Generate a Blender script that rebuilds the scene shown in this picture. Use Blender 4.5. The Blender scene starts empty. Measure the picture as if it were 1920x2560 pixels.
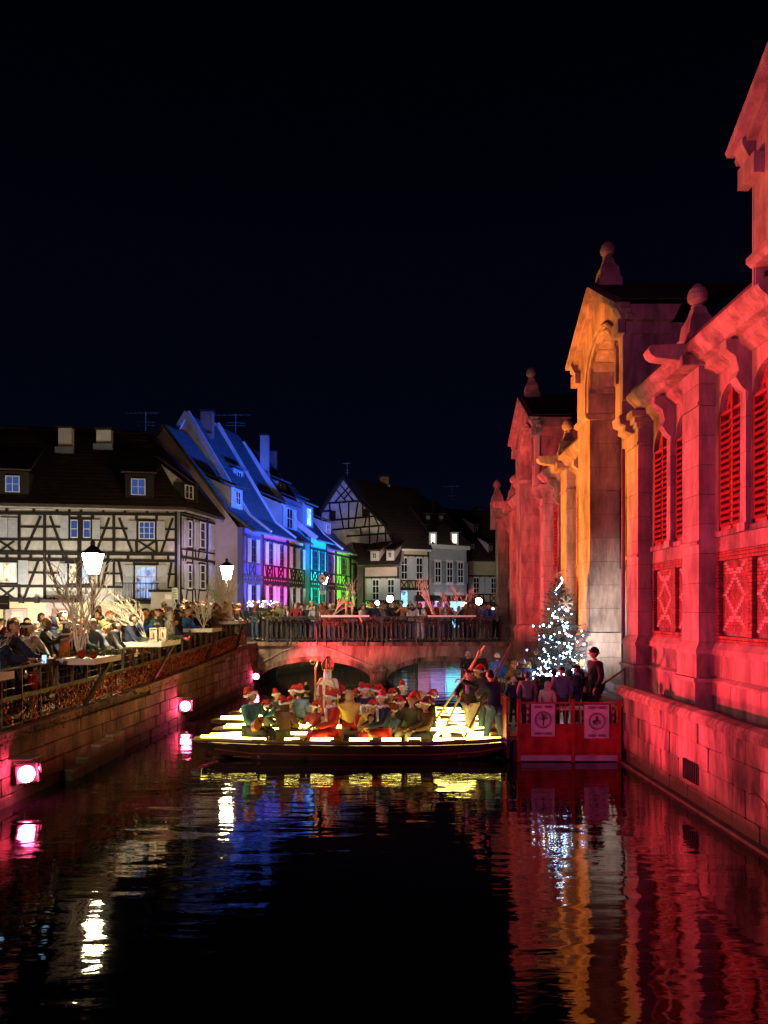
import bpy, bmesh, math, random
from mathutils import Matrix, Vector

S = bpy.context.scene
COL = S.collection
rnd = random.Random(11)
PI = math.pi
FOC, EYE = 1923.0, 3.2          # focal length in photo pixels, eye height above the water

# ---------------------------------------------------------------- camera, sky, exposure
cam_d = bpy.data.cameras.new('camera'); cam = bpy.data.objects.new('camera', cam_d); COL.objects.link(cam)
cam.location = (0, 0, EYE); cam.rotation_euler = (math.radians(90), 0, 0)
cam_d.lens = 36 * FOC / 2560; cam_d.sensor_width = 36; cam_d.shift_y = 245 / 2560
cam_d.clip_start = 0.1; cam_d.clip_end = 800
S.camera = cam
W = bpy.data.worlds.new('World'); S.world = W; W.use_nodes = True
nt = W.node_tree; nt.nodes.clear()
tc = nt.nodes.new('ShaderNodeTexCoord'); sp = nt.nodes.new('ShaderNodeSeparateXYZ')
cr = nt.nodes.new('ShaderNodeValToRGB'); bg = nt.nodes.new('ShaderNodeBackground'); wo = nt.nodes.new('ShaderNodeOutputWorld')
nt.links.new(tc.outputs['Generated'], sp.inputs[0]); nt.links.new(sp.outputs['Z'], cr.inputs[0])
nt.links.new(cr.outputs[0], bg.inputs[0]); nt.links.new(bg.outputs[0], wo.inputs[0])
cr.color_ramp.elements[0].position = 0.0; cr.color_ramp.elements[0].color = (.0010, .0020, .0066, 1)
cr.color_ramp.elements[1].position = 0.62; cr.color_ramp.elements[1].color = (.0001, .0002, .0010, 1)
e = cr.color_ramp.elements.new(.25); e.color = (.0004, .0009, .0036, 1)
bg.inputs[1].default_value = 1.0
vs = S.view_settings; vs.view_transform = 'Standard'; vs.look = 'None'; vs.exposure = .35; vs.gamma = 1; vs.use_curve_mapping = False
cy = S.cycles
cy.use_denoising = True; cy.max_bounces = 6; cy.diffuse_bounces = 2; cy.glossy_bounces = 3; cy.transparent_max_bounces = 6
cy.sample_clamp_indirect = 6; cy.sample_clamp_direct = 0; cy.caustics_reflective = False; cy.caustics_refractive = False
cy.use_adaptive_sampling = True; cy.adaptive_threshold = 0.01

# ---------------------------------------------------------------- helpers
WM = {}
def link(o, parent, world):
    COL.objects.link(o)
    if parent is not None:
        o.parent = parent; o.matrix_parent_inverse = WM[parent.name].inverted()
    o.matrix_basis = world; WM[o.name] = world.copy()
    return o
def tag(o, label=None, cat=None, group=None, kind=None):
    if label: o['label'] = label
    if cat: o['category'] = cat
    if group: o['group'] = group
    if kind: o['kind'] = kind
    return o
def thing(name, label, cat, loc=(0, 0, 0), group=None):
    o = bpy.data.objects.new(name, None); o.empty_display_size = .2
    link(o, None, Matrix.Translation(loc)); return tag(o, label, cat, group)
def X(px, d): return (px - 960) * d / FOC
def Z(py, d): return EYE - (py - 1525) * d / FOC
def DX(px, x): return x * FOC / (px - 960)      # distance of a point at world x seen at column px

# --- materials
MATS = {}
def newmat(name):
    m = bpy.data.materials.new(name); m.use_nodes = True; MATS[name] = m
    return m, m.node_tree, m.node_tree.nodes['Principled BSDF']
def mat(name, col, rough=.7, metal=0, var=.25, scale=3.0, bump=0.0, rand=0.0, spec=.4, col2=None, streak=1.0, obj=False, detail=5, drip=0.0, tide=0.0):
    """a base colour broken up by noise; rand: lightness varies per object; streak<1 stretches the stain vertically"""
    if name in MATS: return MATS[name]
    m, t, b = newmat(name); n = t.nodes; L = t.links
    b.inputs['Roughness'].default_value = rough; b.inputs['Metallic'].default_value = metal
    b.inputs['Specular IOR Level'].default_value = spec
    if obj: src = n.new('ShaderNodeTexCoord').outputs['Object']
    else: src = n.new('ShaderNodeNewGeometry').outputs['Position']
    mp = n.new('ShaderNodeMapping'); mp.inputs['Scale'].default_value = (1, 1, streak); L.new(src, mp.inputs[0])
    ns = n.new('ShaderNodeTexNoise'); ns.inputs['Scale'].default_value = scale; ns.inputs['Detail'].default_value = detail
    ns.inputs['Roughness'].default_value = .65
    L.new(mp.outputs[0], ns.inputs['Vector'])
    rp = n.new('ShaderNodeValToRGB'); rp.color_ramp.elements[0].position = .32; rp.color_ramp.elements[1].position = .68
    c2 = col2 or tuple(c * (1 - var * 1.6) for c in col); c1 = tuple(min(1, c * (1 + var * .6)) for c in col)
    rp.color_ramp.elements[0].color = (*c2, 1); rp.color_ramp.elements[1].color = (*c1, 1)
    L.new(ns.outputs[0], rp.inputs[0]); out = rp.outputs[0]
    if rand:
        oi = n.new('ShaderNodeObjectInfo'); mr = n.new('ShaderNodeMapRange')
        mr.inputs['To Min'].default_value = 1 - rand; mr.inputs['To Max'].default_value = 1 + rand
        L.new(oi.outputs['Random'], mr.inputs[0])
        mx = n.new('ShaderNodeVectorMath'); mx.operation = 'SCALE'; L.new(out, mx.inputs[0]); L.new(mr.outputs[0], mx.inputs['Scale'])
        out = mx.outputs[0]
    if drip:      # run-off stains, longer than wide, and pale washed patches
        m3 = n.new('ShaderNodeMapping'); m3.inputs['Scale'].default_value = (2.6, 2.6, .42); L.new(src, m3.inputs[0])
        n3 = n.new('ShaderNodeTexNoise'); n3.inputs['Scale'].default_value = 1.0; n3.inputs['Detail'].default_value = 7; n3.inputs['Roughness'].default_value = .72; n3.inputs['Distortion'].default_value = .6; L.new(m3.outputs[0], n3.inputs['Vector'])
        r3 = n.new('ShaderNodeValToRGB'); r3.color_ramp.elements[0].position = .36; r3.color_ramp.elements[0].color = (1 - drip,) * 3 + (1,); r3.color_ramp.elements[1].position = .56; r3.color_ramp.elements[1].color = (1, 1, 1, 1); e_ = r3.color_ramp.elements.new(.74); e_.color = (1.0 + drip * .5,) * 3 + (1,)
        L.new(n3.outputs[0], r3.inputs[0]); x3 = n.new('ShaderNodeVectorMath'); x3.operation = 'MULTIPLY'; L.new(out, x3.inputs[0]); L.new(r3.outputs[0], x3.inputs[1]); out = x3.outputs[0]
    if tide:      # algae and damp left by the water line
        sz = n.new('ShaderNodeSeparateXYZ'); L.new(src, sz.inputs[0]); ad = n.new('ShaderNodeMath'); ad.operation = 'MULTIPLY_ADD'; ad.inputs[1].default_value = -.5; L.new(ns.outputs[0], ad.inputs[0]); L.new(sz.outputs['Z'], ad.inputs[2])
        r4 = n.new('ShaderNodeMapRange'); r4.inputs['From Min'].default_value = -.08; r4.inputs['From Max'].default_value = .14; L.new(ad.outputs[0], r4.inputs[0])
        x4 = n.new('ShaderNodeMix'); x4.data_type = 'RGBA'; x4.inputs[6].default_value = (.045, .05, .022, 1); L.new(r4.outputs[0], x4.inputs[0]); L.new(out, x4.inputs[7]); out = x4.outputs[2]
    L.new(out, b.inputs['Base Color'])
    if bump:
        n2 = n.new('ShaderNodeTexNoise'); n2.inputs['Scale'].default_value = scale * 7; n2.inputs['Detail'].default_value = 4
        L.new(mp.outputs[0], n2.inputs['Vector'])
        bp = n.new('ShaderNodeBump'); bp.inputs['Strength'].default_value = bump; bp.inputs['Distance'].default_value = .03
        L.new(n2.outputs[0], bp.inputs['Height']); L.new(bp.outputs[0], b.inputs['Normal'])
    return m
def glow(name, col, strength, rough=.4):
    if name in MATS: return MATS[name]
    m, t, b = newmat(name)
    b.inputs['Base Color'].default_value = (.05, .05, .05, 1); b.inputs['Roughness'].default_value = rough
    b.inputs['Emission Color'].default_value = (*col, 1); b.inputs['Emission Strength'].default_value = strength
    return m
def lit_window(name, col, strength):
    """a lit room behind curtains: uneven brightness"""
    if name in MATS: return MATS[name]
    m, t, b = newmat(name); n = t.nodes; L = t.links
    g = n.new('ShaderNodeNewGeometry'); ns = n.new('ShaderNodeTexNoise'); ns.inputs['Scale'].default_value = 3.2; ns.inputs['Detail'].default_value = 5
    L.new(g.outputs['Position'], ns.inputs['Vector']); rp = n.new('ShaderNodeMapRange')
    rp.inputs['From Min'].default_value = .35; rp.inputs['From Max'].default_value = .65; rp.inputs['To Min'].default_value = .15; rp.inputs['To Max'].default_value = 1.6
    L.new(ns.outputs[0], rp.inputs[0]); mu = n.new('ShaderNodeMath'); mu.operation = 'MULTIPLY'; mu.inputs[1].default_value = strength
    L.new(rp.outputs[0], mu.inputs[0]); L.new(mu.outputs[0], b.inputs['Emission Strength'])
    b.inputs['Emission Color'].default_value = (*col, 1); b.inputs['Base Color'].default_value = (.03, .03, .04, 1); b.inputs['Roughness'].default_value = .2
    return m
sand = mat('sandstone', (.46, .27, .20), .85, var=.42, scale=1.6, bump=.5, streak=.45, rand=.10, drip=.5)
sand_s = mat('sandstone_smooth', (.48, .29, .22), .85, var=.30, scale=2.2, bump=.3, streak=.5, rand=.10, drip=.38)
sand_w = mat('weathered_sandstone', (.38, .22, .17), .9, var=.58, scale=1.1, bump=.9, streak=.4, rand=.12, drip=.7, tide=1)
brickred = mat('red_brick', (.38, .10, .06), .85, var=.4, scale=9, bump=.4, drip=.45)
bricklight = mat('pale_brick', (.52, .34, .26), .85, var=.2, scale=9, bump=.2, rand=.12)
redpaint = mat('red_paint', (.33, .03, .025), .5, var=.2, scale=6)
fencered = mat('fence_red_paint', (.45, .03, .02), .45, var=.3, scale=4, drip=.4)
quay_s = mat('quay_stone', (.33, .20, .13), .9, var=.4, scale=2.0, bump=.7, rand=.32, streak=.6, drip=.5, tide=1)
quay_p = mat('pale_quay_stone', (.42, .36, .28), .9, var=.35, scale=2.0, bump=.4, rand=.2, streak=.4, drip=.4, tide=1)
quay_d = mat('damp_mortar', (.10, .075, .055), .9, var=.3, scale=3)
bridge_s = mat('bridge_render', (.36, .25, .2), .9, var=.4, scale=1.7, bump=.4, streak=.3, drip=.55, tide=1)
plaster = mat('cream_plaster', (.66, .62, .53), .9, var=.2, scale=1.2, bump=.2, drip=.22)
plaster_w = mat('white_plaster', (.68, .64, .54), .9, var=.12, scale=1.2, bump=.1)
plaster_g = mat('grey_plaster', (.42, .42, .42), .9, var=.12, scale=1.2)
plaster_m = mat('mauve_plaster', (.52, .42, .46), .9, var=.12, scale=1.0)
plaster_y = mat('yellow_plaster', (.60, .50, .30), .9, var=.12, scale=1.2)
timber = mat('dark_timber', (.022, .014, .011), .8, var=.3, scale=6, rand=.2)
rooft = mat('dark_clay_tiles', (.055, .032, .026), .85, var=.35, scale=2.5, rand=.1)
metald = mat('dark_iron', (.05, .045, .045), .5, metal=.5, var=.2, scale=8)
railm = mat('brown_iron', (.16, .12, .09), .55, metal=.3, var=.3, scale=8)
whitep = mat('white_paint', (.78, .77, .74), .5, var=.06, scale=5)
shutm = mat('pale_shutter_paint', (.56, .57, .60), .6, var=.1, scale=5, rand=.08)
wood = mat('boat_wood', (.24, .15, .08), .6, var=.35, scale=5, bump=.2)
wood_d = mat('tarred_hull', (.06, .035, .03), .55, var=.3, scale=3)
woodp = mat('pole_wood', (.42, .28, .13), .55, var=.2, scale=9)
street_m = mat('street_stone', (.10, .085, .07), .9, var=.3, scale=4, bump=.3)
zinc = mat('zinc', (.3, .3, .32), .5, metal=.4, var=.15)
dkglass, _t, _b = newmat('dark_glass'); _b.inputs['Base Color'].default_value = (.012, .014, .02, 1); _b.inputs['Roughness'].default_value = .12
glowglass, _t, _b = newmat('blue_glow_glass'); _b.inputs['Base Color'].default_value = (.02, .03, .07, 1); _b.inputs['Roughness'].default_value = .15
_b.inputs['Emission Color'].default_value = (.05, .12, .5, 1); _b.inputs['Emission Strength'].default_value = .35  # the blue reflection is put in as a faint emission
warmlit = lit_window('warm_lit_room', (1, .78, .42), 1.6)
coldlit = lit_window('cold_lit_room', (.62, .78, 1), 1.3)
cyanlit = lit_window('cyan_lit_room', (.25, .7, 1), 1.5)
branchm = mat('whitewashed_branch', (.82, .78, .68), .8, var=.15, scale=12)
firm = mat('fir_green', (.05, .085, .03), .8, var=.4, scale=12)
mossm = mat('moss_green', (.09, .11, .03), .95, var=.5, scale=8)

# --- shared meshes
def mkmesh(name, verts, faces, mats, idx=None, smooth=False):
    me = bpy.data.meshes.new(name); me.from_pydata([tuple(v) for v in verts], [], faces)
    for m in (mats if isinstance(mats, (list, tuple)) else [mats]): me.materials.append(m)
    if idx: me.polygons.foreach_set('material_index', idx)
    if smooth: me.polygons.foreach_set('use_smooth', [True] * len(me.polygons))
    me.update(); return me
CV = [(-.5, -.5, -.5), (.5, -.5, -.5), (.5, .5, -.5), (-.5, .5, -.5), (-.5, -.5, .5), (.5, -.5, .5), (.5, .5, .5), (-.5, .5, .5)]
CF = [(0, 3, 2, 1), (4, 5, 6, 7), (0, 1, 5, 4), (1, 2, 6, 5), (2, 3, 7, 6), (3, 0, 4, 7)]
_cache = {}
def cube_me(m):
    k = ('cube', m.name)
    if k not in _cache: _cache[k] = mkmesh('box_' + m.name, CV, CF, m)
    return _cache[k]
def cyl_me(m, n=8, taper=1.0):
    k = ('cyl', m.name, n, taper)
    if k not in _cache:
        v = [(.5 * math.cos(2 * PI * i / n), .5 * math.sin(2 * PI * i / n), -.5) for i in range(n)] + \
            [(.5 * taper * math.cos(2 * PI * i / n), .5 * taper * math.sin(2 * PI * i / n), .5) for i in range(n)]
        f = [(i, (i + 1) % n, (i + 1) % n + n, i + n) for i in range(n)] + [tuple(range(n - 1, -1, -1)), tuple(range(n, 2 * n))]
        _cache[k] = mkmesh('rod_' + m.name, v, f, m)
    return _cache[k]
def stone_me(m, seed):
    """a block with chamfered, slightly uneven edges"""
    k = ('stone', m.name, seed)
    if k not in _cache:
        r = random.Random(seed); bm = bmesh.new()
        bmesh.ops.create_cube(bm, size=1)
        bmesh.ops.bevel(bm, geom=bm.edges[:], offset=.05, segments=1, affect='EDGES')
        for v in bm.verts: v.co += Vector((r.uniform(-.014, .014), r.uniform(-.02, .02), r.uniform(-.02, .02)))
        me = bpy.data.meshes.new('stone'); bm.to_mesh(me); bm.free(); me.materials.append(m); _cache[k] = me
    return _cache[k]
def inst(name, me, parent, world): return link(bpy.data.objects.new(name, me), parent, world)
def TRS(c, s, rz=0, R=None):
    M = Matrix.Translation(c) @ (R if R is not None else Matrix.Rotation(rz, 4, 'Z'))
    return M @ Matrix.Diagonal((*s, 1))
def box(name, m, parent, c, s, rz=0): return inst(name, cube_me(m), parent, TRS(c, s, rz))
def box2(name, m, parent, x0, x1, y0, y1, z0, z1): return box(name, m, parent, ((x0 + x1) / 2, (y0 + y1) / 2, (z0 + z1) / 2), (abs(x1 - x0), abs(y1 - y0), abs(z1 - z0)))
def orient(d, n=None):
    """rotation whose z axis is d and whose y axis is as near n as it can be"""
    z = Vector(d).normalized(); n = Vector(n) if n is not None else (Vector((0, 0, 1)) if abs(z.z) < .95 else Vector((0, 1, 0)))
    x = n.cross(z).normalized(); y = z.cross(x)
    return Matrix((x, y, z)).transposed().to_4x4()
def bar(name, m, parent, p, q, w, t, n=None):
    """a box from p to q; w across, t along n"""
    p, q = Vector(p), Vector(q)
    return inst(name, cube_me(m), parent, TRS((p + q) / 2, (w, t, (q - p).length), R=orient(q - p, n)))
def rod(name, m, parent, p, q, dia, n=8, taper=1.0):
    p, q = Vector(p), Vector(q)
    return inst(name, cyl_me(m, n, taper), parent, TRS((p + q) / 2, (dia, dia, (q - p).length), R=orient(q - p)))
class MB:
    """collects shapes into one mesh"""
    def __init__(s): s.v = []; s.f = []; s.i = []
    def add(s, v, f, k=0):
        b = len(s.v); s.v += [tuple(x) for x in v]; s.f += [tuple(a + b for a in g) for g in f]; s.i += [k] * len(f)
    def box(s, c, z, R=None, k=0):
        M = Matrix.Translation(c) @ (R if R is not None else Matrix.Identity(4)) @ Matrix.Diagonal((*z, 1))
        s.add([M @ Vector(v) for v in CV], CF, k)
    def box2(s, x0, x1, y0, y1, z0, z1, k=0): s.box(((x0 + x1) / 2, (y0 + y1) / 2, (z0 + z1) / 2), (x1 - x0, y1 - y0, z1 - z0), k=k)
    def tube(s, pts, r, n=6, k=0, closed=False):
        P = [Vector(p) for p in pts]; rr = r if isinstance(r, (list, tuple)) else [r] * len(P); b = len(s.v)
        for i, p in enumerate(P):
            if closed: d = P[(i + 1) % len(P)] - P[i - 1]
            else: d = P[min(i + 1, len(P) - 1)] - P[max(i - 1, 0)]
            R = orient(d)
            for j in range(n):
                a = 2 * PI * j / n; s.v.append(tuple(p + (R @ Vector((rr[i] * math.cos(a), rr[i] * math.sin(a), 0)))))
        m = len(P)
        for i in range(m if closed else m - 1):
            for j in range(n):
                a = b + i * n + j; c = b + i * n + (j + 1) % n; i2 = (i + 1) % m
                s.f.append((a, c, b + i2 * n + (j + 1) % n, b + i2 * n + j)); s.i.append(k)
        if not closed:
            s.f.append(tuple(b + j for j in range(n - 1, -1, -1))); s.f.append(tuple(b + (m - 1) * n + j for j in range(n))); s.i += [k, k]
    def lathe(s, c, prof, n=12, k=0):
        """prof: (radius, z) pairs"""
        b = len(s.v); c = Vector(c)
        for r, z in prof:
            for j in range(n): a = 2 * PI * j / n; s.v.append((c.x + r * math.cos(a), c.y + r * math.sin(a), c.z + z))
        for i in range(len(prof) - 1):
            for j in range(n):
                s.f.append((b + i * n + j, b + i * n + (j + 1) % n, b + (i + 1) * n + (j + 1) % n, b + (i + 1) * n + j)); s.i.append(k)
        s.f.append(tuple(b + j for j in range(n - 1, -1, -1))); s.f.append(tuple(b + (len(prof) - 1) * n + j for j in range(n))); s.i += [k, k]
    def ball(s, c, r, k=0, n=8):
        sz = r if isinstance(r, (tuple, list)) else (r, r, r); b = len(s.v); rings = max(4, n // 2 + 1)
        for i in range(rings + 1):
            t = PI * i / rings
            for j in range(n):
                a = 2 * PI * j / n; s.v.append((c[0] + sz[0] * math.sin(t) * math.cos(a), c[1] + sz[1] * math.sin(t) * math.sin(a), c[2] + sz[2] * math.cos(t)))
        for i in range(rings):
            for j in range(n): s.f.append((b + i * n + j, b + (i + 1) * n + j, b + (i + 1) * n + (j + 1) % n, b + i * n + (j + 1) % n)); s.i.append(k)
    def mesh(s, name, mats, smooth=False): return mkmesh(name, s.v, s.f, mats, s.i, smooth)
    def build(s, name, mats, parent=None, smooth=False, world=None):
        """vertices are world coordinates unless world is given"""
        me = s.mesh(name, mats, smooth)
        if world is None:
            if parent is not None: c = WM[parent.name].translation.copy()
            else: c = Vector(s.v[0]) if s.v else Vector()
            me.transform(Matrix.Translation(-c)); world = Matrix.Translation(c)
        return inst(name, me, parent, world)
def prism(name, m, parent, pts, ext, k=None):
    """closed polygon pts (3D, planar) swept by the vector ext"""
    mb = MB(); n = len(pts); e = Vector(ext); P = [Vector(p) for p in pts]
    mb.add(P + [p + e for p in P], [tuple(range(n))[::-1], tuple(range(n, 2 * n))] + [(i, (i + 1) % n, (i + 1) % n + n, i + n) for i in range(n)])
    return mb.build(name, m, parent)
class Frame:
    """a wall plane: u runs along it, v points out of it, z up"""
    def __init__(s, a, b):
        s.O = Vector((a[0], a[1], 0)); d = Vector((b[0] - a[0], b[1] - a[1], 0)); s.len = d.length; s.u = d.normalized()
        s.n = Vector((s.u.y, -s.u.x, 0)); s.ang = math.atan2(s.u.y, s.u.x)
    def pt(s, u, v, z): return s.O + s.u * u + s.n * v + Vector((0, 0, z))
    def px(s, px, py):
        r = Vector(((px - 960) / FOC, 1, (1525 - py) / FOC)); t = s.n.dot(s.O) / s.n.dot(r)
        p = r * t; return (p - s.O).dot(s.u), EYE + p.z
    def box(s, name, m, parent, u0, u1, v0, v1, z0, z1):
        return box(name, m, parent, s.pt((u0 + u1) / 2, (v0 + v1) / 2, (z0 + z1) / 2), (abs(u1 - u0), abs(v1 - v0), abs(z1 - z0)), s.ang)
    def beam(s, name, m, parent, a, b, w, v0, v1):
        vm = (v0 + v1) / 2; return bar(name, m, parent, s.pt(a[0], vm, a[1]), s.pt(b[0], vm, b[1]), w, v1 - v0, s.n)
    def M(s, u0, u1, v0, v1, z0, z1): return TRS(s.pt((u0 + u1) / 2, (v0 + v1) / 2, (z0 + z1) / 2), (u1 - u0, v1 - v0, z1 - z0), s.ang)

def winframe_me(m, nx, ny):
    k = ('wf', m.name, nx, ny)
    if k not in _cache:
        mb = MB(); t = .07
        for s_ in (-1, 1):
            mb.box((s_ * (.5 - t / 2), 0, 0), (t, 1, 1)); mb.box((0, 0, s_ * (.5 - t / 2 * .7)), (1 - 2 * t, 1, t * .7))
        for i in range(1, nx): mb.box((-.5 + i / nx, 0, 0), (.045 if nx > 2 else .06, .8, 1 - t * 1.4))
        for j in range(1, ny): mb.box((0, .04, -.5 + j / ny), (1 - 2 * t, .6, .03))
        _cache[k] = mb.mesh('window', m)
    return _cache[k]
def shutter_me(m):
    k = ('sh', m.name)
    if k not in _cache:
        mb = MB()
        for s_ in (-1, 1):
            mb.box((s_ * .44, 0, 0), (.12, 1, 1)); mb.box((0, 0, s_ * .475), (.76, .96, .05))
        mb.box((0, 0, .02), (.76, .9, .05)); mb.box((0, .1, 0), (.76, .2, .9))
        for i in range(18):
            z = -.44 + .88 * (i + .5) / 18
            if abs(z - .02) > .03: mb.box((0, -.12, z), (.76, .5, .028), Matrix.Rotation(.25, 4, 'X'))
        _cache[k] = mb.mesh('shutter', m)
    return _cache[k]
def window(fr, parent, u0, u1, z0, z1, pane=None, nx=2, ny=3, fm=None, v=0.0, sill=False):
    w = inst('window', winframe_me(fm or whitep, nx, ny), parent, fr.M(u0, u1, v + .01, v + .07, z0, z1))
    inst('pane', cube_me(pane or dkglass), w, fr.M(u0 + .02, u1 - .02, v + .015, v + .03, z0 + .02, z1 - .02))
    if sill: fr.box('sill', fm or whitep, w, u0 - .05, u1 + .05, v, v + .12, z0 - .07, z0 - .003)
    return w
def shutter(fr, parent, u0, u1, z0, z1, m=None, v=.09): return inst('shutter', shutter_me(m or shutm), parent, fr.M(u0, u1, v, v + .05, z0, z1))

# ---------------------------------------------------------------- lights (floods stand at fixtures built further down; the violet fill is added)
def spot(name, loc, aim, col, power, deg, blend=.35, size=.15, square=False):
    d = bpy.data.lights.new(name, 'SPOT'); d.energy = power; d.color = col; d.spot_size = math.radians(deg); d.spot_blend = blend
    d.shadow_soft_size = size; d.use_square = square
    o = bpy.data.objects.new(name, d); COL.objects.link(o); o.location = loc
    o.rotation_euler = (Vector(aim) - Vector(loc)).to_track_quat('-Z', 'Y').to_euler(); return o
def XL(d): return -6.63 + .0379 * d            # canal side of the left quay
def ZS(d):                                     # street level along the left quay
    T = [(0, 1.15), (12, 1.2), (17.5, 1.28), (24, 1.5), (31, 1.83), (90, 1.83)]
    for (a, za), (b, zb) in zip(T, T[1:]):
        if d <= b: return za + (zb - za) * max(0, d - a) / (b - a)
    return 1.83
RED = (1, .035, .10); ORA = (1, .31, .035)
spot('flood_near_red', (-5.75, 12.9, .55), (5.3, 11.8, 1.4), RED, 4300, 56, .6, .12)
spot('flood_near_pink', (-5.75, 12.4, .6), (5.6, 9.2, 12.0), (1, .11, .11), 6500, 46, .6, .12)
spot('assumed_railing_red', (-5.80, 20.9, 2.35), (5.7, 14.0, 4.3), RED, 12500, 38, .35, .12)  # red flood assumed higher up, at the railing
spot('flood_near_top', (-5.75, 13.4, .6), (5.6, 13.0, 8.2), (1, .18, .03), 1500, 30, .9, .12)
spot('flood_mid_orange', (-5.5, 22.2, .6), (5.4, 21.4, 6.4), ORA, 19000, 41, .5, .12)
spot('flood_mid_red', (-5.5, 21.6, .55), (5.6, 30.5, 6.6), (1, .07, .11), 12500, 37, .5, .12)
spot('flood_bridge_red', (-5.0, 31.2, .35), (-2.2, 33.2, .7), (1, .05, .10), 800, 74, .9, .1)
spot('flood_far_red', (-5.1, 31.4, .6), (5.6, 36.0, 5.5), (1, .06, .08), 4000, 44, .6, .1)
spot('violet_fill', (-3.5, -3.0, 4.5), (6.6, 17, 7.5), (.50, .11, .38), 3900, 56, .6, .4)  # violet fill added behind the camera, stands at no fixture
# ---------------------------------------------------------------- water
m, t, b = newmat('canal_water'); n = t.nodes; L = t.links
b.inputs['Base Color'].default_value = (.004, .004, .005, 1); b.inputs['Roughness'].default_value = .035; b.inputs['IOR'].default_value = 1.45
b.inputs['Specular IOR Level'].default_value = .6
g = n.new('ShaderNodeNewGeometry')
def wn(scale, sx, sy, det):
    mp = n.new('ShaderNodeMapping'); mp.inputs['Scale'].default_value = (sx, sy, 1); L.new(g.outputs['Position'], mp.inputs[0])
    ns = n.new('ShaderNodeTexNoise'); ns.inputs['Scale'].default_value = scale; ns.inputs['Detail'].default_value = det; ns.inputs['Distortion'].default_value = .4
    L.new(mp.outputs[0], ns.inputs['Vector']); return ns.outputs[0]
a1 = wn(1.0, .7, 2.3, 1.5); a2 = wn(1.0, 2.6, 8.5, 2)
mm = n.new('ShaderNodeMath'); mm.operation = 'MULTIPLY_ADD'; mm.inputs[1].default_value = .20; L.new(a2, mm.inputs[0]); L.new(a1, mm.inputs[2])
bp = n.new('ShaderNodeBump'); bp.inputs['Strength'].default_value = 1.0; bp.inputs['Distance'].default_value = .0125
L.new(mm.outputs[0], bp.inputs['Height']); L.new(bp.outputs[0], b.inputs['Normal'])
wm_ = MB(); wm_.add([(-70, -12, 0), (70, -12, 0), (70, 110, 0), (-70, 110, 0)], [(0, 1, 2, 3)])
tag(wm_.build('water', m), kind='structure')
bed = MB(); bed.add([(-70, -12, -2), (70, -12, -2), (70, 110, -2), (-70, 110, -2)], [(0, 1, 2, 3)])
tag(bed.build('canal_bed', quay_d), kind='structure')

# ---------------------------------------------------------------- left quay: street, wall of stones
ds = [-8, 0, 5, 9, 12, 14.5, 17.5, 20, 24, 28, 31, 33, 38.2]
st = MB()
v = []
for d in ds: v += [(XL(d) - .25, d, ZS(d)), (-45, d, ZS(d))]
st.add(v, [(2 * i, 2 * i + 2, 2 * i + 3, 2 * i + 1) for i in range(len(ds) - 1)])
# beyond the bridge the street follows the row of houses
FA, FB = Vector((-7.6, 42, 0)), Vector((-1.4, 65, 0)); rowf = Frame((-7.6, 42), (-1.4, 65))
pts = [(-45, 38.2), (-5.3, 38.2), (-3.6, 42), (2.6, 58.5), (30, 58.5), (30, 100), (-45, 100)]
st.add([(x, y, 1.83) for x, y in pts], [tuple(range(len(pts)))])
tag(st.build('street', street_m), kind='structure')
fq = MB()      # faces of the quay beyond the bridge
P = [(-5.3, 33), (-5.3, 38.2), (-3.6, 42), (2.6, 58.5), (30, 58.5)]
for (x0, y0), (x1, y1) in zip(P, P[1:]): fq.add([(x0, y0, -1), (x1, y1, -1), (x1, y1, 1.825), (x0, y0, 1.825)], [(0, 1, 2, 3)])
fq_o = thing('far_quay_wall', 'dark stone quay wall of the canal seen beyond the bridge arches', 'quay wall', (-5, 38.2, 0))
fq.build('wall_face', quay_s, fq_o)

lq = thing('quay_wall', 'long sandstone quay wall under the left railing, mossy at its top edge', 'quay wall', (XL(12), 12, 0))
bk = MB(); dd = [-6, 8, 12, 14.5, 17.5, 20, 24, 28, 31, 33.0]
v = []
for d in dd: v += [(XL(d) - .06, d, -1), (XL(d) - .06, d, ZS(d) - .06), (XL(d) - 1.4, d, ZS(d) - .06)]
bk.add(v, [(3 * i, 3 * i + 3, 3 * i + 4, 3 * i + 1) for i in range(len(dd) - 1)] + [(3 * i + 1, 3 * i + 4, 3 * i + 5, 3 * i + 2) for i in range(len(dd) - 1)])
bk.build('wall_core', quay_d, lq)
d = 9.0; r = random.Random(5)
slope = math.atan(.0379)
while d < 33:
    for row in range(6):
        h = .30; z0 = -.12 + row * h; top = ZS(d + .35) - .14
        if z0 > top - .12: continue
        z1 = min(z0 + h, top) if z0 + h > top - .12 else z0 + h
        ln = .74; off = (row % 2) * .37
        c = (XL(d + off) - .02 + r.uniform(-.012, .012), d + off + ln / 2, (z0 + z1) / 2)
        if c[1] + ln / 2 > 32.95: continue
        pale = 25.8 < c[1] < 27.6 or 28.4 < c[1] < 30.6
        inst('stone', stone_me(quay_p if pale else quay_s, r.randrange(5)), lq, TRS(c, (.12, ln - .022, z1 - z0 - .018), -slope))
    d += .74
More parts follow.
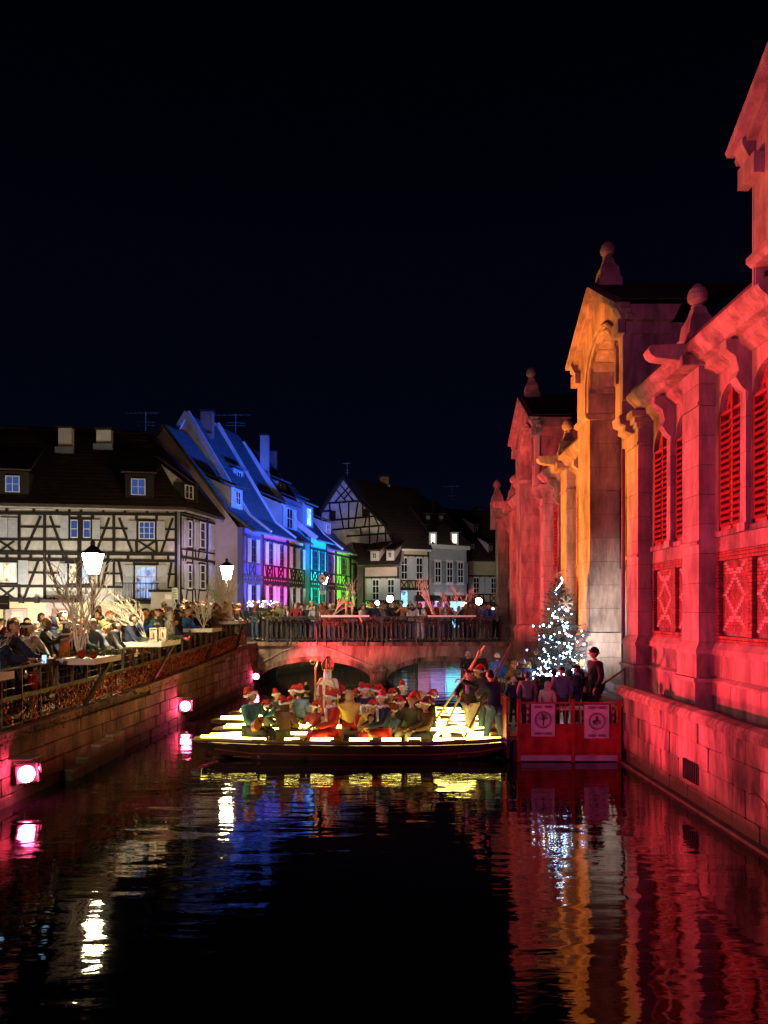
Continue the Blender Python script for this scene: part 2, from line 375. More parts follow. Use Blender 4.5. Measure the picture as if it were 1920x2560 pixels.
# coping slabs
d = 8.6; i = 0
while d < 32.4:
    ln = .96; z = (ZS(d) + ZS(d + ln)) / 2; pitch = math.atan((ZS(d + ln) - ZS(d)) / ln)
    inst('coping_slab', stone_me(quay_s, i % 5), lq, Matrix.Translation((XL(d + .5) - .17, d + .5, z - .07)) @ Matrix.Rotation(-slope, 4, 'Z') @ Matrix.Rotation(pitch, 4, 'X') @ Matrix.Diagonal((.44, ln - .02, .15, 1)))
    d += ln; i += 1
ms = MB(); r = random.Random(3)
for k in range(1500):
    d = 11 + abs(r.gauss(0, 1)) * 7
    if d > 31: continue
    x = XL(d) + r.uniform(-.04, .07); z = ZS(d) - .03 - abs(r.gauss(0, .10)); s_ = r.uniform(.02, .06)
    q = Vector((x + .03, d, z)); a = Vector((r.uniform(.2, 1), r.uniform(-1, 1), r.uniform(-.6, .6))).normalized() * s_
    c = a.cross(Vector((r.uniform(-1, 1), r.uniform(-1, 1), 1))).normalized() * s_ * .7
    ms.add([q - c * .5, q + a, q + c * .5], [(0, 1, 2)])
tag(ms.build('moss', mossm), 'green moss and small plants hanging over the top of the left quay wall', 'moss', kind='stuff')
stp = thing('stone_landing', 'low dark block of old landing steps against the left quay wall at the water', 'landing steps', (XL(14) + .2, 14.2, 0))
for k, (d0, d1, z1, dx) in enumerate([(14.4, 15.0, .16, .26), (15.0, 15.7, .28, .25), (15.7, 16.5, .40, .23), (16.5, 17.2, .48, .20)]):
    inst('step', stone_me(quay_s, k), stp, TRS(((XL(d0) + dx / 2), (d0 + d1) / 2, z1 / 2 - .1), (dx, d1 - d0 - .02, z1 + .2), -slope))
    inst('tread', stone_me(quay_p, k + 1), stp, TRS(((XL(d0) + dx / 2), (d0 + d1) / 2, z1 + .02), (dx + .03, d1 - d0 - .06, .05), -slope))

# red floodlights low on the quay wall
floodm = glow('red_flood_lens', (1, .08, .20), 130); floodm2 = glow('orange_flood_lens', (1, .45, .1), 10)
def floodlight(x, y, z, label, aim, s_=1.0, lens=floodm, both=True):
    t_ = thing('floodlight', label, 'floodlight', (x, y, z), 'red floodlights on the quay wall')
    R = orient(Vector(aim) - Vector((x, y, z)), (0, 0, 1))
    for k, dy in enumerate((0, .33) if both else (0,)):
        sc_ = s_ * (1 if k == 0 else .5); c = Vector((x, y + dy, z + .02 * k))
        mb = MB(); mb.box((0, 0, -.07), (.30, .24, .10)); mb.box((0, .14, 0), (.30, .02, .10)); mb.box((.16, 0, 0), (.02, .26, .1)); mb.box((-.16, 0, 0), (.02, .26, .1))
        h = mb.build('housing', metald, t_, world=Matrix.Translation(c) @ R @ Matrix.Diagonal((sc_, sc_, sc_, 1)))
        lb = MB(); lb.lathe((0, 0, 0), [(.115, -.015), (.12, .02), (.10, .06), (.05, .09), (.01, .10)], 14)
        lb.build('lens', lens, h, world=Matrix.Translation(c) @ R @ Matrix.Diagonal((sc_, sc_, sc_, 1)))
    if both:
        pd = bpy.data.lights.new('flood_spill', 'POINT'); pd.energy = 26; pd.color = (1, .05, .20); pd.shadow_soft_size = .1; po = bpy.data.objects.new('flood_spill', pd); COL.objects.link(po); po.location = (x + .13, y - .22, z + .05)
    bar('bracket', metald, t_, (x - .05, y, z - .02), (x - .42, y + .05, z + .22), .03, .012)
    box('rain_shield', zinc, t_, (x - .05, y + .05, z + .27), (.42, .5, .012))
    return t_
floodlight(-5.93, 12.75, .48, 'nearest red floodlight, glaring low on the wall at the left edge', (2, 6, 2.6), 1.15)
floodlight(-5.62, 21.75, .48, 'middle red floodlight on the quay wall, left of the boat bows', (1, 8, 2.6), 1.15)
floodlight(-5.84, 20.7, 2.33, 'assumed small unlit looking floodlight clamped to the left railing', (5, 14, 4.3), .6, lens=glow('assumed_railing_lens', (1, .1, .15), 3), both=False)  # fixture assumed on the railing, to carry the higher red light
floodlight(-5.28, 31.7, .46, 'small far red floodlight in the corner between quay wall and bridge', (0, 12, 2), 1.0, both=False)

# ---------------------------------------------------------------- left railing with padlocks
rl = thing('quay_railing', 'iron railing on the left quay, its lower half covered with red padlocks', 'railing', (XL(12), 12, ZS(12)))
def rp(d, h, o=0): return Vector((XL(d) - .12 + o, d, ZS(d) + h))
dl = [7.3 + .66 * i for i in range(37)]
for i, d in enumerate(dl):
    bar('post', railm, rl, rp(d, -.02), rp(d, 1.0), .05, .03, (0, 1, 0))
for a, b_ in zip(dl, dl[1:]):
    bar('top_rail', railm, rl, rp(a, 1.0), rp(b_, 1.0), .05, .035)
    bar('middle_rail', railm, rl, rp(a, .50), rp(b_, .50), .035, .075)
    bar('bottom_rail', railm, rl, rp(a, .05), rp(b_, .05), .03, .03)
wires = MB()
for h in (.67, .83):
    wires.tube([rp(d, h) for d in dl], .006, 4)
for h in [.05 + .0643 * k for k in range(1, 7)]: wires.tube([rp(d, h) for d in dl], .003, 3)
wires.build('wire', railm, rl)
lockm = [mat('lock_' + n_, c, .35, metal=.3, var=.2, scale=20) for n_, c in (('red', (.50, .05, .02)), ('orange', (.55, .16, .03)), ('copper', (.40, .20, .07)), ('dark', (.12, .04, .03)), ('gold', (.6, .42, .12)))]
lk = MB(); r = random.Random(8)
for k in range(5200):
    d = 10.7 + 20.3 * r.random() ** .8
    h = .07 + .40 * r.random() ** (1 + .8 * math.sin(d * 1.7) ** 2); dens = (.35 if d < 14 else 1) * (.45 + .55 * abs(math.sin(d * 2.3 + math.sin(d) * 2)))
    if r.random() > dens: continue
    p = rp(d, h, r.uniform(.0, .06)); w_ = r.uniform(.022, .042)
    lk.box(p, (.016, w_, w_ * 1.1), Matrix.Rotation(r.uniform(-.7, .7), 4, 'X') @ Matrix.Rotation(r.uniform(-.5, .5), 4, 'Z'), r.choices(range(5), (6, 3, 2, 4, .6))[0])
tag(lk.build('padlocks', lockm, rl), kind='stuff')

# table boards over the railing with decorations
tab_group = 'white shelf boards set over the railing'
def table(d0, d1, xo, zt, label, lh=.10, m_=None, xi=None):
    x_in = XL(d0) - .42 if xi is None else xi
    t_ = thing('shelf_board', label, 'shelf', (xo, d0, zt), tab_group)
    n_ = 4
    for k in range(n_):   # planks
        a = x_in + (xo - x_in) * k / n_; b_ = x_in + (xo - x_in) * (k + 1) / n_
        box2('plank', whitep, t_, a + .003, b_ - .003, d0, d1, zt - .035, zt)
    box2('edge_board', whitep, t_, x_in, xo + .022, d0 - .025, d0 - .001, zt - lh, zt + .012)
    box2('edge_board', whitep, t_, xo + .001, xo + .024, d0, d1, zt - lh, zt + .012)
    dm = (d0 + d1) / 2
    return t_, dm
def strut(t_, top, bot): bar('strut', wood_d, t_, top, bot, .10, .05)
T = []
for d0, d1, xo, zt, lb in [(9.6, 11.5, -5.55, 2.28, 'white shelf board cut off by the left edge, bare twigs above it'),
                           (14.45, 15.9, -5.46, 2.27, 'white shelf board under the tall white branch tree'),
                           (18.3, 20.0, -5.31, 2.42, 'white shelf board carrying the two small box lanterns'),
                           (23.6, 25.0, -5.29, 2.62, 'small white shelf board beside the tangled pale twigs'),
                           (27.7, 29.3, -5.25, 2.79, 'white shelf board nearest the bridge, under the floodlit branch bush')]:
    t_, dm = table(d0, d1, xo, zt, lb, .10)
    strut(t_, (xo - .05, d1 - .35, zt - .08), (XL(dm) - .05, d1 - .2, ZS(dm) + .02)); T.append(t_)

def branches(name, label, root, n_main, height, spread, seed, lean=(0, 0), m_=None, rad=.022, cat='branch decoration', sub=5, group=None, curve=.0):
    r = random.Random(seed); mb = MB(); R0 = Vector(root)
    def grow(p, d, ln, ra, lv):
        pts = [p]; q = p.copy(); dd_ = d.copy(); seg = 5
        for k in range(seg):
            dd_ = (dd_ + Vector((r.uniform(-.16, .16), r.uniform(-.16, .16), r.uniform(-.05, .12))) + Vector((lean[0], lean[1], 0)) * curve).normalized()
            q = q + dd_ * ln / seg; pts.append(q.copy())
            if lv > 0 and k >= 1:
                for _ in range(1 if lv == 1 else 2):
                    side = Vector((r.uniform(-1, 1), r.uniform(-1, 1), r.uniform(-.1, .8))).normalized()
                    grow(q, (dd_ * .9 + side * .8).normalized(), ln * r.uniform(.28, .5), ra * .6, lv - 1)
        mb.tube(pts, [ra * (1 - .75 * k / seg) for k in range(seg + 1)], 4)
    for k in range(n_main):
        a = 2 * PI * k / n_main + r.uniform(-.4, .4)
        dv = Vector((math.cos(a) * spread + lean[0], math.sin(a) * spread * .8 + lean[1], 1)).normalized()
        grow(R0, dv, height * r.uniform(.75, 1.0), rad, 2 if sub > 3 else 1)
    return tag(mb.build(name, m_ or branchm), label, cat, group)
bg_ = 'white branches standing on the shelf boards'
branches('branch_tree', 'tall white forked branch tree on a shelf board left, under the lamp', (-5.98, 15.1, 2.27), 5, 1.5, .26, 21, rad=.024, group=bg_)
branches('branch_tree', 'white branches leaning left over the box lanterns', (-5.95, 19.3, 2.42), 8, 1.15, .35, 5, lean=(-.75, .2), curve=.15, rad=.017, group=bg_)
branches('branch_tree', 'tangled pale twigs on the small shelf board', (-5.70, 24.3, 2.62), 9, .75, .5, 9, rad=.011, group=bg_)
branches('branch_tree', 'brightly lit cream branch bush by the bridge corner', (-5.68, 28.6, 2.79), 11, 1.35, .28, 14, lean=(-.35, 0), curve=.10, rad=.045, group=bg_)
branches('branch_tree', 'thin bare twigs at the left edge above the cut off board', (-5.9, 11.2, 2.2), 6, .6, .5, 33, rad=.008, group=bg_)
# fir sprigs, baubles, box lanterns
def sprigs(name, label, x0, x1, y0, y1, z, n_, seed, parent=None, spread=.10, m_=None):
    r = random.Random(seed); mb = MB()
    for _ in range(n_):
        c = Vector((r.uniform(x0, x1), r.uniform(y0, y1), z + r.random() * spread)); a = r.uniform(0, 2 * PI)
        dv = Vector((math.cos(a), math.sin(a), r.uniform(-.2, .4))) * r.uniform(.08, .18)
        for k in range(7):
            q = c + dv * (k / 6)
            for s_ in (-1, 1):
                o = Vector((-dv.y, dv.x, .02)).normalized() * .045 * s_ + dv * .12
                mb.add([q, q + o, q + o * .5 + Vector((0, 0, .008)) + dv * .05], [(0, 1, 2)])
    return tag(mb.build(name, m_ or firm, parent), label, 'fir sprigs' if not parent else None, 'fir sprigs on the shelf boards' if not parent else None, 'stuff')
sprigs('fir_sprigs', 'fir sprigs strewn round the foot of the white branch tree', -6.15, -5.45, 14.5, 16.3, 2.28, 170, 1)
sprigs('fir_sprigs', 'fir sprigs strewn round the two box lanterns', -6.0, -5.3, 18.3, 20.6, 2.43, 150, 2)
sprigs('fir_sprigs', 'fir sprigs at the bridge corner beside the branch bush', -5.4, -4.5, 30.6, 32.6, 2.85, 110, 4, spread=.3)
bau = mat('red_glass_ball', (.45, .02, .015), .15, var=.1)
for k, (x, y, s_, lb) in enumerate([(-5.75, 14.62, .085, 'larger glossy red bauble at the left end of the board'), (-5.52, 14.62, .075, 'glossy red bauble next to the larger one on the board')]):
    mb = MB(); mb.ball((x, y, 2.27 + s_), s_, n=14); o = mb.build('bauble', bau, smooth=True); tag(o, lb, 'bauble', 'red baubles on the shelf')
    WMo = o; c_ = MB(); c_.lathe((x, y, 2.27 + 2 * s_ - .01), [(.014, 0), (.014, .025)], 6); c_.build('cap', mat('brass', (.6, .42, .12), .35, metal=.8, var=.1), o)
lanm = mat('lantern_wood', (.62, .52, .40), .6, var=.1)
for k, (px_, y, lb) in enumerate([(386, 18.5, 'white box lantern with a cut-out figure, left one of the pair'), (409, 18.9, 'second white box lantern, half hidden behind the first')]):
    x = X(px_, y); t_ = thing('box_lantern', lb, 'lantern', (x, y, 2.43), 'box lanterns on the shelf board')
    h = .31; w_ = .15
    for sx in (-1, 1):
        for sy in (-1, 1): box('corner_post', lanm, t_, (x + sx * w_ / 2, y + sy * w_ / 2, 2.435 + h / 2), (.022, .022, h))
    box('lid', lanm, t_, (x, y, 2.435 + h + .012), (w_ + .04, w_ + .04, .02)); box('base', lanm, t_, (x, y, 2.442), (w_ + .02, w_ + .02, .014))
    box('panel', lanm, t_, (x, y - w_ / 2 + .004, 2.435 + h / 2), (w_ * .86, .006, h * .92))
    fg = MB(); fg.box((x, y - w_ / 2 - .004, 2.60), (.035, .006, .07)); fg.box((x - .01, y - w_ / 2 - .004, 2.65), (.022, .006, .03)); fg.box((x + .012, y - w_ / 2 - .004, 2.55), (.01, .006, .05)); fg.box((x - .012, y - w_ / 2 - .004, 2.55), (.01, .006, .05))
    fg.build('cutout', redpaint, t_)

# ---------------------------------------------------------------- bridge
YB = 33.0
br = thing('bridge', 'low two-arched stone bridge with cast iron railing across the canal', 'bridge', (0, YB, 0))
AR = [(-5.35, -.565, .27, 1.0), (.10, 4.86, .24, 1.02)]      # x0, x1, spring, crown
def arch_z(x):
    for x0, x1, s0, cr_ in AR:
        if x0 <= x <= x1:
            u = (x - (x0 + x1) / 2) / ((x1 - x0) / 2); return s0 + (cr_ - s0) * math.sqrt(max(0, 1 - u * u * .999)) ** 1.25
    return -1.0
xs = sorted(set([-5.75, -5.35 - .001, 4.87, 5.75, -.564, .099] + [AR[0][0] + (AR[0][1] - AR[0][0]) * i / 28 for i in range(29)] + [AR[1][0] + (AR[1][1] - AR[1][0]) * i / 28 for i in range(29)]))
bd = MB(); y0, y1 = YB, YB + 5.2
for a, b_ in zip(xs, xs[1:]):
    za, zb = arch_z(a + 1e-5), arch_z(b_ - 1e-5)
    if za < 0 or zb < 0: za = zb = -1
    bd.add([(a, y0, za), (b_, y0, zb), (b_, y0, 1.66), (a, y0, 1.66), (a, y1, za), (b_, y1, zb), (b_, y1, 1.66), (a, y1, 1.66)], [(0, 1, 2, 3), (5, 4, 7, 6), (0, 4, 5, 1)])
for x in (-5.35, -.565, .1, 4.86): z_ = .27; bd.add([(x, y0, -1), (x, y0, z_ + .15), (x, y1, z_ + .15), (x, y1, -1)], [(0, 1, 2, 3)])
bd.build('spandrel_wall', bridge_s, br)
for k, (x0, x1, s0, cr_) in enumerate(AR):        # arch rings of voussoirs
    N = 22
    for i in range(N):
        mb = MB(); P = []
        for j in (i + .03, i + .97):
            x = x0 + (x1 - x0) * j / N; z = arch_z(min(max(x, x0 + .002), x1 - .002)); P += [(x, z)]
        (xa, za), (xb, zb) = P; h = .21
        mb.add([(xa, YB - .03, za), (xb, YB - .03, zb), (xb, YB - .03, zb + h), (xa, YB - .03, za + h), (xa, YB + .1, za), (xb, YB + .1, zb), (xb, YB + .1, zb + h), (xa, YB + .1, za + h)], [(3, 2, 1, 0), (4, 5, 6, 7), (0, 1, 5, 4), (2, 3, 7, 6), (1, 2, 6, 5), (3, 0, 4, 7)])
        mb.build('voussoir', sand_w, br)
for i in range(14):
    xa = -5.7 + i * .815; inst('cornice_stone', stone_me(sand_w, i % 5), br, TRS((xa + .4, YB + .15, 1.745), (.80, .55, .17)))
box2('deck', street_m, br, -5.75, 5.75, YB + .43, YB + 5.1, 1.665, 1.80)
pi = MB(); pi.lathe((-.23, YB + .05, -.5), [(.36, 0), (.36, 1.02), (.42, 1.04), (.44, 1.12), (.40, 1.17), (.30, 1.26), (.12, 1.36), (.02, 1.38)], 16); pi.build('pier', sand_w, br, smooth=False)
cb = MB(); pts = [Vector((X(px_, 32.9), YB - .035, Z(py_, 32.95))) for px_, py_ in [(652, 1658), (680, 1642), (706, 1627), (735, 1617), (768, 1613), (800, 1616), (830, 1624), (860, 1636), (890, 1649), (920, 1662), (946, 1673)]]
cb.tube(pts, .016, 5); tag(cb.build('cable', mat('pink_cable', (.5, .35, .3), .6)), 'thin pale cable arched across the left span of the bridge', 'cable')
# cast iron bridge railing
ra_ = thing('bridge_railing', 'dark cast iron railing with pointed arch balusters along the bridge', 'railing', (0, YB + .1, 1.83))
def baluster_mesh():
    mb = MB(); w_ = .205
    mb.box((0, 0, .47), (.062, .04, .50))
    mb.box((0, 0, .22), (.09, .045, .03)); mb.box((0, 0, .72), (.09, .045, .03))
    for s_ in (-1, 1):
        mb.tube([(s_ * .02, 0, .72), (s_ * .045, 0, .80), (s_ * w_ / 2, 0, .885)], .016, 4)
        mb.tube([(s_ * .02, 0, .22), (s_ * .05, 0, .15), (s_ * w_ / 2, 0, .115)], .014, 4)
    mb.tube([(.045 * math.cos(a * PI / 4), 0, .845 + .045 * math.sin(a * PI / 4)) for a in range(8)], .010, 4, closed=True)
    mb.box((0, 0, .93), (.022, .03, .05)); mb.box((0, 0, .10), (.022, .03, .06))
    return mb.mesh('baluster', metald)
bm_ = baluster_mesh(); x = -5.02; k = 0
while x < 4.72:
    if k % 12 == 0:
        box('railing_post', metald, ra_, (x, YB + .08, 2.33), (.10, .08, 1.0)); box('railing_post', metald, ra_, (x, YB + .08, 2.86), (.14, .12, .07))
    else: inst('baluster', bm_, ra_, Matrix.Translation((x, YB + .08, 1.835)))
    x += .205; k += 1
box2('top_rail', metald, ra_, -5.1, 4.75, YB + .03, YB + .15, 2.87, 2.93); box2('mid_rail', metald, ra_, -5.1, 4.75, YB + .06, YB + .10, 2.795, 2.82)
box2('bottom_rail', metald, ra_, -5.1, 4.75, YB + .05, YB + .11, 1.90, 1.94)
for px_ in (727, 791, 855, 917, 978, 1040, 1100, 1157):
    x = X(px_, YB); mb = MB(); mb.tube([(x, YB + .02, 2.5), (x + .03, YB - .05, 2.1), (x + .02, YB - .14, 1.85), (x, YB - .16, 1.62)], .016, 5); mb.build('stay', railm, ra_)
for px0, px1 in ((805, 860), (930, 985), (1055, 1103), (1170, 1226)):      # flower box holders
    t_ = thing('flower_box_holder', 'empty wire flower holder on the bridge railing, %s' % {805: 'below the left white board', 930: 'between the two white boards', 1055: 'below the start of the right white board', 1170: 'nearest the red market hall'}[px0], 'wire holder', (X(px0, YB), YB, 2.7), 'wire holders on the bridge railing')
    mb = MB(); xa, xb = X(px0, YB), X(px1, YB)
    for z in (2.50, 2.57, 2.66): mb.tube([(xa, YB + .02, z), (xa, YB - .2, z), (xb, YB - .2, z), (xb, YB + .02, z)], .009, 4, closed=True)
    for x in (xa + .1, (xa + xb) / 2, xb - .1): mb.tube([(x, YB + .02, 2.86), (x, YB - .2, 2.66), (x, YB - .2, 2.50)], .008, 4)
    mb.build('wire_frame', railm, t_)
for px0, px1, lb in ((803, 923, 'long white board on the bridge railing with wooden stand and twigs'), (1070, 1190, 'long white board on the bridge railing near the market hall, dry branches on it')):
    t_ = thing('shelf_board', lb, 'shelf', (X(px0, YB), YB, 2.93), 'white boards on the bridge railing')
    box2('plank', whitep, t_, X(px0, YB - .2), X(px1, YB - .2), YB - .22, YB + .05, 2.935, 2.965); box2('plank', whitep, t_, X(px0, YB - .2), X(px1, YB - .2), YB + .055, YB + .32, 2.935, 2.965)
    box2('edge_board', whitep, t_, X(px0, YB - .2), X(px1, YB - .2), YB - .245, YB - .223, 2.90, 2.98)
branches('branch_tree', 'thin bare branch standing upright on the left bridge board', (X(880, 33), 32.95, 2.965), 3, 1.25, .14, 4, rad=.016, m_=branchm, group=bg_)
branches('branch_tree', 'pale driftwood leaning on the left end of the bridge board', (X(832, 33), 32.95, 2.965), 3, .8, .4, 6, lean=(.8, 0), curve=.1, rad=.02, group=bg_)
branches('branch_tree', 'reddish branch slanting up left beside the right bridge board', (X(1085, 33), 32.95, 2.965), 3, 1.25, .12, 8, lean=(-.45, 0), rad=.02, group=bg_)
branches('branch_tree', 'spread of dry branches over the right bridge board', (X(1140, 33), 32.95, 2.965), 7, 1.15, .7, 17, rad=.014, group=bg_)
for px_, h, lb in ((866, .62, 'turned wooden stand on the left bridge board'), (1109, .9, 'narrow wooden cone standing on the right bridge board')):
    mb = MB(); x = X(px_, 32.9)
    if h < .7: mb.lathe((x, 32.9, 2.966), [(.13, 0), (.13, .03), (.06, .06), (.045, .5), (.07, .55), (.22, .57), (.22, .62), (.02, .63)], 12)
    else:
        for a in range(4):
            q = (math.cos(a * PI / 2 + .6) * .2, math.sin(a * PI / 2 + .6) * .14); mb.tube([(x + q[0], 32.9 + q[1], 2.97), (x, 32.9, 2.97 + h)], .022, 5)
        mb.lathe((x, 32.9, 2.966 + h * .35), [(.13, 0), (.14, .02), (.12, .04)], 8); mb.lathe((x, 32.9, 2.966 + h), [(.03, -.05), (.04, 0), (.01, .05)], 8)
    tag(mb.build('wooden_stand', woodp, smooth=False), lb, 'wooden stand')

# ---------------------------------------------------------------- right quay wall and terrace
XR = 5.1
rq = thing('quay_wall', 'red lit sandstone quay wall below the market hall, lower right', 'quay wall', (XR, 16.3, 0))
box2('wall_core', sand_w, rq, XR + .06, 6.6, 2, 16.28, -1, 1.36)
r = random.Random(2); d = 3.0
while d < 16.2:
    for row in range(4):
        h = .38; z0 = -.10 + row * h; ln = .82; off = (row % 2) * .41
        y_a, y_b = d + off, min(d + off + ln, 16.29)
        if y_b - y_a < .2: continue
        inst('stone', stone_me(sand_w, r.randrange(5)), rq, TRS((XR + .04 + r.uniform(-.01, .01), (y_a + y_b) / 2, z0 + h / 2), (.16, y_b - y_a - .004, h - .005)))
    d += .82
for row in range(4): inst('stone', stone_me(sand_w, row), rq, TRS((XR + .55, 16.27, .09 + row * .38), (.9, .12, .365)))
d = 3.1; i = 0
while d < 16.2:
    mb = MB(); ln = 1.25; pr = [(0.30, 0), (.30, .14), (.16, .20), (0, .22), (-.12, .18), (-.17, .10), (-.15, .03), (-.08, 0)]
    d1 = min(d + ln, 16.42)
    mb.add([(XR + x, d + .006, 1.38 + z) for x, z in pr] + [(XR + x, d1 - .006, 1.38 + z) for x, z in pr], [tuple(range(8)), tuple(range(15, 7, -1))] + [(j, j + 8, (j + 1) % 8 + 8, (j + 1) % 8) for j in range(8)])
    mb.build('coping_stone', sand_w, rq); d += ln; i += 1
box2('footing_ledge', quay_d, rq, XR - .16, XR + .1, 2, 16.3, -.3, .05)
dg = thing('drain_grate', 'small barred drain opening low in the right quay wall', 'grate', (XR - .05, 12.6, .5))
box2('opening', quay_d, dg, XR - .055, XR - .03, 12.35, 12.95, .38, .72)
for k in range(7): box2('grate_bar', metald, dg, XR - .08, XR - .058, 12.38 + k * .09, 12.40 + k * .09, .38, .72)
box2('terrace', street_m, rq, XR + .2, 8, 2, 16.2, 1.3, 1.34)
tw = MB(); r = random.Random(4)
p = Vector((XR - .12, 9.75, .35))
for k in range(6):
    q = p + Vector((r.uniform(-.05, .02), r.uniform(-.02, .35), r.uniform(.05, .25))); tw.tube([p, (p + q) / 2 + Vector((0, .03, .02)), q], .007, 4)
    for _ in range(3): tw.tube([q, q + Vector((r.uniform(-.08, 0), r.uniform(-.15, .2), r.uniform(-.1, .15)))], .004, 3)
    if k % 2: p = q
tag(tw.build('bare_twig', wood_d), 'bare dark twig growing out of the right quay wall above the water', 'twig')
rg = MB(); rg.tube([(XR - .08, 9.55 + .07 * math.cos(a * PI / 6), .78 + .09 * math.sin(a * PI / 6)) for a in range(12)], .012, 5, closed=True)
tag(rg.build('mooring_ring', metald), 'iron mooring ring on the right quay wall at the frame edge', 'mooring ring')
# ---------------------------------------------------------------- market hall (right), seen along its canal front
mh = thing('market_hall', 'long sandstone and brick market hall along the canal, lit red and orange', 'building', (5.7, 11, 1.3))
HP = mh
ironwhite = glow('portal_light', (.85, .95, 1), 1.6)
XW = 6.0
def blocks(x0, x1, y0, y1, z0, z1, h=.52, m_=sand_s, seed=0, name='stone_block'):
    """a pier of stacked stone blocks with fine joints"""
    n_ = max(1, round((z1 - z0) / h)); h = (z1 - z0) / n_; r = random.Random(seed)
    box2('pier_core', quay_d, HP, x0 + .02, x1 - .001, y0 + .02, y1 - .02, z0, z1)
    for i in range(n_):
        j = r.uniform(-.004, .004); box2(name, m_, HP, x0 + j, x1 - .004, y0 + j, y1 - j, z0 + i * h + .005, z0 + (i + 1) * h - .005)
def profile(name, m_, pr, y0, y1, close=True):
    """moulding: pr = (x, z) outline swept from y0 to y1"""
    k = len(pr); mb = MB()
    mb.add([(x, y0, z) for x, z in pr] + [(x, y1, z) for x, z in pr], [tuple(range(k)), tuple(range(2 * k - 1, k - 1, -1))] + [(j, j + k, (j + 1) % k + k, (j + 1) % k) for j in range(k)])
    return mb.build(name, m_, HP)
def finial(x, y, z0, s_=1.0, parent=None):
    mb = MB(); w_ = .27 * s_
    mb.box((x, y, z0 + .11 * s_), (2 * w_ * 1.12, 2 * w_ * 1.12, .22 * s_))
    for (h0, r0, h1, r1) in ((.22, 1.0, .50, .86), (.50, .86, .66, .55), (.66, .55, .80, .42)):
        v = [(x + sx * w_ * r0, y + sy * w_ * r0, z0 + h0 * s_) for sx, sy in ((-1, -1), (1, -1), (1, 1), (-1, 1))] + [(x + sx * w_ * r1, y + sy * w_ * r1, z0 + h1 * s_) for sx, sy in ((-1, -1), (1, -1), (1, 1), (-1, 1))]
        mb.add(v, [(0, 1, 5, 4), (1, 2, 6, 5), (2, 3, 7, 6), (3, 0, 4, 7), (4, 5, 6, 7)])
    mb.lathe((x, y, z0 + .80 * s_), [(.10 * s_, 0), (.13 * s_, .03 * s_), (.10 * s_, .06 * s_), (.185 * s_, .15 * s_), (.20 * s_, .24 * s_), (.16 * s_, .36 * s_), (.07 * s_, .46 * s_), (.01, .50 * s_)], 22)
    return mb.build('finial', sand_s, HP)
def corbel(y, z_top, h, w_=.26, x_in=XW, out=.42):
    pr = [(x_in + .05, z_top), (x_in - out, z_top), (x_in - out, z_top - .16 * h), (x_in - out * .62, z_top - .28 * h), (x_in - out * .50, z_top - .5 * h), (x_in - out * .62, z_top - .62 * h), (x_in - out * .38, z_top - .78 * h), (x_in - out * .14, z_top - .86 * h), (x_in - out * .18, z_top - h), (x_in + .05, z_top - h)]
    return profile('corbel', sand_s, pr, y - w_ / 2, y + w_ / 2)
def slat_me():
    if 'slat' not in _cache:
        mb = MB(); n_ = 4; v = []
        for i in range(n_ + 1):
            a = i / n_; v.append((-.5 * a, a)); 
        # curved louvre blade: leans outward and down, thick 2 cm
        top = [(.5, .5), (.1, .42), (-.3, .12), (-.5, -.5)]
        bot = [(.5, .34), (.12, .26), (-.22, -.02), (-.40, -.5)]
        P = top + bot[::-1]; k = len(P)
        mb.add([(x, -.5, z) for x, z in P] + [(x, .5, z) for x, z in P], [tuple(range(k)), tuple(range(2 * k - 1, k - 1, -1))] + [(j, j + k, (j + 1) % k + k, (j + 1) % k) for j in range(k)])
        _cache['slat'] = mb.mesh('slat', redpaint)
    return _cache['slat']
def louvre_window(y0, y1, z0, z1, zs, detail):
    """round-headed louvred window: two leaves of slats, pierced heads; zs = springing height"""
    yc = (y0 + y1) / 2; w_ = y1 - y0
    fm = MB()
    for y in (y0 + .03, yc, y1 - .03): fm.box((XW + .06, y, (z0 + z1) / 2 - (0 if y == yc else (z1 - zs) / 2)), (.10, .06, (z1 - z0) if y == yc else zs - z0))
    fm.box((XW + .06, yc, z0 + .04), (.10, w_, .08)); fm.box((XW + .06, yc, zs), (.08, w_, .05))
    o = fm.build('window', redpaint, HP)
    box2('back_board', redpaint, o, XW + .14, XW + .16, y0, y1, z0, z1)
    # pierced head
    hd = MB(); N = 9
    for i in range(N):
        a0, a1 = PI * i / N, PI * (i + 1) / N; R_ = w_ / 2
        P = [(yc, zs), (yc + R_ * math.cos(a0), zs + (z1 - zs) * math.sin(a0)), (yc + R_ * math.cos(a1), zs + (z1 - zs) * math.sin(a1))]
        hd.add([(XW + .10, y, z) for y, z in P], [(0, 1, 2)])
    for s_ in (-1, 1):
        for q, zz in ((.12, .10), (.30, .10), (.16, .28)):
            hd.tube([(XW + .085, yc + s_ * (w_ * q) + .035 * math.cos(k * PI / 3), zs + zz * (z1 - zs) / .45 + .035 * math.sin(k * PI / 3)) for k in range(6)], .012, 4, closed=True)
    hd.build('pierced_head', redpaint, o)
    pitch = .112; n_ = int((zs - z0 - .1) / pitch)
    mb = MB()
    for i in range(n_):
        z = z0 + .12 + i * pitch
        for a, b_ in ((y0 + .06, yc - .03), (yc + .03, y1 - .06)):
            M = Matrix.Translation((XW + .055, (a + b_) / 2, z)) @ Matrix.Diagonal((.13, b_ - a - .006, .10, 1))
            if detail: inst('slat', slat_me(), o, M)
            else: mb.add([M @ v.co for v in slat_me().vertices], [tuple(p.vertices) for p in slat_me().polygons])
    if not detail: tag(mb.build('slats', redpaint, o), kind='stuff')
    return o
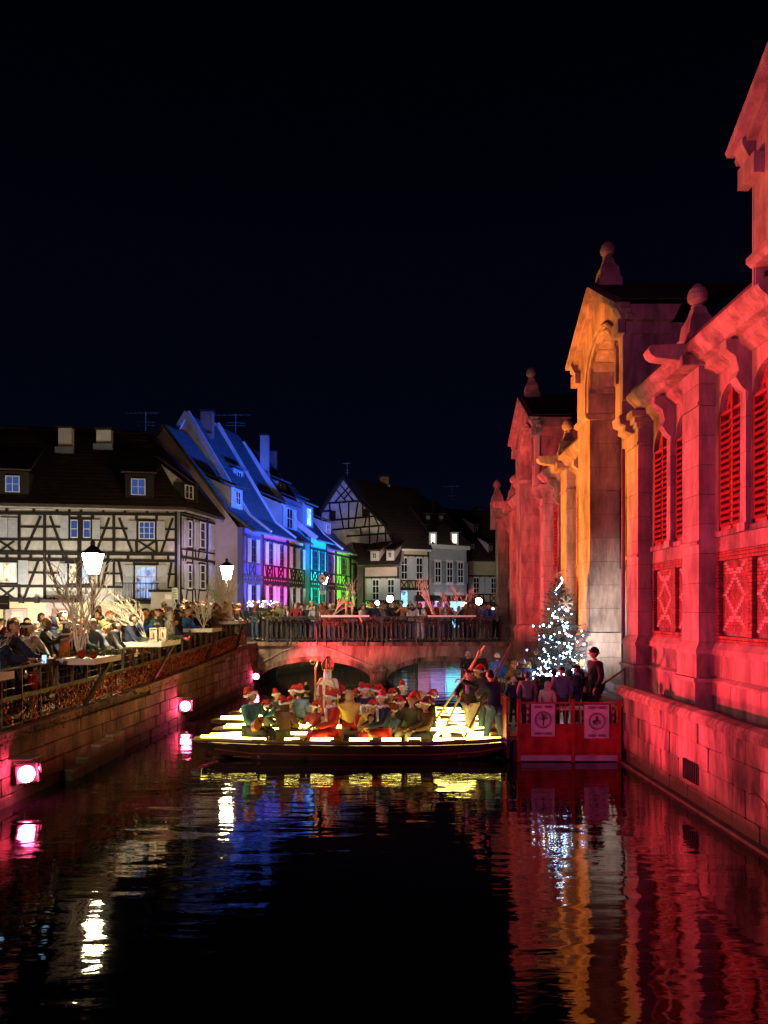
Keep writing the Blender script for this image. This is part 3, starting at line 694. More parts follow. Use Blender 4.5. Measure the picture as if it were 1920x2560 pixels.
def arch_wall(y0, y1, z0, z1, openings, m_, x0, x1, name='spandrel'):
    """wall band with round-headed openings: openings = (ya, yb, spring, crown)"""
    ys = sorted(set([y0, y1] + [a for a, _, _, _ in openings] + [b_ for _, b_, _, _ in openings] + [a + (b_ - a) * i / 12 for a, b_, _, _ in openings for i in range(1, 12)]))
    mb = MB()
    def zb(y, side):
        for a, b_, s_, c_ in openings:
            if a - 1e-6 <= y <= b_ + 1e-6 and a < y + side * 1e-4 < b_:
                u = (y - (a + b_) / 2) / ((b_ - a) / 2); return s_ + (c_ - s_) * math.sqrt(max(0, 1 - u * u))
        return z0
    for a, b_ in zip(ys, ys[1:]):
        za, zb_ = zb(a, 1), zb(b_, -1)
        mb.add([(x0, a, za), (x0, b_, zb_), (x0, b_, z1), (x0, a, z1), (x1, a, za), (x1, b_, zb_)], [(0, 3, 2, 1), (0, 1, 5, 4)])
        if abs(za - z0) > 1e-6 and a in [q[0] for q in openings]: pass
    for a, b_, s_, c_ in openings:
        for y in (a, b_): mb.add([(x0, y, z0), (x1, y, z0), (x1, y, s_), (x0, y, s_)], [(0, 1, 2, 3)])
    return mb.build(name, m_, HP)
def brick_panel(y0, y1, z0, z1, x, detail, seed):
    """recessed panel: dark brick with a lattice of pale bricks"""
    nr = 22; nc = 8; rh = (z1 - z0) / nr; cw = (y1 - y0) / nc; dark = MB(); light = MB()
    for r_ in range(nr):
        off = .5 if r_ % 2 else 0
        for c_ in range(-1, nc):
            a = y0 + (c_ + off) * cw; b_ = a + cw; a = max(a, y0); b_ = min(b_, y1)
            if b_ - a < .02: continue
            u = ((a + b_) / 2 - (y0 + y1) / 2) / cw
            tri = 3.5 * abs(1 - (r_ % 11) / 5.5) if r_ < 22 else 3.5
            is_l = abs(abs(u) - tri) < .62
            if is_l and detail: box2('brick', bricklight, HP, x - .006, x + .04, a + .005, b_ - .005, z0 + r_ * rh + .005, z0 + (r_ + 1) * rh - .004)
            else: (light if is_l else dark).box2(x, x + .04, a + .005, b_ - .005, z0 + r_ * rh + .005, z0 + (r_ + 1) * rh - .004)
    tag(dark.build('brickwork', brickred, HP), kind='stuff')
    if light.v: tag(light.build('pale_brickwork', bricklight, HP), kind='stuff')
def bay(y0, y1, detail):
    w_ = y1 - y0; j = .14; mu = .26; ww = (w_ - 2 * j - mu) / 2
    wa = (y0 + j, y0 + j + ww); wb = (y1 - j - ww, y1 - j)
    for k, (a, b_) in enumerate((wa, wb)):
        louvre_window(a, b_, 4.60, 7.15, 6.68, detail)
        box2('sill', sand_w, HP, XW - .06, XW + .12, a - .05, b_ + .05, 4.50, 4.595)
        brick_panel(a + .02, b_ - .02, 2.82, 4.05, XW + .07, detail, k)
    arch_wall(y0, y1, 4.60, 7.42, [(wa[0], wa[1], 6.68, 7.15), (wb[0], wb[1], 6.68, 7.15)], sand, XW, XW + .2)
    box2('window_band', sand, HP, XW, XW + .2, y0, y1, 4.24, 4.498)
    # mullion shaft and its corbel
    ym = (y0 + y1) / 2
    blocks(XW - .09, XW + .01, ym - .10, ym + .10, 4.64, 6.95, .6, sand_s, 3, 'shaft_block'); box2('shaft_base', sand_s, HP, XW - .13, XW, ym - .14, ym + .14, 4.5, 4.64)
    corbel(ym, 7.62, 1.0, .24, XW, .42)
    # brick field round the panels
    fld = MB(); rr = .0605
    zz = 2.62; i = 0
    while zz < 4.23:
        h = min(rr, 4.235 - zz); y = y0 - (.115 if i % 2 else 0)
        while y < y1:
            a, b_ = max(y, y0), min(y + .23, y1)
            segs = [(a, b_)]
            if 2.80 < zz + h and zz < 4.06:
                for (pa, pb) in (wa, wb):
                    ns_ = []
                    for (s0, s1) in segs:
                        if s1 <= pa or s0 >= pb: ns_.append((s0, s1)); continue
                        if s0 < pa: ns_.append((s0, pa))
                        if s1 > pb: ns_.append((pb, s1))
                    segs = ns_
            for s0, s1 in segs:
                if s1 - s0 > .02: fld.box2(XW, XW + .12, s0 + .004, s1 - .004, zz + .004, zz + h - .004)
            y += .23
        zz += rr; i += 1
    tag(fld.build('brickwork', brickred, HP), kind='stuff')
    box2('mortar_bed', sand_w, HP, XW + .10, XW + .2, y0, y1, 2.6, 4.24)
    # plinth: two courses under a sloped moulding
    profile('plinth_moulding', sand_s, [(XW + .1, 2.62), (XW, 2.62), (XW - .10, 2.50), (XW - .10, 2.40), (XW + .1, 2.40)], y0, y1)
    n_ = 3
    for k in range(n_):
        a = y0 + w_ * k / n_; b_ = y0 + w_ * (k + 1) / n_
        box2('plinth_stone', sand, HP, XW - .04, XW + .1, a + .004, b_ - .004, 2.0, 2.395)
        box2('plinth_stone', sand, HP, XW - .10, XW + .1, a + .004, b_ - .004, .9, 1.90)
    profile('plinth_moulding', sand_s, [(XW + .1, 1.995), (XW - .04, 1.995), (XW - .12, 1.94), (XW - .12, 1.905), (XW + .1, 1.905)], y0, y1)
def pier(y0, y1, ztop=7.62, base=.9, x0=5.7, x1=XW + .02):
    pl = .07
    box2('pier_base', sand, HP, x0 - pl * 1.6, x1, y0 - pl * 1.6, y1 + pl * 1.6, base, 1.90)
    box2('pier_base', sand_s, HP, x0 - pl * 1.6 - .03, x1, y0 - pl * 1.6 - .03, y1 + pl * 1.6 + .03, 1.905, 1.97)
    box2('pier_base', sand, HP, x0 - pl, x1, y0 - pl, y1 + pl, 1.975, 2.40)
    c_ = MB(); a = pl * 1.4
    c_.add([(x0 - a, y0 - a, 2.405), (x1, y0 - a, 2.405), (x1, y1 + a, 2.405), (x0 - a, y1 + a, 2.405), (x0 - a, y0 - a, 2.47), (x1, y0 - a, 2.47), (x1, y1 + a, 2.47), (x0 - a, y1 + a, 2.47), (x0, y0, 2.62), (x1, y0, 2.62), (x1, y1, 2.62), (x0, y1, 2.62)],
           [(0, 1, 5, 4), (3, 0, 4, 7), (2, 3, 7, 6), (4, 5, 9, 8), (7, 4, 8, 11), (6, 7, 11, 10)])
    c_.build('base_moulding', sand_s, HP)
    blocks(x0, x1, y0, y1, 2.62, 6.9, .53, sand_s, int(y0 * 10))
    box2('necking', sand_s, HP, x0 - .03, x1, y0 - .03, y1 + .03, 6.905, 6.97)
    blocks(x0, x1, y0, y1, 6.975, ztop, .33, sand_s, 5)
    profile('string_course', sand_s, [(x0 - .035, 4.40), (x0 - .035, 4.44), (x0 - .002, 4.47), (x0 - .002, 4.38)], y0 - .01, y1 + .01)
CORN = [(XW + .3, 7.42), (XW - .02, 7.42), (XW - .10, 7.50), (XW - .20, 7.56), (XW - .22, 7.66), (XW - .36, 7.70), (XW - .40, 7.78), (XW - .50, 7.86), (XW - .55, 7.93), (XW - .55, 8.0), (XW - .3, 8.03), (XW + .3, 8.05)]
def cornice(y0, y1):
    n_ = max(1, round((y1 - y0) / 1.1))
    for k in range(n_): profile('cornice_stone', sand, CORN, y0 + (y1 - y0) * k / n_ + .003, y0 + (y1 - y0) * (k + 1) / n_ - .003)
def wing(o, detail=False):
    bay(11.4 + o, 13.93 + o, detail); bay(14.7 + o, 17.26 + o, detail)
    pier(13.93 + o, 14.7 + o); pier(17.26 + o, 18.06 + o, 7.45)
    cornice(11.2 + o, 17.3 + o)
    # capital of the portal-side pier
    for k, (e_, z0, z1) in enumerate([(.05, 7.30, 7.38), (.11, 7.385, 7.50), (.20, 7.505, 7.64)]): box2('capital', sand_s, HP, 5.7 - e_, XW, 17.26 + o - e_, 18.06 + o + e_, z0, z1)
    # cornice break, spout and finial over the middle pier
    profile('spout', sand_s, [(5.6, 7.72), (4.95, 7.80), (4.86, 7.86), (4.82, 7.95), (4.86, 8.02), (5.6, 8.06)], 14.0 + o, 14.32 + o)
    box2('cornice_break', sand, HP, 5.38, 5.9, 13.86 + o, 14.77 + o, 7.62, 7.80)
    finial(5.84, 14.32 + o, 8.05, .95)
    prism('roof', rooft, HP, [(5.55, 11.2 + o, 8.06), (12, 11.2 + o, 9.9), (12, 18.4 + o, 9.9), (5.55, 18.4 + o, 8.06)], (0, 0, .08))
def portal(c, lit=None, lower=True):
    y0, y1 = c - 2.05, c + 1.92; ao, bo = c - 1.55, c + .75       # jambs
    X0, X1 = 5.4, 6.42; sp_, cr_ = 9.0, 10.0; oc, hw = (ao + bo) / 2, (bo - ao) / 2
    blocks(X0, X1, y0, ao, 7.66, 9.4, .45, sand_s, 1)
    if lower: blocks(X0 + .02, 6.25, bo, y1 + .02, 2.62, 8.2, .62, sand, 2)
    blocks(X0, X1, bo, y1, 8.36, 9.4, .45, sand_s, 3)
    profile('impost', sand_s, [(X0 - .02, 8.2), (X0 - .10, 8.26), (X0 - .10, 8.34), (X1, 8.355), (X1, 8.2)], bo - .05, y1 + .05)
    # far pier base
    if lower: box2('pier_base', sand, HP, X0 - .10, 6.3, bo - .10, y1 + .10, .6, 1.96)
    if lower: box2('pier_base', sand_s, HP, X0 - .06, 6.28, bo - .06, y1 + .06, 1.965, 2.35)
    if lower: profile('base_moulding', sand_s, [(X0 - .10, 2.355), (X0 - .10, 2.42), (X0 + .0, 2.60), (6.27, 2.60), (6.27, 2.355)], bo - .08, y1 + .06)
    # scroll carrying the near jamb on the pier capital
    profile('scroll', sand_s, [(5.45, 7.655), (5.10 + .25, 7.62), (5.38, 7.45), (5.5, 7.40), (5.48, 7.28), (5.62, 7.22), (5.72, 7.22), (5.72, 7.655)], y0 + .05, ao + .1)
    for y_ in (6.2, 4.9): pass
    # arch: front wall over the opening, built as a gable
    N = 14; mb = MB()
    def top(y): return 10.02 + (11.22 - 10.02) * (1 - abs(y - (y0 + y1) / 2) / ((y1 - y0) / 2))
    ys = [y0] + [oc - hw + 2 * hw * i / N for i in range(N + 1)] + [y1]
    mid = (y0 + y1) / 2; ys = sorted(set(ys + [mid]))
    def zb(y):
        if y <= ao + 1e-6 or y >= bo - 1e-6: return sp_ if ao - 1e-6 <= y <= bo + 1e-6 else 9.4
        u = (y - oc) / hw; return sp_ + (cr_ - sp_) * math.sqrt(max(0, 1 - u * u))
    for a, b_ in zip(ys, ys[1:]):
        m0 = (a + b_) / 2
        za, zb_ = (9.4, 9.4) if (m0 < ao or m0 > bo) else (zb(a), zb(b_))
        mb.add([(X0, a, za), (X0, b_, zb_), (X0, b_, top(b_)), (X0, a, top(a)), (X1, a, za), (X1, b_, zb_), (X1, b_, top(b_)), (X1, a, top(a))], [(0, 3, 2, 1), (0, 1, 5, 4), (4, 5, 6, 7), (3, 7, 6, 2)])
    mb.add([(X0, y0, 9.4), (X1, y0, 9.4), (X1, y0, 10.02), (X0, y0, 10.02)], [(0, 1, 2, 3)]); mb.add([(X0, y1, 9.4), (X1, y1, 9.4), (X1, y1, 10.02), (X0, y1, 10.02)], [(3, 2, 1, 0)])
    for y in (ao, bo): mb.add([(X0, y, 8.9), (X1, y, 8.9), (X1, y, 9.5), (X0, y, 9.5)], [(0, 1, 2, 3)])
    mb.build('gable_wall', sand, HP)
    # moulded arch rings
    for rr_, dx in ((.06, -.05), (.20, -.09)):
        rg_ = MB(); P = [(oc - (hw + rr_), sp_ - .6)] + [(oc - (hw + rr_) * math.cos(PI * i / 16), sp_ + (cr_ - sp_ + rr_) * math.sin(PI * i / 16)) for i in range(17)] + [(oc + hw + rr_, sp_ - .6)]
        rg_.tube([(X0 + dx + .05, y, z) for y, z in P], .05, 6); rg_.build('arch_moulding', sand_s, HP)
    for i in range(9):       # voussoirs seen under the arch
        a0, a1 = PI * i / 9 + .015, PI * (i + 1) / 9 - .015
        q = lambda a, e_: (oc - (hw - e_) * math.cos(a), sp_ + (cr_ - sp_ - e_) * math.sin(a))
        P = [q(a0, -.05), q(a1, -.05), q(a1, .012), q(a0, .012)]
        mb = MB(); mb.add([(X0 + .08, y, z) for y, z in P] + [(X1 - .3, y, z) for y, z in P], [(0, 1, 2, 3), (7, 6, 5, 4), (0, 4, 5, 1), (1, 5, 6, 2), (2, 6, 7, 3), (3, 7, 4, 0)]); mb.build('voussoir', sand_s, HP)
    # side walls towards the camera: recessed field in a frame
    for ysd, sg in ((y0, -1), (y1, 1)):
        box2('side_wall', sand, HP, X0 + .02, X1 + .9, min(ysd, ysd + sg * .02), max(ysd, ysd + sg * .02), 7.95, 9.72)
        box2('side_pilaster', sand_s, HP, X0, X0 + .16, min(ysd + sg * .021, ysd + sg * .06), max(ysd + sg * .021, ysd + sg * .06), 7.95, 9.72)
        box2('side_frieze', sand_s, HP, X0, X1 + .05, min(ysd + sg * .021, ysd + sg * .065), max(ysd + sg * .021, ysd + sg * .065), 9.45, 9.72)
        yc_ = ysd + sg * .22
        profile('eaves_cornice', sand_s, [(X0 - .06, 9.72), (X0 - .2, 9.98), (X0 - .2, 10.06), (X1 + .25, 10.06), (X1 + .2, 9.98), (X1 + .08, 9.72)], min(ysd - sg * .05, yc_), max(ysd - sg * .05, yc_))
        box2('kneeler', sand_s, HP, X0 - .15, X0 + .01, min(ysd - sg * .3, ysd + sg * .2), max(ysd - sg * .3, ysd + sg * .2), 9.42, 9.72)
    ym = (y0 + y1) / 2; hw2 = (y1 - y0) / 2 + .30
    for sg in (-1, 1):
        a, b_ = Vector((X0 - .02, ym + sg * hw2, 10.0)), Vector((X0 - .02, ym, 11.30)); nrm = (0, sg * .5, 1)
        for k, (w1, t1, off) in enumerate([(.36, .12, .0), (.26, .12, -.125), (.15, .12, -.25)]):
            o_ = Vector((0, 0, off)); bar('raking_cornice', sand_s, HP, a + o_ + Vector((-.09 * (2 - k) + .1, 0, 0)), b_ + o_ + Vector((-.09 * (2 - k) + .1, 0, 0)), w1, t1, nrm)
        prism('roof', rooft, HP, [(X0 - .16, ym + sg * (hw2 + .1), 10.08), (X0 - .16, ym, 11.42), (X1 + .6 + 2.2, ym, 11.42), (X1 + .3, ym + sg * (hw2 + .1), 10.08)], (0, 0, .04))
    finial(X0 + .25, ym, 11.30, .95)
    if not lower: return
    # recess with glazed door
    XB = 6.24
    box2('recess_wall', sand_w, HP, XB, XB + .1, ao - .1, bo + .1, 6.4, 9.9)
    box2('glazing', glow('portal_dark_glass', (.12, .16, .3), .18, .15), HP, XB + .0, XB + .03, 18.06 - 19.5 + c, bo, 4.3, 6.4)
    gb = MB()
    for z in (4.3, 4.75, 5.2, 5.65, 6.1): gb.box((XB - .02, oc, z), (.04, bo - ao + .2, .035))
    for k in range(5): gb.box((XB - .02, ao + (bo - ao) * k / 4, 5.35), (.04, .035, 2.1))
    gb.build('glazing_bars', metald, HP)
    box2('lit_door', lit or ironwhite, HP, XB, XB + .03, ao + .1, bo - .1, 1.5, 4.25)
    profile('inner_corbel', sand_s, [(6.24, 6.0), (5.9, 6.0), (5.9, 5.8), (6.0, 5.6), (6.1, 5.4), (6.24, 5.3)], ao - .1, ao + .25)
    for k in range(3): box2('door_step', sand_w, HP, 5.2 + k * .3, 6.3, c - 1.3, bo - .12, .5 + k * .25, .75 + k * .25)
    box2('threshold', sand_w, HP, 5.75, 6.3, c - 1.44, bo, 1.2, 1.36)
wing(0, True); portal(19.5); wing(10.1); portal(29.6, glow('portal_light_far', (.55, .75, 1), .7)); 
wing(20.2); portal(9.3, lower=False)
# D portal sits nearer than the regular step; end pier and cornice block at the far corner
blocks(5.55, 6.2, 37.4, 38.3, .6, 7.6, .55, sand_s, 9); profile('corner_cornice', sand, CORN, 37.3, 38.5); box2('corner_block', sand_s, HP, 5.3, 5.7, 37.9, 38.45, 7.2, 8.3)
finial(5.6, 38.1, 8.3, 1.05)
box2('back_wall', sand_w, HP, XW + .22, XW + .5, 5, 38.3, .9, 8.0)
box2('end_wall', sand_w, HP, XW, 14, 38.3, 38.5, .9, 8.0)
# ground strip and low wall between dock and hall
rb = thing('right_bank_wall', 'sandstone bank wall between the landing stage and the market hall', 'quay wall', (5.0, 24, 0))
for i in range(14):
    a = 16.45 + i * 1.2
    if a + 1.2 > 33.05: break
    for row in range(3): inst('stone', stone_me(sand_w, (i + row) % 5), rb, TRS((5.16, a + .6, -.05 + row * .42), (.2, 1.185, .405)))
    inst('coping_stone', stone_me(sand_w, i % 5), rb, TRS((5.3, a + .6, 1.06), (.62, 1.19, .14)))
tg = MB(); tg.add([(5.2, 16.3, 1.12), (9, 16.3, 1.12), (9, 38.4, 1.12), (5.2, 38.4, 1.12)], [(0, 1, 2, 3)]); tag(tg.build('pavement', street_m), kind='structure')
# ---------------------------------------------------------------- houses
def zc(ox, oy, s_): return lambda x, y: (ox + x * s_, oy + y * s_)
def roof_tiles(name, m_, parent, a, b_, c_, d_, th=.14):
    """roof slab a-b at the eaves, d-c at the ridge, with tile courses as steps"""
    a, b_, c_, d_ = map(Vector, (a, b_, c_, d_)); n_ = max(3, int((d_ - a).length / .30)); nrm = (b_ - a).cross(d_ - a).normalized()
    if nrm.z < 0: nrm = -nrm
    mb = MB()
    for i in range(n_):
        f0, f1 = i / n_, (i + 1) / n_
        p, q, r_, s_ = a.lerp(d_, f0), b_.lerp(c_, f0), b_.lerp(c_, f1), a.lerp(d_, f1); lo = nrm * (th + .022); hi = nrm * (th + .005); k = nrm * 0
        mb.add([p + k, q + k, r_ + k, s_ + k, p + lo, q + lo, r_ + hi, s_ + hi], [(3, 2, 1, 0), (4, 5, 6, 7), (0, 1, 5, 4), (1, 2, 6, 5), (2, 3, 7, 6), (3, 0, 4, 7)])
    return mb.build(name, m_, parent)
def wallbox(fr, parent, u0, u1, z0, z1, m_, th=.3, name='wall'): return fr.box(name, m_, parent, u0, u1, -th, 0, z0, z1)
def xbrace(fr, h, u0, u1, z0, z1, w=.09, m_=None, curved=False):
    fr.beam('brace', m_ or timber, h, (u0, z0), (u1, z1), w, 0.002, .045); fr.beam('brace', m_ or timber, h, (u1, z0), (u0, z1), w, 0.004, .05)
def stud(fr, h, u, z0, z1, w=.12, m_=None, v=.045): fr.box('post', m_ or timber, h, u - w / 2, u + w / 2, 0.002, v, z0, z1)
def rail(fr, h, u0, u1, z, w=.14, m_=None, v=.055): fr.box('beam', m_ or timber, h, u0, u1, 0.001, v, z - w / 2, z + w / 2)
def antenna(x, y, z0, h, w_, label, seed=0):
    mb = MB(); mb.tube([(x, y, z0), (x, y, z0 + h)], .025, 4); mb.tube([(x - w_, y, z0 + h * .93), (x + w_ * .7, y, z0 + h * .95)], .015, 3)
    for k in range(7): mb.tube([(x - w_ + k * w_ * .25, y - .25, z0 + h * .94), (x - w_ + k * w_ * .25, y + .25, z0 + h * .94)], .01, 3)
    for k in (.5, .62): mb.tube([(x - w_ * .45, y, z0 + h * k), (x + w_ * .45, y + .1, z0 + h * k)], .012, 3)
    tag(mb.build('antenna', zinc), label, 'antenna')

# --- half-timbered corner house on the left
LH = thing('corner_house', 'cream half-timbered corner house with grey shutters and steep dark tiled roof', 'house', (-10.2, 38, 1.8))
f1 = Frame((-24.0, 35.5), (-10.2, 38.0)); f2 = Frame((-10.2, 38.0), (-9.0, 43.6))
za = zc(0, 1020, .38577)
def L1(x, y): return f1.px(*za(x, y))
def L2(x, y): return f2.px(*za(x, y))
EZ = 8.05
wallbox(f1, LH, 0, f1.len - .001, 3.6, EZ, plaster); wallbox(f1, LH, 0, f1.len - .001, 1.6, 3.6, plaster_y, .25)
wallbox(f2, LH, .3, f2.len, 3.6, EZ, plaster); wallbox(f2, LH, .25, f2.len, 1.6, 3.6, plaster_w)
def bL(a, b_, w, L_=L1, fr=f1, nm='beam', v=.05):
    fr.beam(nm, timber, LH, L_(*a), L_(*b_), w, .002, v)
K = .0076
for (a, b_, w, v) in [((-720, 676), (1150, 690), .15, .07), ((-720, 848), (1150, 856), .12, .06), ((-720, 932), (1150, 947), .18, .08), ((-720, 975), (1150, 992), .14, .07),
                   ((-720, 1152), (440, 1157), .11, .06), ((430, 1158), (870, 1162), .10, .06), ((1010, 1162), (1150, 1166), .1, .06), ((-720, 1238), (545, 1247), .19, .09), ((-720, 640), (1150, 652), .08, .05)]: bL(a, b_, w, v=v)
for x, y0, y1, w in [(125, 690, 1240, .13), (290, 690, 1240, .13), (430, 945, 1242, .12), (515, 690, 1245, .19), (600, 690, 935, .15), (738, 690, 945, .13), (885, 690, 945, .13), (1015, 690, 945, .12),
                     (738, 992, 1160, .11), (1143, 660, 1262, .17), (450, 690, 850, .08), (870, 1000, 1240, .10), (1020, 1000, 1160, .1), (-30, 690, 1240, .13), (520, 945, 1245, .1), (640, 990, 1160, .1)]:
    bL((x, y0), (x, y1), w, nm='post', v=.045)
for x in (45, 220, 370, 450, 525, 670, 810, 955, 1085): bL((x, 648), (x, 680), .12, nm='stud', v=.044)
for x in (45, 200, 320, 410, 640, 700, 830, 990, 1090): bL((x, 945), (x, 982), .12, nm='stud', v=.044)
for a, b_ in [((135, 770), (395, 771)), ((650, 778), (830, 782)), ((1070, 785), (1138, 787)), ((182, 1066), (388, 1070)), ((680, 1072), (795, 1074)), ((1085, 1076), (1138, 1078))]: bL(a, b_, .10, v=.043)
for a, b_ in [((265, 700), (165, 925)), ((325, 700), (405, 925)), ((708, 712), (625, 932)), ((772, 712), (857, 937)), ((1120, 712), (1045, 937)), ((248, 992), (160, 1225)), ((312, 992), (392, 1228)), ((700, 992), (662, 1158)), ((768, 992), (802, 1158)), ((1112, 1002), (1085, 1165))]:
    bL(a, b_, .12, nm='brace', v=.035)
for x_ in (-190, -340, -480, -620): bL((x_, 690), (x_, 1240), .13, nm='post', v=.045)
for a, b_ in [((-210, 700), (-300, 925)), ((-320, 700), (-230, 925)), ((-500, 700), (-590, 925)), ((-360, 992), (-450, 1225)), ((-640, 992), (-560, 1225))]: bL(a, b_, .12, nm='brace', v=.035)
for a, b_, c_, d_ in [(0, 862, 92, 926), (897, 862, 1006, 934), (0, 1166, 92, 1236)]:
    bL((a, b_), (c_, d_), .10, nm='brace', v=.034); bL((c_, b_), (a, d_), .10, nm='brace', v=.030)
def Lwin(fr, L_, x0, x1, y0, y1, pane, nx=2, ny=2, v=0.0, m_=None):
    a, b_ = L_(x0, y1), L_(x1, y0); fr.box('surround', timber, LH, a[0] - .1, b_[0] + .1, 0.001, .04, a[1] - .1, b_[1] + .14)
    return window(fr, LH, a[0], b_[0], a[1], b_[1], pane, nx, ny, v=.035, fm=m_)
def Lsh(fr, L_, x0, x1, y0, y1, m_=None): a, b_ = L_(x0, y1), L_(x1, y0); return shutter(fr, LH, a[0], b_[0], a[1], b_[1], m_, .06)
Lsh(f1, L1, 0, 52, 712, 838); Lsh(f1, L1, 57, 116, 714, 838)
Lwin(f1, L1, 460, 506, 726, 842, glowglass, 1, 2); Lwin(f1, L1, 542, 588, 728, 842, glowglass, 1, 2); Lsh(f1, L1, 395, 445, 700, 846); Lsh(f1, L1, 600, 650, 726, 850)
Lwin(f1, L1, 900, 1005, 738, 850, glowglass, 3, 3); Lsh(f1, L1, 830, 885, 732, 850); Lsh(f1, L1, 1017, 1070, 736, 854)
Lwin(f1, L1, -60, 112, 1003, 1130, warmlit, 4, 3); Lsh(f1, L1, 122, 186, 988, 1142); Lsh(f1, L1, 388, 438, 1008, 1142)
Lwin(f1, L1, 452, 497, 1010, 1134, warmlit, 1, 3); Lwin(f1, L1, 535, 580, 1010, 1136, coldlit, 1, 3)
Lwin(f1, L1, 878, 1015, 1022, 1242, lit_window('blue_lit_room', (.35, .5, 1), .75), 4, 3); Lsh(f1, L1, 800, 866, 1018, 1242); Lsh(f1, L1, 1020, 1086, 1020, 1172)
# ground floor: stone framed window, door under a small roof, brackets
gw = L1(75, 1400), L1(150, 1340)
pinks = mat('pink_sandstone', (.48, .33, .30), .8, var=.2, scale=3)
for (x0, x1, y0, y1) in [(48, 74, 1320, 1420), (152, 176, 1320, 1420), (48, 176, 1300, 1319)]:
    a, b_ = L1(x0, y1), L1(x1, y0); f1.box('stone_surround', pinks, LH, a[0], b_[0], .0, .08, a[1], b_[1])
window(f1, LH, gw[0][0], gw[1][0], gw[0][1], gw[1][1], warmlit, 2, 2)
for (x0, x1, y0, y1) in [(300, 338, 1300, 1450), (448, 480, 1300, 1450), (298, 482, 1280, 1299), (310, 470, 1262, 1279)]:
    a, b_ = L1(x0, y1), L1(x1, y0); f1.box('door_surround', pinks, LH, a[0], b_[0], .0, .12, max(a[1], 1.8), b_[1])
a, b_ = L1(339, 1450), L1(447, 1301); dr_ = f1.box('door', mat('brown_door', (.26, .15, .08), .6), LH, a[0], b_[0], .01, .05, 1.83, b_[1])
window(f1, LH, a[0] + .35, b_[0] - .05, 2.2, b_[1] - .1, dkglass, 2, 4, v=.045)
a, b_ = L1(290, 1262), L1(500, 1245); f1.box('door_roof', rooft, LH, a[0], b_[0], .05, .7, a[1], b_[1] + .02)
for x in (145, 245, 345, 440): a = L1(x, 1262); f1.box('bracket', timber, LH, a[0] - .09, a[0] + .09, .0, .3, a[1] - .02, a[1] + .26)
# balcony before the french window, annex block with dark lid
a, b_ = L1(760, 1250), L1(1000, 1140)
f1.box('balcony_floor', timber, LH, a[0], b_[0] + .3, .0, .8, a[1] - .15, a[1]); bal = MB()
for k in range(30):
    u = a[0] + (b_[0] + .3 - a[0]) * k / 29; p = f1.pt(u, .76, a[1]); bal.tube([p, p + Vector((0, 0, .85))], .012, 4)
bal.tube([f1.pt(a[0], .76, a[1] + .85), f1.pt(b_[0] + .3, .76, a[1] + .85)], .02, 4); bal.build('balcony_railing', metald, LH)
ax = thing('annex_block', 'small white annex with flat dark lid before the corner house', 'outbuilding', f1.pt(f1.px(415, 1500)[0], 1, 1.83), None)
uu0, uu1 = f1.px(387, 1500)[0], f1.px(438, 1500)[0]; zt = f1.px(400, 1482)[1]
f1.box('wall', plaster_w, ax, uu0, uu1, .3, 1.6, 1.83, zt); f1.box('lid', timber, ax, uu0 - .1, uu1 + .1, .2, 1.7, zt, zt + .12)
# side wall
for (a, b_, w) in [((1166, 690), (1462, 772), .10), ((1166, 962), (1455, 1012), .13), ((1166, 1258), (1450, 1280), .13), ((1166, 912), (1455, 955), .07), ((1166, 1170), (1455, 1182), .08)]: bL(a, b_, w, L2, f2, v=.06)
for x in (1170, 1246, 1340, 1420, 1452): bL((x, 700), (x, 1270), .10, L2, f2, 'post', .045)
for k, (a, b_, c_, d_) in enumerate([(1185, 1210, 1212, 1236), (1255, 1280, 1290, 1322), (1345, 1384, 1386, 1402)]):
    dy = (a - 1185) * .16
    for (t0, t1) in ((733, 900), (1012, 1172)):
        dz = dy * (1 if t0 < 900 else .35)
        Lsh(f2, L2, a, b_, t0 + dz, t1 + dz * .6); p, q = L2(c_, t1 + dz * .6), L2(d_, t0 + dz)
        f2.box('surround', timber, LH, p[0] - .05, q[0] + .15, .001, .03, p[1] - .1, q[1] + .1); window(f2, LH, p[0], q[0], p[1], q[1], dkglass, 1, 3, v=.03)
Lsh(f2, L2, 1425, 1446, 785, 930); 
for x0, x1 in ((1172, 1186), (1212, 1200), (1290, 1280), (1262, 1270), (1345, 1330), (1392, 1402), (1440, 1430)):
    bL((x0, 915), (x1, 990), .09, L2, f2, 'brace', .034); bL((x0, 1180), (x1, 1268), .09, L2, f2, 'brace', .034)
# downpipe, gutter
p = f1.pt(f1.len + .05, .25, 0); dpb = MB(); dpb.tube([(p.x, p.y, EZ), (p.x - .0, p.y, EZ - .3), (p.x, p.y + .0, 1.9)], .05, 6); dpb.build('downpipe', zinc, LH)
gt = MB(); gt.tube([f1.pt(-.2, .5, EZ + .02), f1.pt(f1.len + .4, .5, EZ + .02)], .075, 6); gt.tube([f1.pt(f1.len + .4, .5, EZ + .02), f2.pt(f2.len + .2, .5, EZ + .02)], .075, 6); gt.build('gutter', mat('pale_gutter', (.4, .36, .28), .5, metal=.2), LH)
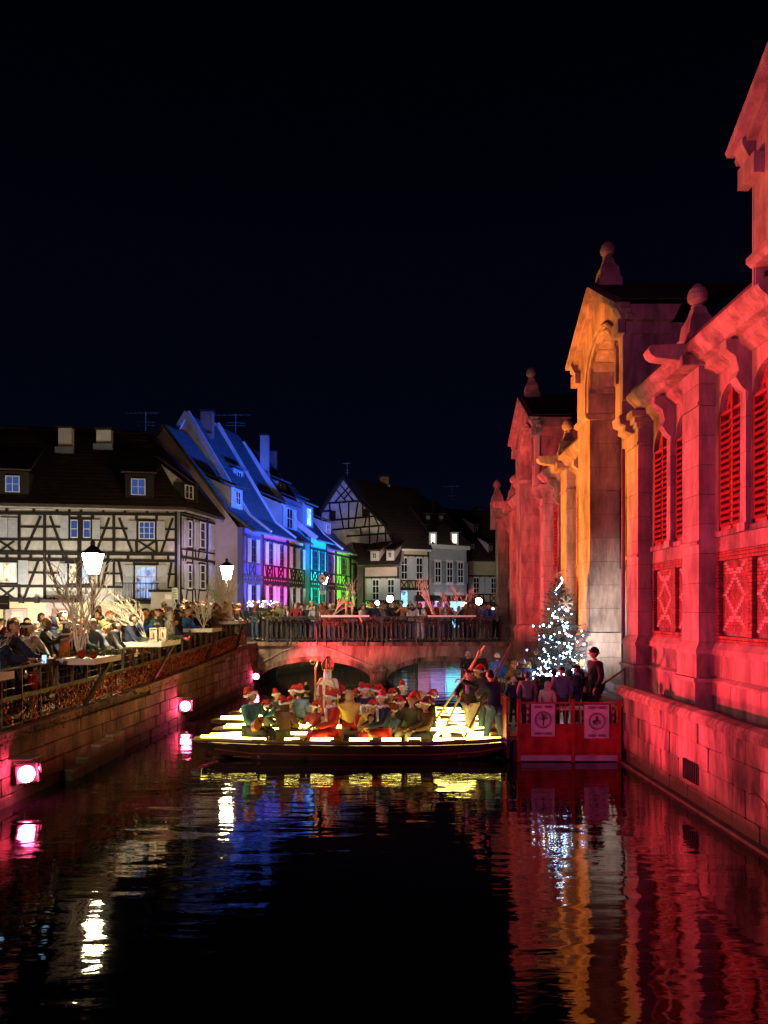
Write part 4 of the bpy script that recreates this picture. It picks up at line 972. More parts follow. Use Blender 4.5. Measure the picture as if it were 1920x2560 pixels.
# roof: front slope, hipped right side
e0, e1, e2 = f1.pt(-.3, .55, EZ + .05), f1.pt(f1.len + .5, .55, EZ + .05), f2.pt(f2.len + .3, .5, EZ + .05)
RZ = Z(1090, 41.3); r0, r1 = f1.pt(-.3, -4.2, RZ), Vector((X(372, 41.5), 41.5, RZ)); r0 = r1 - (e1 - e0).normalized() * 14.5
roof_tiles('roof', rooft, LH, e0, e1, r1, r0)
roof_tiles('roof', rooft, LH, e1, e2, r1 + Vector((.02, .05, 0)), r1)
rc = MB(); r = random.Random(2)
for k in range(34):
    p = r0.lerp(r1, k / 34); q = r0.lerp(r1, (k + .96) / 34); rc.tube([p + Vector((0, 0, .2)), q + Vector((0, 0, .2))], .12, 6)
tag(rc.build('ridge_tiles', rooft, LH), kind='stuff')
def chimney(parent, x, y, z0, z1, w_, d_, m_=None, name='chimney'):
    c_ = box2(name, m_ or plaster_g, parent, x - w_ / 2, x + w_ / 2, y, y + d_, z0, z1)
    box2('cap', timber, c_, x - w_ / 2 - .08, x + w_ / 2 + .08, y - .08, y + d_ + .08, z1, z1 + .12)
    box2('flashing', zinc, c_, x - w_ / 2 - .12, x + w_ / 2 + .12, y - .14, y - .001, z0 - .05, z0 + .25); return c_
yr = r1.y - 1.3
chimney(LH, X(162, yr - 1.5), yr - 1.5, Z(1130, yr - 1.5), Z(1070, yr - 1.5), .66, .35, plaster_w); chimney(LH, X(259, yr - .9), yr - .9, Z(1122, yr - .9), Z(1075, yr - .9), .74, .35, plaster_w)
antenna(X(364, 42), 42, RZ, 1.5, 1.05, 'thin television antenna on the dark roof of the corner house')
def dormer(parent, px0, px1, py_t, py_b, d, pane=dkglass, wpx=None, m_=plaster, roofm=None, ang=0, nx=2, ny=2, depth=2.4, rtop=.55, wy=None, sh=None):
    """roof dormer: front with window, cheeks, shed roof running back; px/py give its front on the plane at distance d"""
    x0, x1, z0, z1 = X(px0, d), X(px1, d), Z(py_b, d), Z(py_t, d)
    fr = Frame((x0, d), (x0 + (x1 - x0) * math.cos(ang), d + (x1 - x0) * math.sin(ang))); w_ = fr.len
    b0 = fr.box('dormer', m_, parent, 0, w_, -depth, 0, z0, z1)
    if wpx: a, c_ = fr.px(wpx[0], py_t)[0], fr.px(wpx[1], py_t)[0]
    else: a, c_ = w_ * .2, w_ * .8
    za_, zb_ = (Z(wy[1], d), Z(wy[0], d)) if wy else (z0 + .12, z1 - .15)
    wf = inst('dormer_window', winframe_me(whitep, nx, ny), parent, fr.M(a, c_, .02, .08, za_, zb_)); inst('pane', cube_me(pane), wf, fr.M(a + .02, c_ - .02, .025, .04, za_ + .02, zb_ - .02))
    if sh:
        for s0, s1 in sh: inst('shutter', shutter_me(shutm), parent, fr.M(s0 * w_, s1 * w_, .06, .1, za_, zb_))
    P = [fr.pt(-.15, .25, z1), fr.pt(w_ + .15, .25, z1), fr.pt(w_ + .15, -depth - .6, z1 + rtop), fr.pt(-.15, -depth - .6, z1 + rtop)]
    roof_tiles('dormer_roof', roofm or rooft, parent, *P, th=.06); return b0
dormer(LH, -30, 66, 1176, 1240, 36.2, glowglass, (14, 50), m_=timber, wy=(1188, 1229), rtop=1.5, depth=1.6, ang=f1.ang)
dormer(LH, 313, 383, 1184, 1246, 37.3, glowglass, (328, 364), m_=timber, wy=(1196, 1237), rtop=1.6, depth=1.6, ang=f1.ang)
# side dormer with a pale triangular cheek
dq = [Vector((X(402, 38.6), 38.6, Z(1160, 38.6))), Vector((X(453, 38.0), 38.0, Z(1250, 38.0))), Vector((X(457, 38.4), 38.4, Z(1203, 38.4)))]
prism('dormer_cheek', plaster, LH, dq, (.12, 1.1, 0)); fd = Frame((dq[1].x, dq[1].y - .02), (dq[1].x + .75, dq[1].y + 1.5))
fd.box('dormer', timber, LH, 0, 1.3, -.5, 0, Z(1252, 38.4), Z(1208, 38.4)); inst('dormer_window', winframe_me(whitep, 2, 2), LH, fd.M(.25, .85, .01, .07, Z(1247, 38.4), Z(1213, 38.4)))
roof_tiles('dormer_roof', rooft, LH, (X(392, 38.3), 38.1, Z(1143, 38.3)), (X(484, 38.3), 38.0, Z(1210, 38.3)), (X(490, 40), 40.2, Z(1206, 40)), (X(398, 39.6), 39.6, Z(1140, 39.6)), th=.05)

# --- row of houses along the quay beyond the bridge
def rowt(t): return (FA.lerp(FB, t).x, FA.lerp(FB, t).y)
rl_ = rowf.len
roofb = mat('grey_row_tiles', (.10, .11, .12), .8, var=.25, scale=3, rand=.1)
gablem = mat('pale_gable_verge', (.72, .74, .78), .7, var=.1)
def tinted(name, c): return mat(name, c, .9, var=.1, scale=1.2)
def facade(h, fr, u0, u1, z0, z1, floors, wins, wall, pane=dkglass, shm=None, tm=None, shut=True, xb=True, ww=.62, open_a=0, wf=None):
    """timber framed front: floors = list of (sill z, head z); wins = window centres as fractions"""
    wallbox(fr, h, u0, u1, z0, z1, wall)
    w_ = u1 - u0; T_ = tm or timber
    stud(fr, h, u0 + .08, z0, z1, .14, T_); stud(fr, h, u1 - .08, z0, z1, .14, T_)
    for (sl, hd) in floors:
        rail(fr, h, u0, u1, hd + .14, .13, T_); rail(fr, h, u0, u1, sl - .05, .10, T_, .05); rail(fr, h, u0, u1, sl - .78, .15, T_, .07); rail(fr, h, u0, u1, sl - 1.02, .12, T_, .06)
        n_ = max(3, round(w_ / .38))
        for k in range(1, n_): stud(fr, h, u0 + w_ * k / n_, sl - 1.0, sl - .8, .09, T_, .04)
        cs = [u0 + w_ * f for f in wins]
        for c_ in cs:
            stud(fr, h, c_ - ww / 2 - .06, sl - .72, hd + .1, .09, T_); stud(fr, h, c_ + ww / 2 + .06, sl - .72, hd + .1, .09, T_)
            if xb: xbrace(fr, h, c_ - ww / 2, c_ + ww / 2, sl - .70, sl - .10, .07, T_)
            fr.box('reveal', T_, h, c_ - ww / 2 - .02, c_ + ww / 2 + .02, .001, .02, sl, hd)
            window(fr, h, c_ - ww / 2, c_ + ww / 2, sl, hd, pane, 2, 3, v=.01, fm=wf or (whitep if shut else T_))
            if shut: shutter(fr, h, c_ - ww / 2 - .46, c_ - ww / 2 - .03, sl, hd, shm, .06); shutter(fr, h, c_ + ww / 2 + .03, c_ + ww / 2 + .46, sl, hd, shm, .06)
        edges = [u0 + .2] + cs + [u1 - .2]
        for a, b_ in zip(edges, edges[1:]):
            if b_ - a > 1.1:
                m0 = (a + b_) / 2
                fr.beam('brace', T_, h, (m0 - .18, sl - .70), (m0 - .02, hd), .08, .002, .035)
            s0 = a + (ww / 2 + .25 if a in cs else .1); 
            if b_ - s0 > .6: fr.beam('brace', T_, h, (s0 + .1, sl - .1), (s0 + .3, sl - .7), .07, .002, .035)
def rowhouse(name, label, t0, t1, wall, ridge, eave=7.7, floors=((5.85, 7.15), (3.15, 4.6)), wins=(.5,), pane=dkglass, depth=9.6, shm=None, tm=None, shut=True, over=.55, verge=True, xb=True, gable_m=None, ww=.62, jut=0.0):
    a, b_ = rowt(t0), rowt(t1); fr = Frame(a, b_); h = thing(name, label, 'house', (a[0], a[1], 1.83)); w_ = fr.len
    if jut: fr = Frame((a[0] + fr.n.x * jut, a[1] + fr.n.y * jut), (b_[0] + fr.n.x * jut, b_[1] + fr.n.y * jut))
    facade(h, fr, 0.0, w_ - .02, 1.83, eave, floors, wins, wall, pane, shm, tm, shut, xb, ww, wf=greytim)
    D2 = depth / 2
    for u in (0.02, w_ - .04):
        prism('gable', gable_m or wall, h, [fr.pt(u, -.3, 1.83), fr.pt(u, -.3, eave), fr.pt(u, -D2, ridge - .1), fr.pt(u, -depth, eave), fr.pt(u, -depth, 1.83)], fr.u * .02)
    for sgn in (1, -1):
        v0 = over if sgn > 0 else -depth - over; zs = eave - over * .45
        if sgn > 0:   # bell-cast foot of the roof
            roof_tiles('roof', roofb, h, fr.pt(-.02, v0, zs), fr.pt(w_, v0, zs), fr.pt(w_, -.9, eave + .85), fr.pt(-.02, -.9, eave + .85), .12)
            roof_tiles('roof', roofb, h, fr.pt(-.02, -.9, eave + .85), fr.pt(w_, -.9, eave + .85), fr.pt(w_, -D2, ridge), fr.pt(-.02, -D2, ridge), .12)
        else: roof_tiles('roof', roofb, h, fr.pt(-.02, v0, zs), fr.pt(w_, v0, zs), fr.pt(w_, -D2, ridge), fr.pt(-.02, -D2, ridge), .12)
    if verge:
        for (p, q) in ((fr.pt(-.03, v_ := .5, eave - .1), fr.pt(-.03, -.9, eave + .98)), (fr.pt(-.03, -.9, eave + .98), fr.pt(-.03, -D2, ridge + .18)), (fr.pt(-.03, -D2, ridge + .18), fr.pt(-.03, -depth, eave + .1))):
            bar('verge_board', gablem, h, p, q, .14, .34, None)
    g_ = MB(); g_.tube([fr.pt(0, over + .05, eave - over * .4), fr.pt(w_, over + .05, eave - over * .4)], .07, 6); g_.build('gutter', zinc, h)
    return h, fr
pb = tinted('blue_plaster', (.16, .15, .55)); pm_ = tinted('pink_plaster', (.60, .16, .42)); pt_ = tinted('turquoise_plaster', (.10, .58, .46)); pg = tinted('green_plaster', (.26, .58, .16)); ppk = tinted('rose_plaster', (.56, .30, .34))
greytim = mat('grey_timber', (.09, .085, .10), .8, var=.2, scale=6, rand=.15)
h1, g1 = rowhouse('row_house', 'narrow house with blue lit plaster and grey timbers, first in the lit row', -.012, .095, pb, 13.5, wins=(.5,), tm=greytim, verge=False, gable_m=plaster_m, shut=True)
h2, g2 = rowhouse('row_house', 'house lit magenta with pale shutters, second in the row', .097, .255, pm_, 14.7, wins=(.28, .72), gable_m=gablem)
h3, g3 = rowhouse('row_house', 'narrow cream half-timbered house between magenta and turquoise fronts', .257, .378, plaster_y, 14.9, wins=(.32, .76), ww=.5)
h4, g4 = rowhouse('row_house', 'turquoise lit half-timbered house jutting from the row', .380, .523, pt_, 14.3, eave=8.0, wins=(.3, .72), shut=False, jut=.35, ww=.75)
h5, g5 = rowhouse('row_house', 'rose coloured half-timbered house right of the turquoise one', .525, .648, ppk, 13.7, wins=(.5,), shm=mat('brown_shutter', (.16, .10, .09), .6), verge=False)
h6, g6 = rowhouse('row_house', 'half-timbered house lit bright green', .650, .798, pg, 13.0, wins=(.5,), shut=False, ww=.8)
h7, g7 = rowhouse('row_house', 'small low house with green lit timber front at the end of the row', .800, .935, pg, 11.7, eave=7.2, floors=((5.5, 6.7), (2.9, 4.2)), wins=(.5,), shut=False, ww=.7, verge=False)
chimney(h2, *g2.pt(1.2, -4.2, 0).xy, 13.6, 15.2, .7, .6, mat('old_brick', (.3, .16, .12), .9)); chimney(h4, *g4.pt(.4, -3.4, 0).xy, 12.2, 15.0, .55, .5, plaster_g); chimney(h5, *g5.pt(1.5, -4.6, 0).xy, 13.2, 14.9, .9, .5, mat('old_brick', (.3, .16, .12), .9))
antenna(*g3.pt(3.0, -5, 0).xy, 14.9, 1.6, 1.5, 'wide thin antenna above the blue lit roofs')
an = rowf.ang + 0.0
def rdormer(h, fr, u0, u1, v, z0, z1, pane, m_, side=True, shut=False, roofm=None, rise=.9):
    D = 2.2
    fr.box('dormer', m_, h, u0, u1, v - D, v, z0, z1)
    wf = inst('dormer_window', winframe_me(whitep, 2, 2), h, fr.M(u0 + (u1 - u0) * .28, u0 + (u1 - u0) * .72, v + .02, v + .08, z0 + .2, z1 - .15)); inst('pane', cube_me(pane), wf, fr.M(u0 + (u1 - u0) * .29, u0 + (u1 - u0) * .71, v + .03, v + .045, z0 + .22, z1 - .17))
    if shut:
        for a in (.02, .74): inst('shutter', shutter_me(shutm), h, fr.M(u0 + (u1 - u0) * a, u0 + (u1 - u0) * (a + .24), v + .06, v + .10, z0 + .2, z1 - .15))
    roof_tiles('dormer_roof', roofm or roofb, h, fr.pt(u0 - .15, v + .3, z1), fr.pt(u1 + .15, v + .3, z1), fr.pt(u1 + .15, v - D - .3, z1 + rise * 1.3), fr.pt(u0 - .15, v - D - .3, z1 + rise * 1.3), .07)
    for u in (u0 - .01, u1): prism('dormer_cheek', m_, h, [fr.pt(u, v, z1 - .05), fr.pt(u, v - D, z1 + rise), fr.pt(u, v - D, z0)], fr.u * .02)
rdormer(h1, g1, .5, 1.9, -.9, 8.9, 10.0, dkglass, plaster_g, roofm=rooft)
rdormer(h3, g3, .3, 2.6, -.5, 8.2, 9.9, dkglass, plaster_g, shut=True)
rdormer(h2, g2, 1.6, 3.0, -2.6, 10.6, 11.8, dkglass, plaster_g)
rdormer(h4, g4, .6, 2.6, -.7, 8.7, 10.3, cyanlit, plaster_g)
rdormer(h4, g4, 1.0, 2.6, -2.7, 11.0, 12.0, dkglass, plaster_g); rdormer(h5, g5, .5, 2.3, -2.2, 10.2, 11.3, dkglass, plaster_g)
rdormer(h6, g6, .8, 2.4, -1.2, 8.8, 9.9, dkglass, plaster_g)

# --- low mauve house with two dormers, gabled house, grey house, dark end houses
zq = zc(780, 1160, .28933)
def plainroof(h, fr, w_, eave, ridge, depth, m_=rooft, u0=-.1, hip0=0, hip1=0):
    roof_tiles('roof', m_, h, fr.pt(u0, .45, eave - .1), fr.pt(w_ + .1, .45, eave - .1), fr.pt(w_ + .1 - hip1, -depth / 2, ridge), fr.pt(u0 + hip0, -depth / 2, ridge), .12)
    roof_tiles('roof', m_, h, fr.pt(w_ + .1, -depth - .4, eave), fr.pt(u0, -depth - .4, eave), fr.pt(u0 + hip0, -depth / 2, ridge), fr.pt(w_ + .1 - hip1, -depth / 2, ridge), .12)
    for u, hp in ((0.03, hip0), (w_ - .05, hip1)):
        if not hp: prism('gable', plaster_g, h, [fr.pt(u, 0, 1.83), fr.pt(u, 0, eave), fr.pt(u, -depth / 2, ridge - .1), fr.pt(u, -depth, eave), fr.pt(u, -depth, 1.83)], fr.u * .02)
        else: roof_tiles('roof', m_, h, fr.pt(0 if u < 1 else w_, .4, eave), fr.pt(0 if u < 1 else w_, -depth - .3, eave), fr.pt(hip0 if u < 1 else w_ - hip1, -depth / 2, ridge), fr.pt(hip0 if u < 1 else w_ - hip1, -depth / 2, ridge), .1)
hl = thing('low_house', 'low mauve half-timbered house with two small roof dormers', 'house', (X(908, 60), 60, 1.83)); fl = Frame((X(908, 59), 59), (X(998, 58), 58))
facade(hl, fl, 0, fl.len, 1.83, Z(1418, 58.5), [(3.95, 5.55), (1.5, 2.9)], (.36, .78), mat('mauve_pink_plaster', (.48, .36, .34), .9, var=.1), shm=shutm, xb=False, ww=.55)
EL = Z(1416, 58.5)
roof_tiles('roof', rooft, hl, fl.pt(-.2, .45, EL), fl.pt(fl.len + .2, .45, EL), fl.pt(fl.len - .8, -3.4, Z(1345, 62)), fl.pt(-2.4, -3.4, Z(1345, 62)), .12)
for a, b_ in ((.22, .42), (.66, .84)):
    rdormer(hl, fl, a * fl.len, b_ * fl.len + .1, .1, Z(1403, 59), Z(1379, 59), dkglass, plaster_m, roofm=rooft, rise=.7)
for u in (.30, .80):
    fb = MB(); r = random.Random(int(u * 10))
    for _ in range(160):
        p = fl.pt(u * fl.len + r.uniform(-.5, .5), r.uniform(.1, .35), 3.75 + r.uniform(-.35, .15)); fb.ball(p, r.uniform(.03, .07), n=4)
    tag(fb.build('window_plants', firm, hl), kind='stuff')
HG = thing('gabled_house', 'tall house whose half-timbered gable shows above the lit row', 'house', (X(994, 60), 60, 1.83))
fg_ = Frame((X(994, 60) - 7.6, 64.6), (X(994, 60), 60.0)); wg = fg_.len
def G(x, y): return fg_.px(*zq(x, y))
gp = [G(740, 1250), G(740, 720), G(640, 540), G(430, 330), G(280, 125), G(135, 335), G(85, 430), G(60, 720), G(60, 1250)]
prism('gable', plaster, HG, [fg_.pt(min(u, wg), 0, z) for u, z in gp], -fg_.n * .25)
def bG(a, b_, w=.13, v=.05, nm='beam'): fg_.beam(nm, timber, HG, G(*a), G(*b_), w, .002, v)
for a, b_ in [((135, 340), (440, 318)), ((95, 410), (490, 390) if False else (170, 405)), ((95, 495), (560, 450)), ((180, 570), (640, 528)), ((300, 625), (665, 600)), ((520, 690), (700, 670)), ((600, 745), (725, 742)), ((60, 800), (735, 800))]: bG(a, b_)
for a, b_ in [((155, 340), (160, 470)), ((235, 335), (275, 560)), ((320, 335), (318, 560)), ((440, 322), (440, 450)), ((495, 380), (500, 690)), ((400, 330), (365, 545)), ((540, 455), (575, 530)), ((580, 540), (560, 680)), ((635, 530), (640, 740)), ((420, 545), (425, 620)), ((640, 745), (655, 880)), ((725, 745), (740, 1200)), ((470, 460), (455, 540))]: bG(a, b_, .11, .045, 'post')
for a, b_ in [((245, 180), (365, 320)), ((215, 225), (300, 330)), ((330, 185), (200, 330)), ((345, 225), (280, 300)), ((300, 240), (355, 320))]: bG(a, b_, .10, .04, 'brace')
for a, b_ in [((155, 405), (205, 480)), ((440, 385), (495, 455))]:
    p, q = G(a[0], b_[1]), G(b_[0], a[1]); fg_.box('hatch', timber, HG, p[0], q[0], .0, .06, p[1], q[1])
frg = Frame((X(994, 60), 60.0), (X(1073, 61), 61.0)); EG = 7.95
facade(HG, frg, .0, frg.len - .02, 1.83, EG, [(5.55, 7.35), (2.75, 4.75)], (.20, .68), plaster_y, shm=shutm, xb=True, ww=.55)
inst('lit_pane', cube_me(cyanlit), HG, frg.M(.2 * frg.len - .25, .2 * frg.len + .25, .075, .08, 2.8, 4.7))
apex = fg_.pt(G(280, 125)[0], 0, G(280, 125)[1]); wr = frg.u * (frg.len)
kn = fg_.pt(min(G(640, 540)[0], wg), .0, G(640, 540)[1])
ridge2 = Vector((X(975, 66), 66, Z(1213, 66)))
roof_tiles('roof', rooft, HG, frg.pt(-.1, .5, EG), frg.pt(frg.len, .5, EG), frg.pt(frg.len, -1.3, kn.z), kn, .12)
roof_tiles('roof', rooft, HG, kn, frg.pt(frg.len, -1.3, kn.z), ridge2 + Vector((2.4, 1, -.3)), apex, .12)
roof_tiles('roof', rooft, HG, fg_.pt(G(85, 430)[0], .2, G(85, 430)[1]), apex, ridge2 + Vector((0, 3, -.5)), fg_.pt(G(85, 430)[0], -3, G(85, 430)[1]) + Vector((2, 4, 0)), .12)
for a, b_ in ((gp[1], gp[2]), (gp[2], gp[3]), (gp[3], gp[4]), (gp[4], gp[5]), (gp[5], gp[6])):
    fg_.beam('verge_board', timber, HG, (min(a[0], wg + .1), a[1] + .1), (min(b_[0], wg + .1), b_[1] + .1), .2, .0, .3)
chimney(HG, X(961, 65), 65, Z(1220, 65), Z(1192, 65), .75, .6, mat('old_brick', (.3, .16, .12), .9))
antenna(X(868, 63), 63, apex.z - .3, 1.7, .35, 'short antenna above the tall timbered gable'); antenna(X(1130, 70), 70, 12.0, 2.6, .9, 'tall antenna mast behind the grey house')
HK = thing('grey_house', 'grey rendered house with pale shutters and two lit dormer windows', 'house', (X(1075, 61), 61, 1.83)); fk = Frame((X(1075, 61), 61), (X(1166, 63), 63)); EK = Z(1373, 62)
wallbox(fk, HK, 0, fk.len, 1.83, EK, plaster_g)
for (sl, hd) in ((5.35, 7.1), (2.45, 4.5)):
    for c_ in (.2, .52, .82):
        u = c_ * fk.len; fk.box('surround', whitep, HK, u - .37, u + .37, .0, .03, sl - .12, hd + .12); window(fk, HK, u - .3, u + .3, sl, hd, cyanlit if (sl < 3 and c_ < .3) else dkglass, 2, 3, v=.025); shutter(fk, HK, u - .72, u - .39, sl, hd, mat('blue_grey_shutter', (.25, .29, .32), .6)); shutter(fk, HK, u + .39, u + .72, sl, hd, mat('blue_grey_shutter', (.25, .29, .32), .6))  # cyan ground floor pane is assumed from colours mirrored under the arch
fk.box('cornice', whitep, HK, -.1, fk.len + .1, 0, .35, EK, EK + .3); frg.box('cornice', whitep, HG, -.1, frg.len, .05, .4, EG - .15, EG + .1)
k1 = Z(1316, 62.5)
roof_tiles('roof', rooft, HK, fk.pt(-.1, .4, EK + .3), fk.pt(fk.len + .1, .4, EK + .3), fk.pt(fk.len - .5, -.8, k1), fk.pt(.0, -.8, k1), .1)
roof_tiles('roof', rooft, HK, fk.pt(-.1, -.8, k1), fk.pt(fk.len - .3, -.8, k1), Vector((X(1095, 67), 67, Z(1258, 67))), Vector((X(985, 67), 67, Z(1216, 67))), .1)
for px_ in (1082, 1136):
    dormer(HK, px_ - 9, px_ + 10, 1331, 1362, 60.7 + (px_ - 1082) * .021, glow('warm_dormer_light', (1, .93, .7), 2.2), nx=2, ny=2, depth=1.2, rtop=.1, wy=(1334, 1359), m_=whitep)
for px_ in (1070, 1103): dormer(HK, px_ - 6, px_ + 6, 1286, 1301, 62.5, dkglass, nx=2, ny=2, depth=1.5, rtop=.3, m_=timber)
HJ = thing('dark_house', 'dark roofed timbered house with pale dormer cheeks, farthest right of the row', 'house', (X(1168, 66), 66, 1.83)); fj = Frame((X(1166, 66), 66), (X(1275, 67), 67)); EJ = Z(1403, 66)
facade(HJ, fj, 0, fj.len, 1.83, EJ, [(4.6, 6.0), (1.9, 3.5)], (.22, .62, .95), plaster_y, xb=True, ww=.55)
inst('lit_pane', cube_me(glow('warm_dormer_light', (1, .93, .7), 2.2)), HJ, fj.M(.62 * fj.len - .2, .62 * fj.len + .2, .075, .08, 2.0, 3.4))
roof_tiles('roof', rooft, HJ, fj.pt(-.3, .5, EJ), fj.pt(fj.len, .5, EJ), fj.pt(fj.len, -5, Z(1278, 71)), fj.pt(-3.6, -5, Z(1270, 71)), .12)
for px_, py_, d_ in ((1190, 1322, 68), (1181, 1366, 66.4), (1226, 1370, 66.6)):
    dormer(HJ, px_ - 4, px_ + 6, py_ - 9, py_ + 9, d_, dkglass, nx=1, ny=2, depth=1.4, rtop=.2, m_=timber)
    prism('dormer_cheek', plaster_m, HJ, [(X(px_ - 33, d_), d_ + .4, Z(py_ - 28, d_)), (X(px_ - 5, d_), d_ - .1, Z(py_ + 12, d_)), (X(px_ - 5, d_), d_ - .1, Z(py_ - 10, d_))], (0, .1, 0))
bx = thing('dark_chimney_house', 'black roof behind the others with a slim chimney beside the market hall', 'house', (10, 80, 1.8))
prism('roof', rooft, bx, [(X(1195, 80), 80, Z(1400, 80)), (X(1200, 80), 80, Z(1290, 80)), (X(1240, 80), 80, Z(1262, 80)), (X(1400, 80), 80, Z(1262, 80)), (X(1400, 80), 80, Z(1400, 80))], (0, 5, 0))
chimney(bx, X(1196, 79.5), 79.5, Z(1290, 80), Z(1272, 80), .7, .5, plaster_g)
# glowing stalls added on the far quay, assumed from colours mirrored under the right arch
for k, (px_, w_, col, st_, lb) in enumerate([(1095, 1.3, (.55, .3, 1), .9, 'assumed far stall glowing violet behind the bridge railing, added for the arch reflection'), (1138, 1.7, (.15, .65, 1), 2.6, 'assumed far stall glowing cyan behind the bridge railing, added for the arch reflection'), (1060, 1.0, (1, .25, .7), .5, 'assumed far stall glowing pink behind the bridge railing, added for the arch reflection')]):
    x, d = X(px_, 59.6), 59.3; t_ = thing('assumed_stall', lb, 'assumed stall', (x, d, 1.83), 'assumed stalls on the far quay')
    for sx in (-1, 1): box('post', timber, t_, (x + sx * w_ / 2, d - .02, 2.9), (.07, .07, 2.1)); box('post', timber, t_, (x + sx * w_ / 2, d + .8, 2.9), (.07, .07, 2.1))
    box('counter', whitep, t_, (x, d + .05, 2.3), (w_, .3, .9)); box('lit_back', glow('stall_%d' % k, col, st_), t_, (x, d + .7, 3.2), (w_ - .1, .04, 1.3)); box('lit_front', glow('stall_%d' % k, col, st_), t_, (x, d - .12, 2.3), (w_ - .1, .02, .8))  # both glowing panels are added for the coloured reflection in the water
    prism('roof', rooft, t_, [(x - w_ / 2 - .15, d - .35, 3.9), (x - w_ / 2 - .15, d + .4, 4.35), (x - w_ / 2 - .15, d + 1.0, 3.9)], (w_ + .3, 0, 0))
# house lights: one assumed projector for each colour, standing on the far quay edge
def projector(p, aim, col, power, deg, label, size=.2, blend=.15, sq=False):
    t_ = thing('projector', label, 'projector', p, 'assumed projectors aimed at the houses'); R = orient(Vector(aim) - Vector(p), (0, 0, 1)); c = Vector(p) - (Vector(aim) - Vector(p)).normalized() * .28
    mb = MB(); mb.box((0, 0, 0), (.3, .26, .3)); mb.box((0, .15, 0), (.26, .03, .26)); mb.build('housing', metald, t_, world=Matrix.Translation(c) @ R)
    rod('foot', metald, t_, (c.x, c.y, p[2] - .5), (c.x, c.y, c.z), .06)
    spot('assumed_projector_light', p, aim, col, power, deg, blend, size, sq)
for h_fr, col, pw, u_, lb in ((g1, (.10, .10, 1), 900, 1.2, 'assumed projector washing the first row house blue'), (g2, (1, .10, .75), 700, 1.9, 'assumed projector washing the second row house magenta'), (g3, (1, .9, .7), 130, 1.4, 'assumed projector dimly lighting the cream row house'),
                              (g4, (.02, 1, .62), 1000, 1.7, 'assumed projector washing the jutting row house turquoise'), (g5, (1, .45, .75), 260, 1.5, 'assumed projector dimly lighting the rose row house'), (g6, (.30, 1, .12), 1100, 1.8, 'assumed projector washing the green row house'), (g7, (.22, 1, .12), 620, 1.6, 'assumed projector washing the last row house green')):
    d_ = 3.3; sp_ = h_fr.pt(u_, d_, 2.25); am = h_fr.pt(u_, 0, 5.1); projector(tuple(sp_), tuple(am), col, pw * 2.2, 2 * math.degrees(math.atan(h_fr.len / 2 / 3.9)) * 1.0 + 8, lb, blend=.25, sq=True)
projector((3.9, 40.0, 2.6), (-9.6, 46.5, 12.0), (.015, .12, 1), 27000, 36, 'assumed strong blue projector on the right bank behind the bridge', .2, .5)
projector((3.6, 44.0, 2.4), (-6.8, 57, 12.2), (.02, .10, 1), 20000, 42, 'assumed blue projector at the far quay corner', .2, .6)
# ---------------------------------------------------------------- people: one skinned body per pose, clothes grown over it
def skin(verts, edges, radii, sub=1):
    me = bpy.data.meshes.new('tmp'); me.from_pydata(verts, edges, []); o = bpy.data.objects.new('tmp', me); COL.objects.link(o)
    md = o.modifiers.new('s', 'SKIN'); md.use_smooth_shade = True
    for i, r_ in enumerate(radii): me.skin_vertices[0].data[i].radius = r_ if isinstance(r_, tuple) else (r_, r_)
    for i in range(len(verts)): me.skin_vertices[0].data[i].use_root = (i == 0)
    ss = o.modifiers.new('u', 'SUBSURF'); ss.levels = sub; ss.render_levels = sub
    dg = bpy.context.evaluated_depsgraph_get(); ev = o.evaluated_get(dg); out = bpy.data.meshes.new_from_object(ev)
    bpy.data.objects.remove(o); bpy.data.meshes.remove(me)
    return out
def joinm(name, parts, mats):
    """parts: (mesh, material index)"""
    mb = MB()
    for me, k in parts: mb.add([v.co[:] for v in me.vertices], [tuple(p.vertices) for p in me.polygons], k)
    return mb.mesh(name, mats, True)
def head_mesh(hc, tilt=0, turn=0, beard=None):
    """head with nose, eyes, mouth, ears, centred at hc, facing -Y"""
    mb = MB(); mb.ball((0, 0, 0), (.076, .094, .113), 0, 14)
    v = []
    for x, y, z in mb.v:
        if z < -.02: k = 1 - .33 * min(1, (-z - .02) / .09); x *= k; y = y * (1 - .18 * min(1, (-z - .02) / .09)) - .012 * min(1, (-z - .02) / .09)
        if y < -.06 and abs(z) < .03 and .015 < abs(x) < .055: y += .010      # sockets
        v.append((x, y, z))
    mb.v = v
    mb.add([(-.016, -.090, -.03), (.016, -.090, -.03), (0, -.120, -.026), (0, -.092, .025), (0, -.094, -.044)], [(0, 2, 3), (2, 1, 3), (0, 4, 2), (4, 1, 2)])
    for s_ in (-1, 1):
        mb.ball((s_ * .030, -.080, .012), (.012, .010, .008), 1, 6); mb.box((s_ * .030, -.088, .030), (.030, .008, .006), k=2)
        mb.ball((s_ * .078, .005, -.005), (.010, .022, .030), 0, 6)
    mb.box((0, -.086, -.062), (.040, .010, .008), k=3)
    R = Matrix.Translation(hc) @ Matrix.Rotation(turn, 4, 'Z') @ Matrix.Rotation(-tilt, 4, 'X')
    me = mb.mesh('h', [MATS['dark_glass']] * 4, True); me.transform(R); return me, R
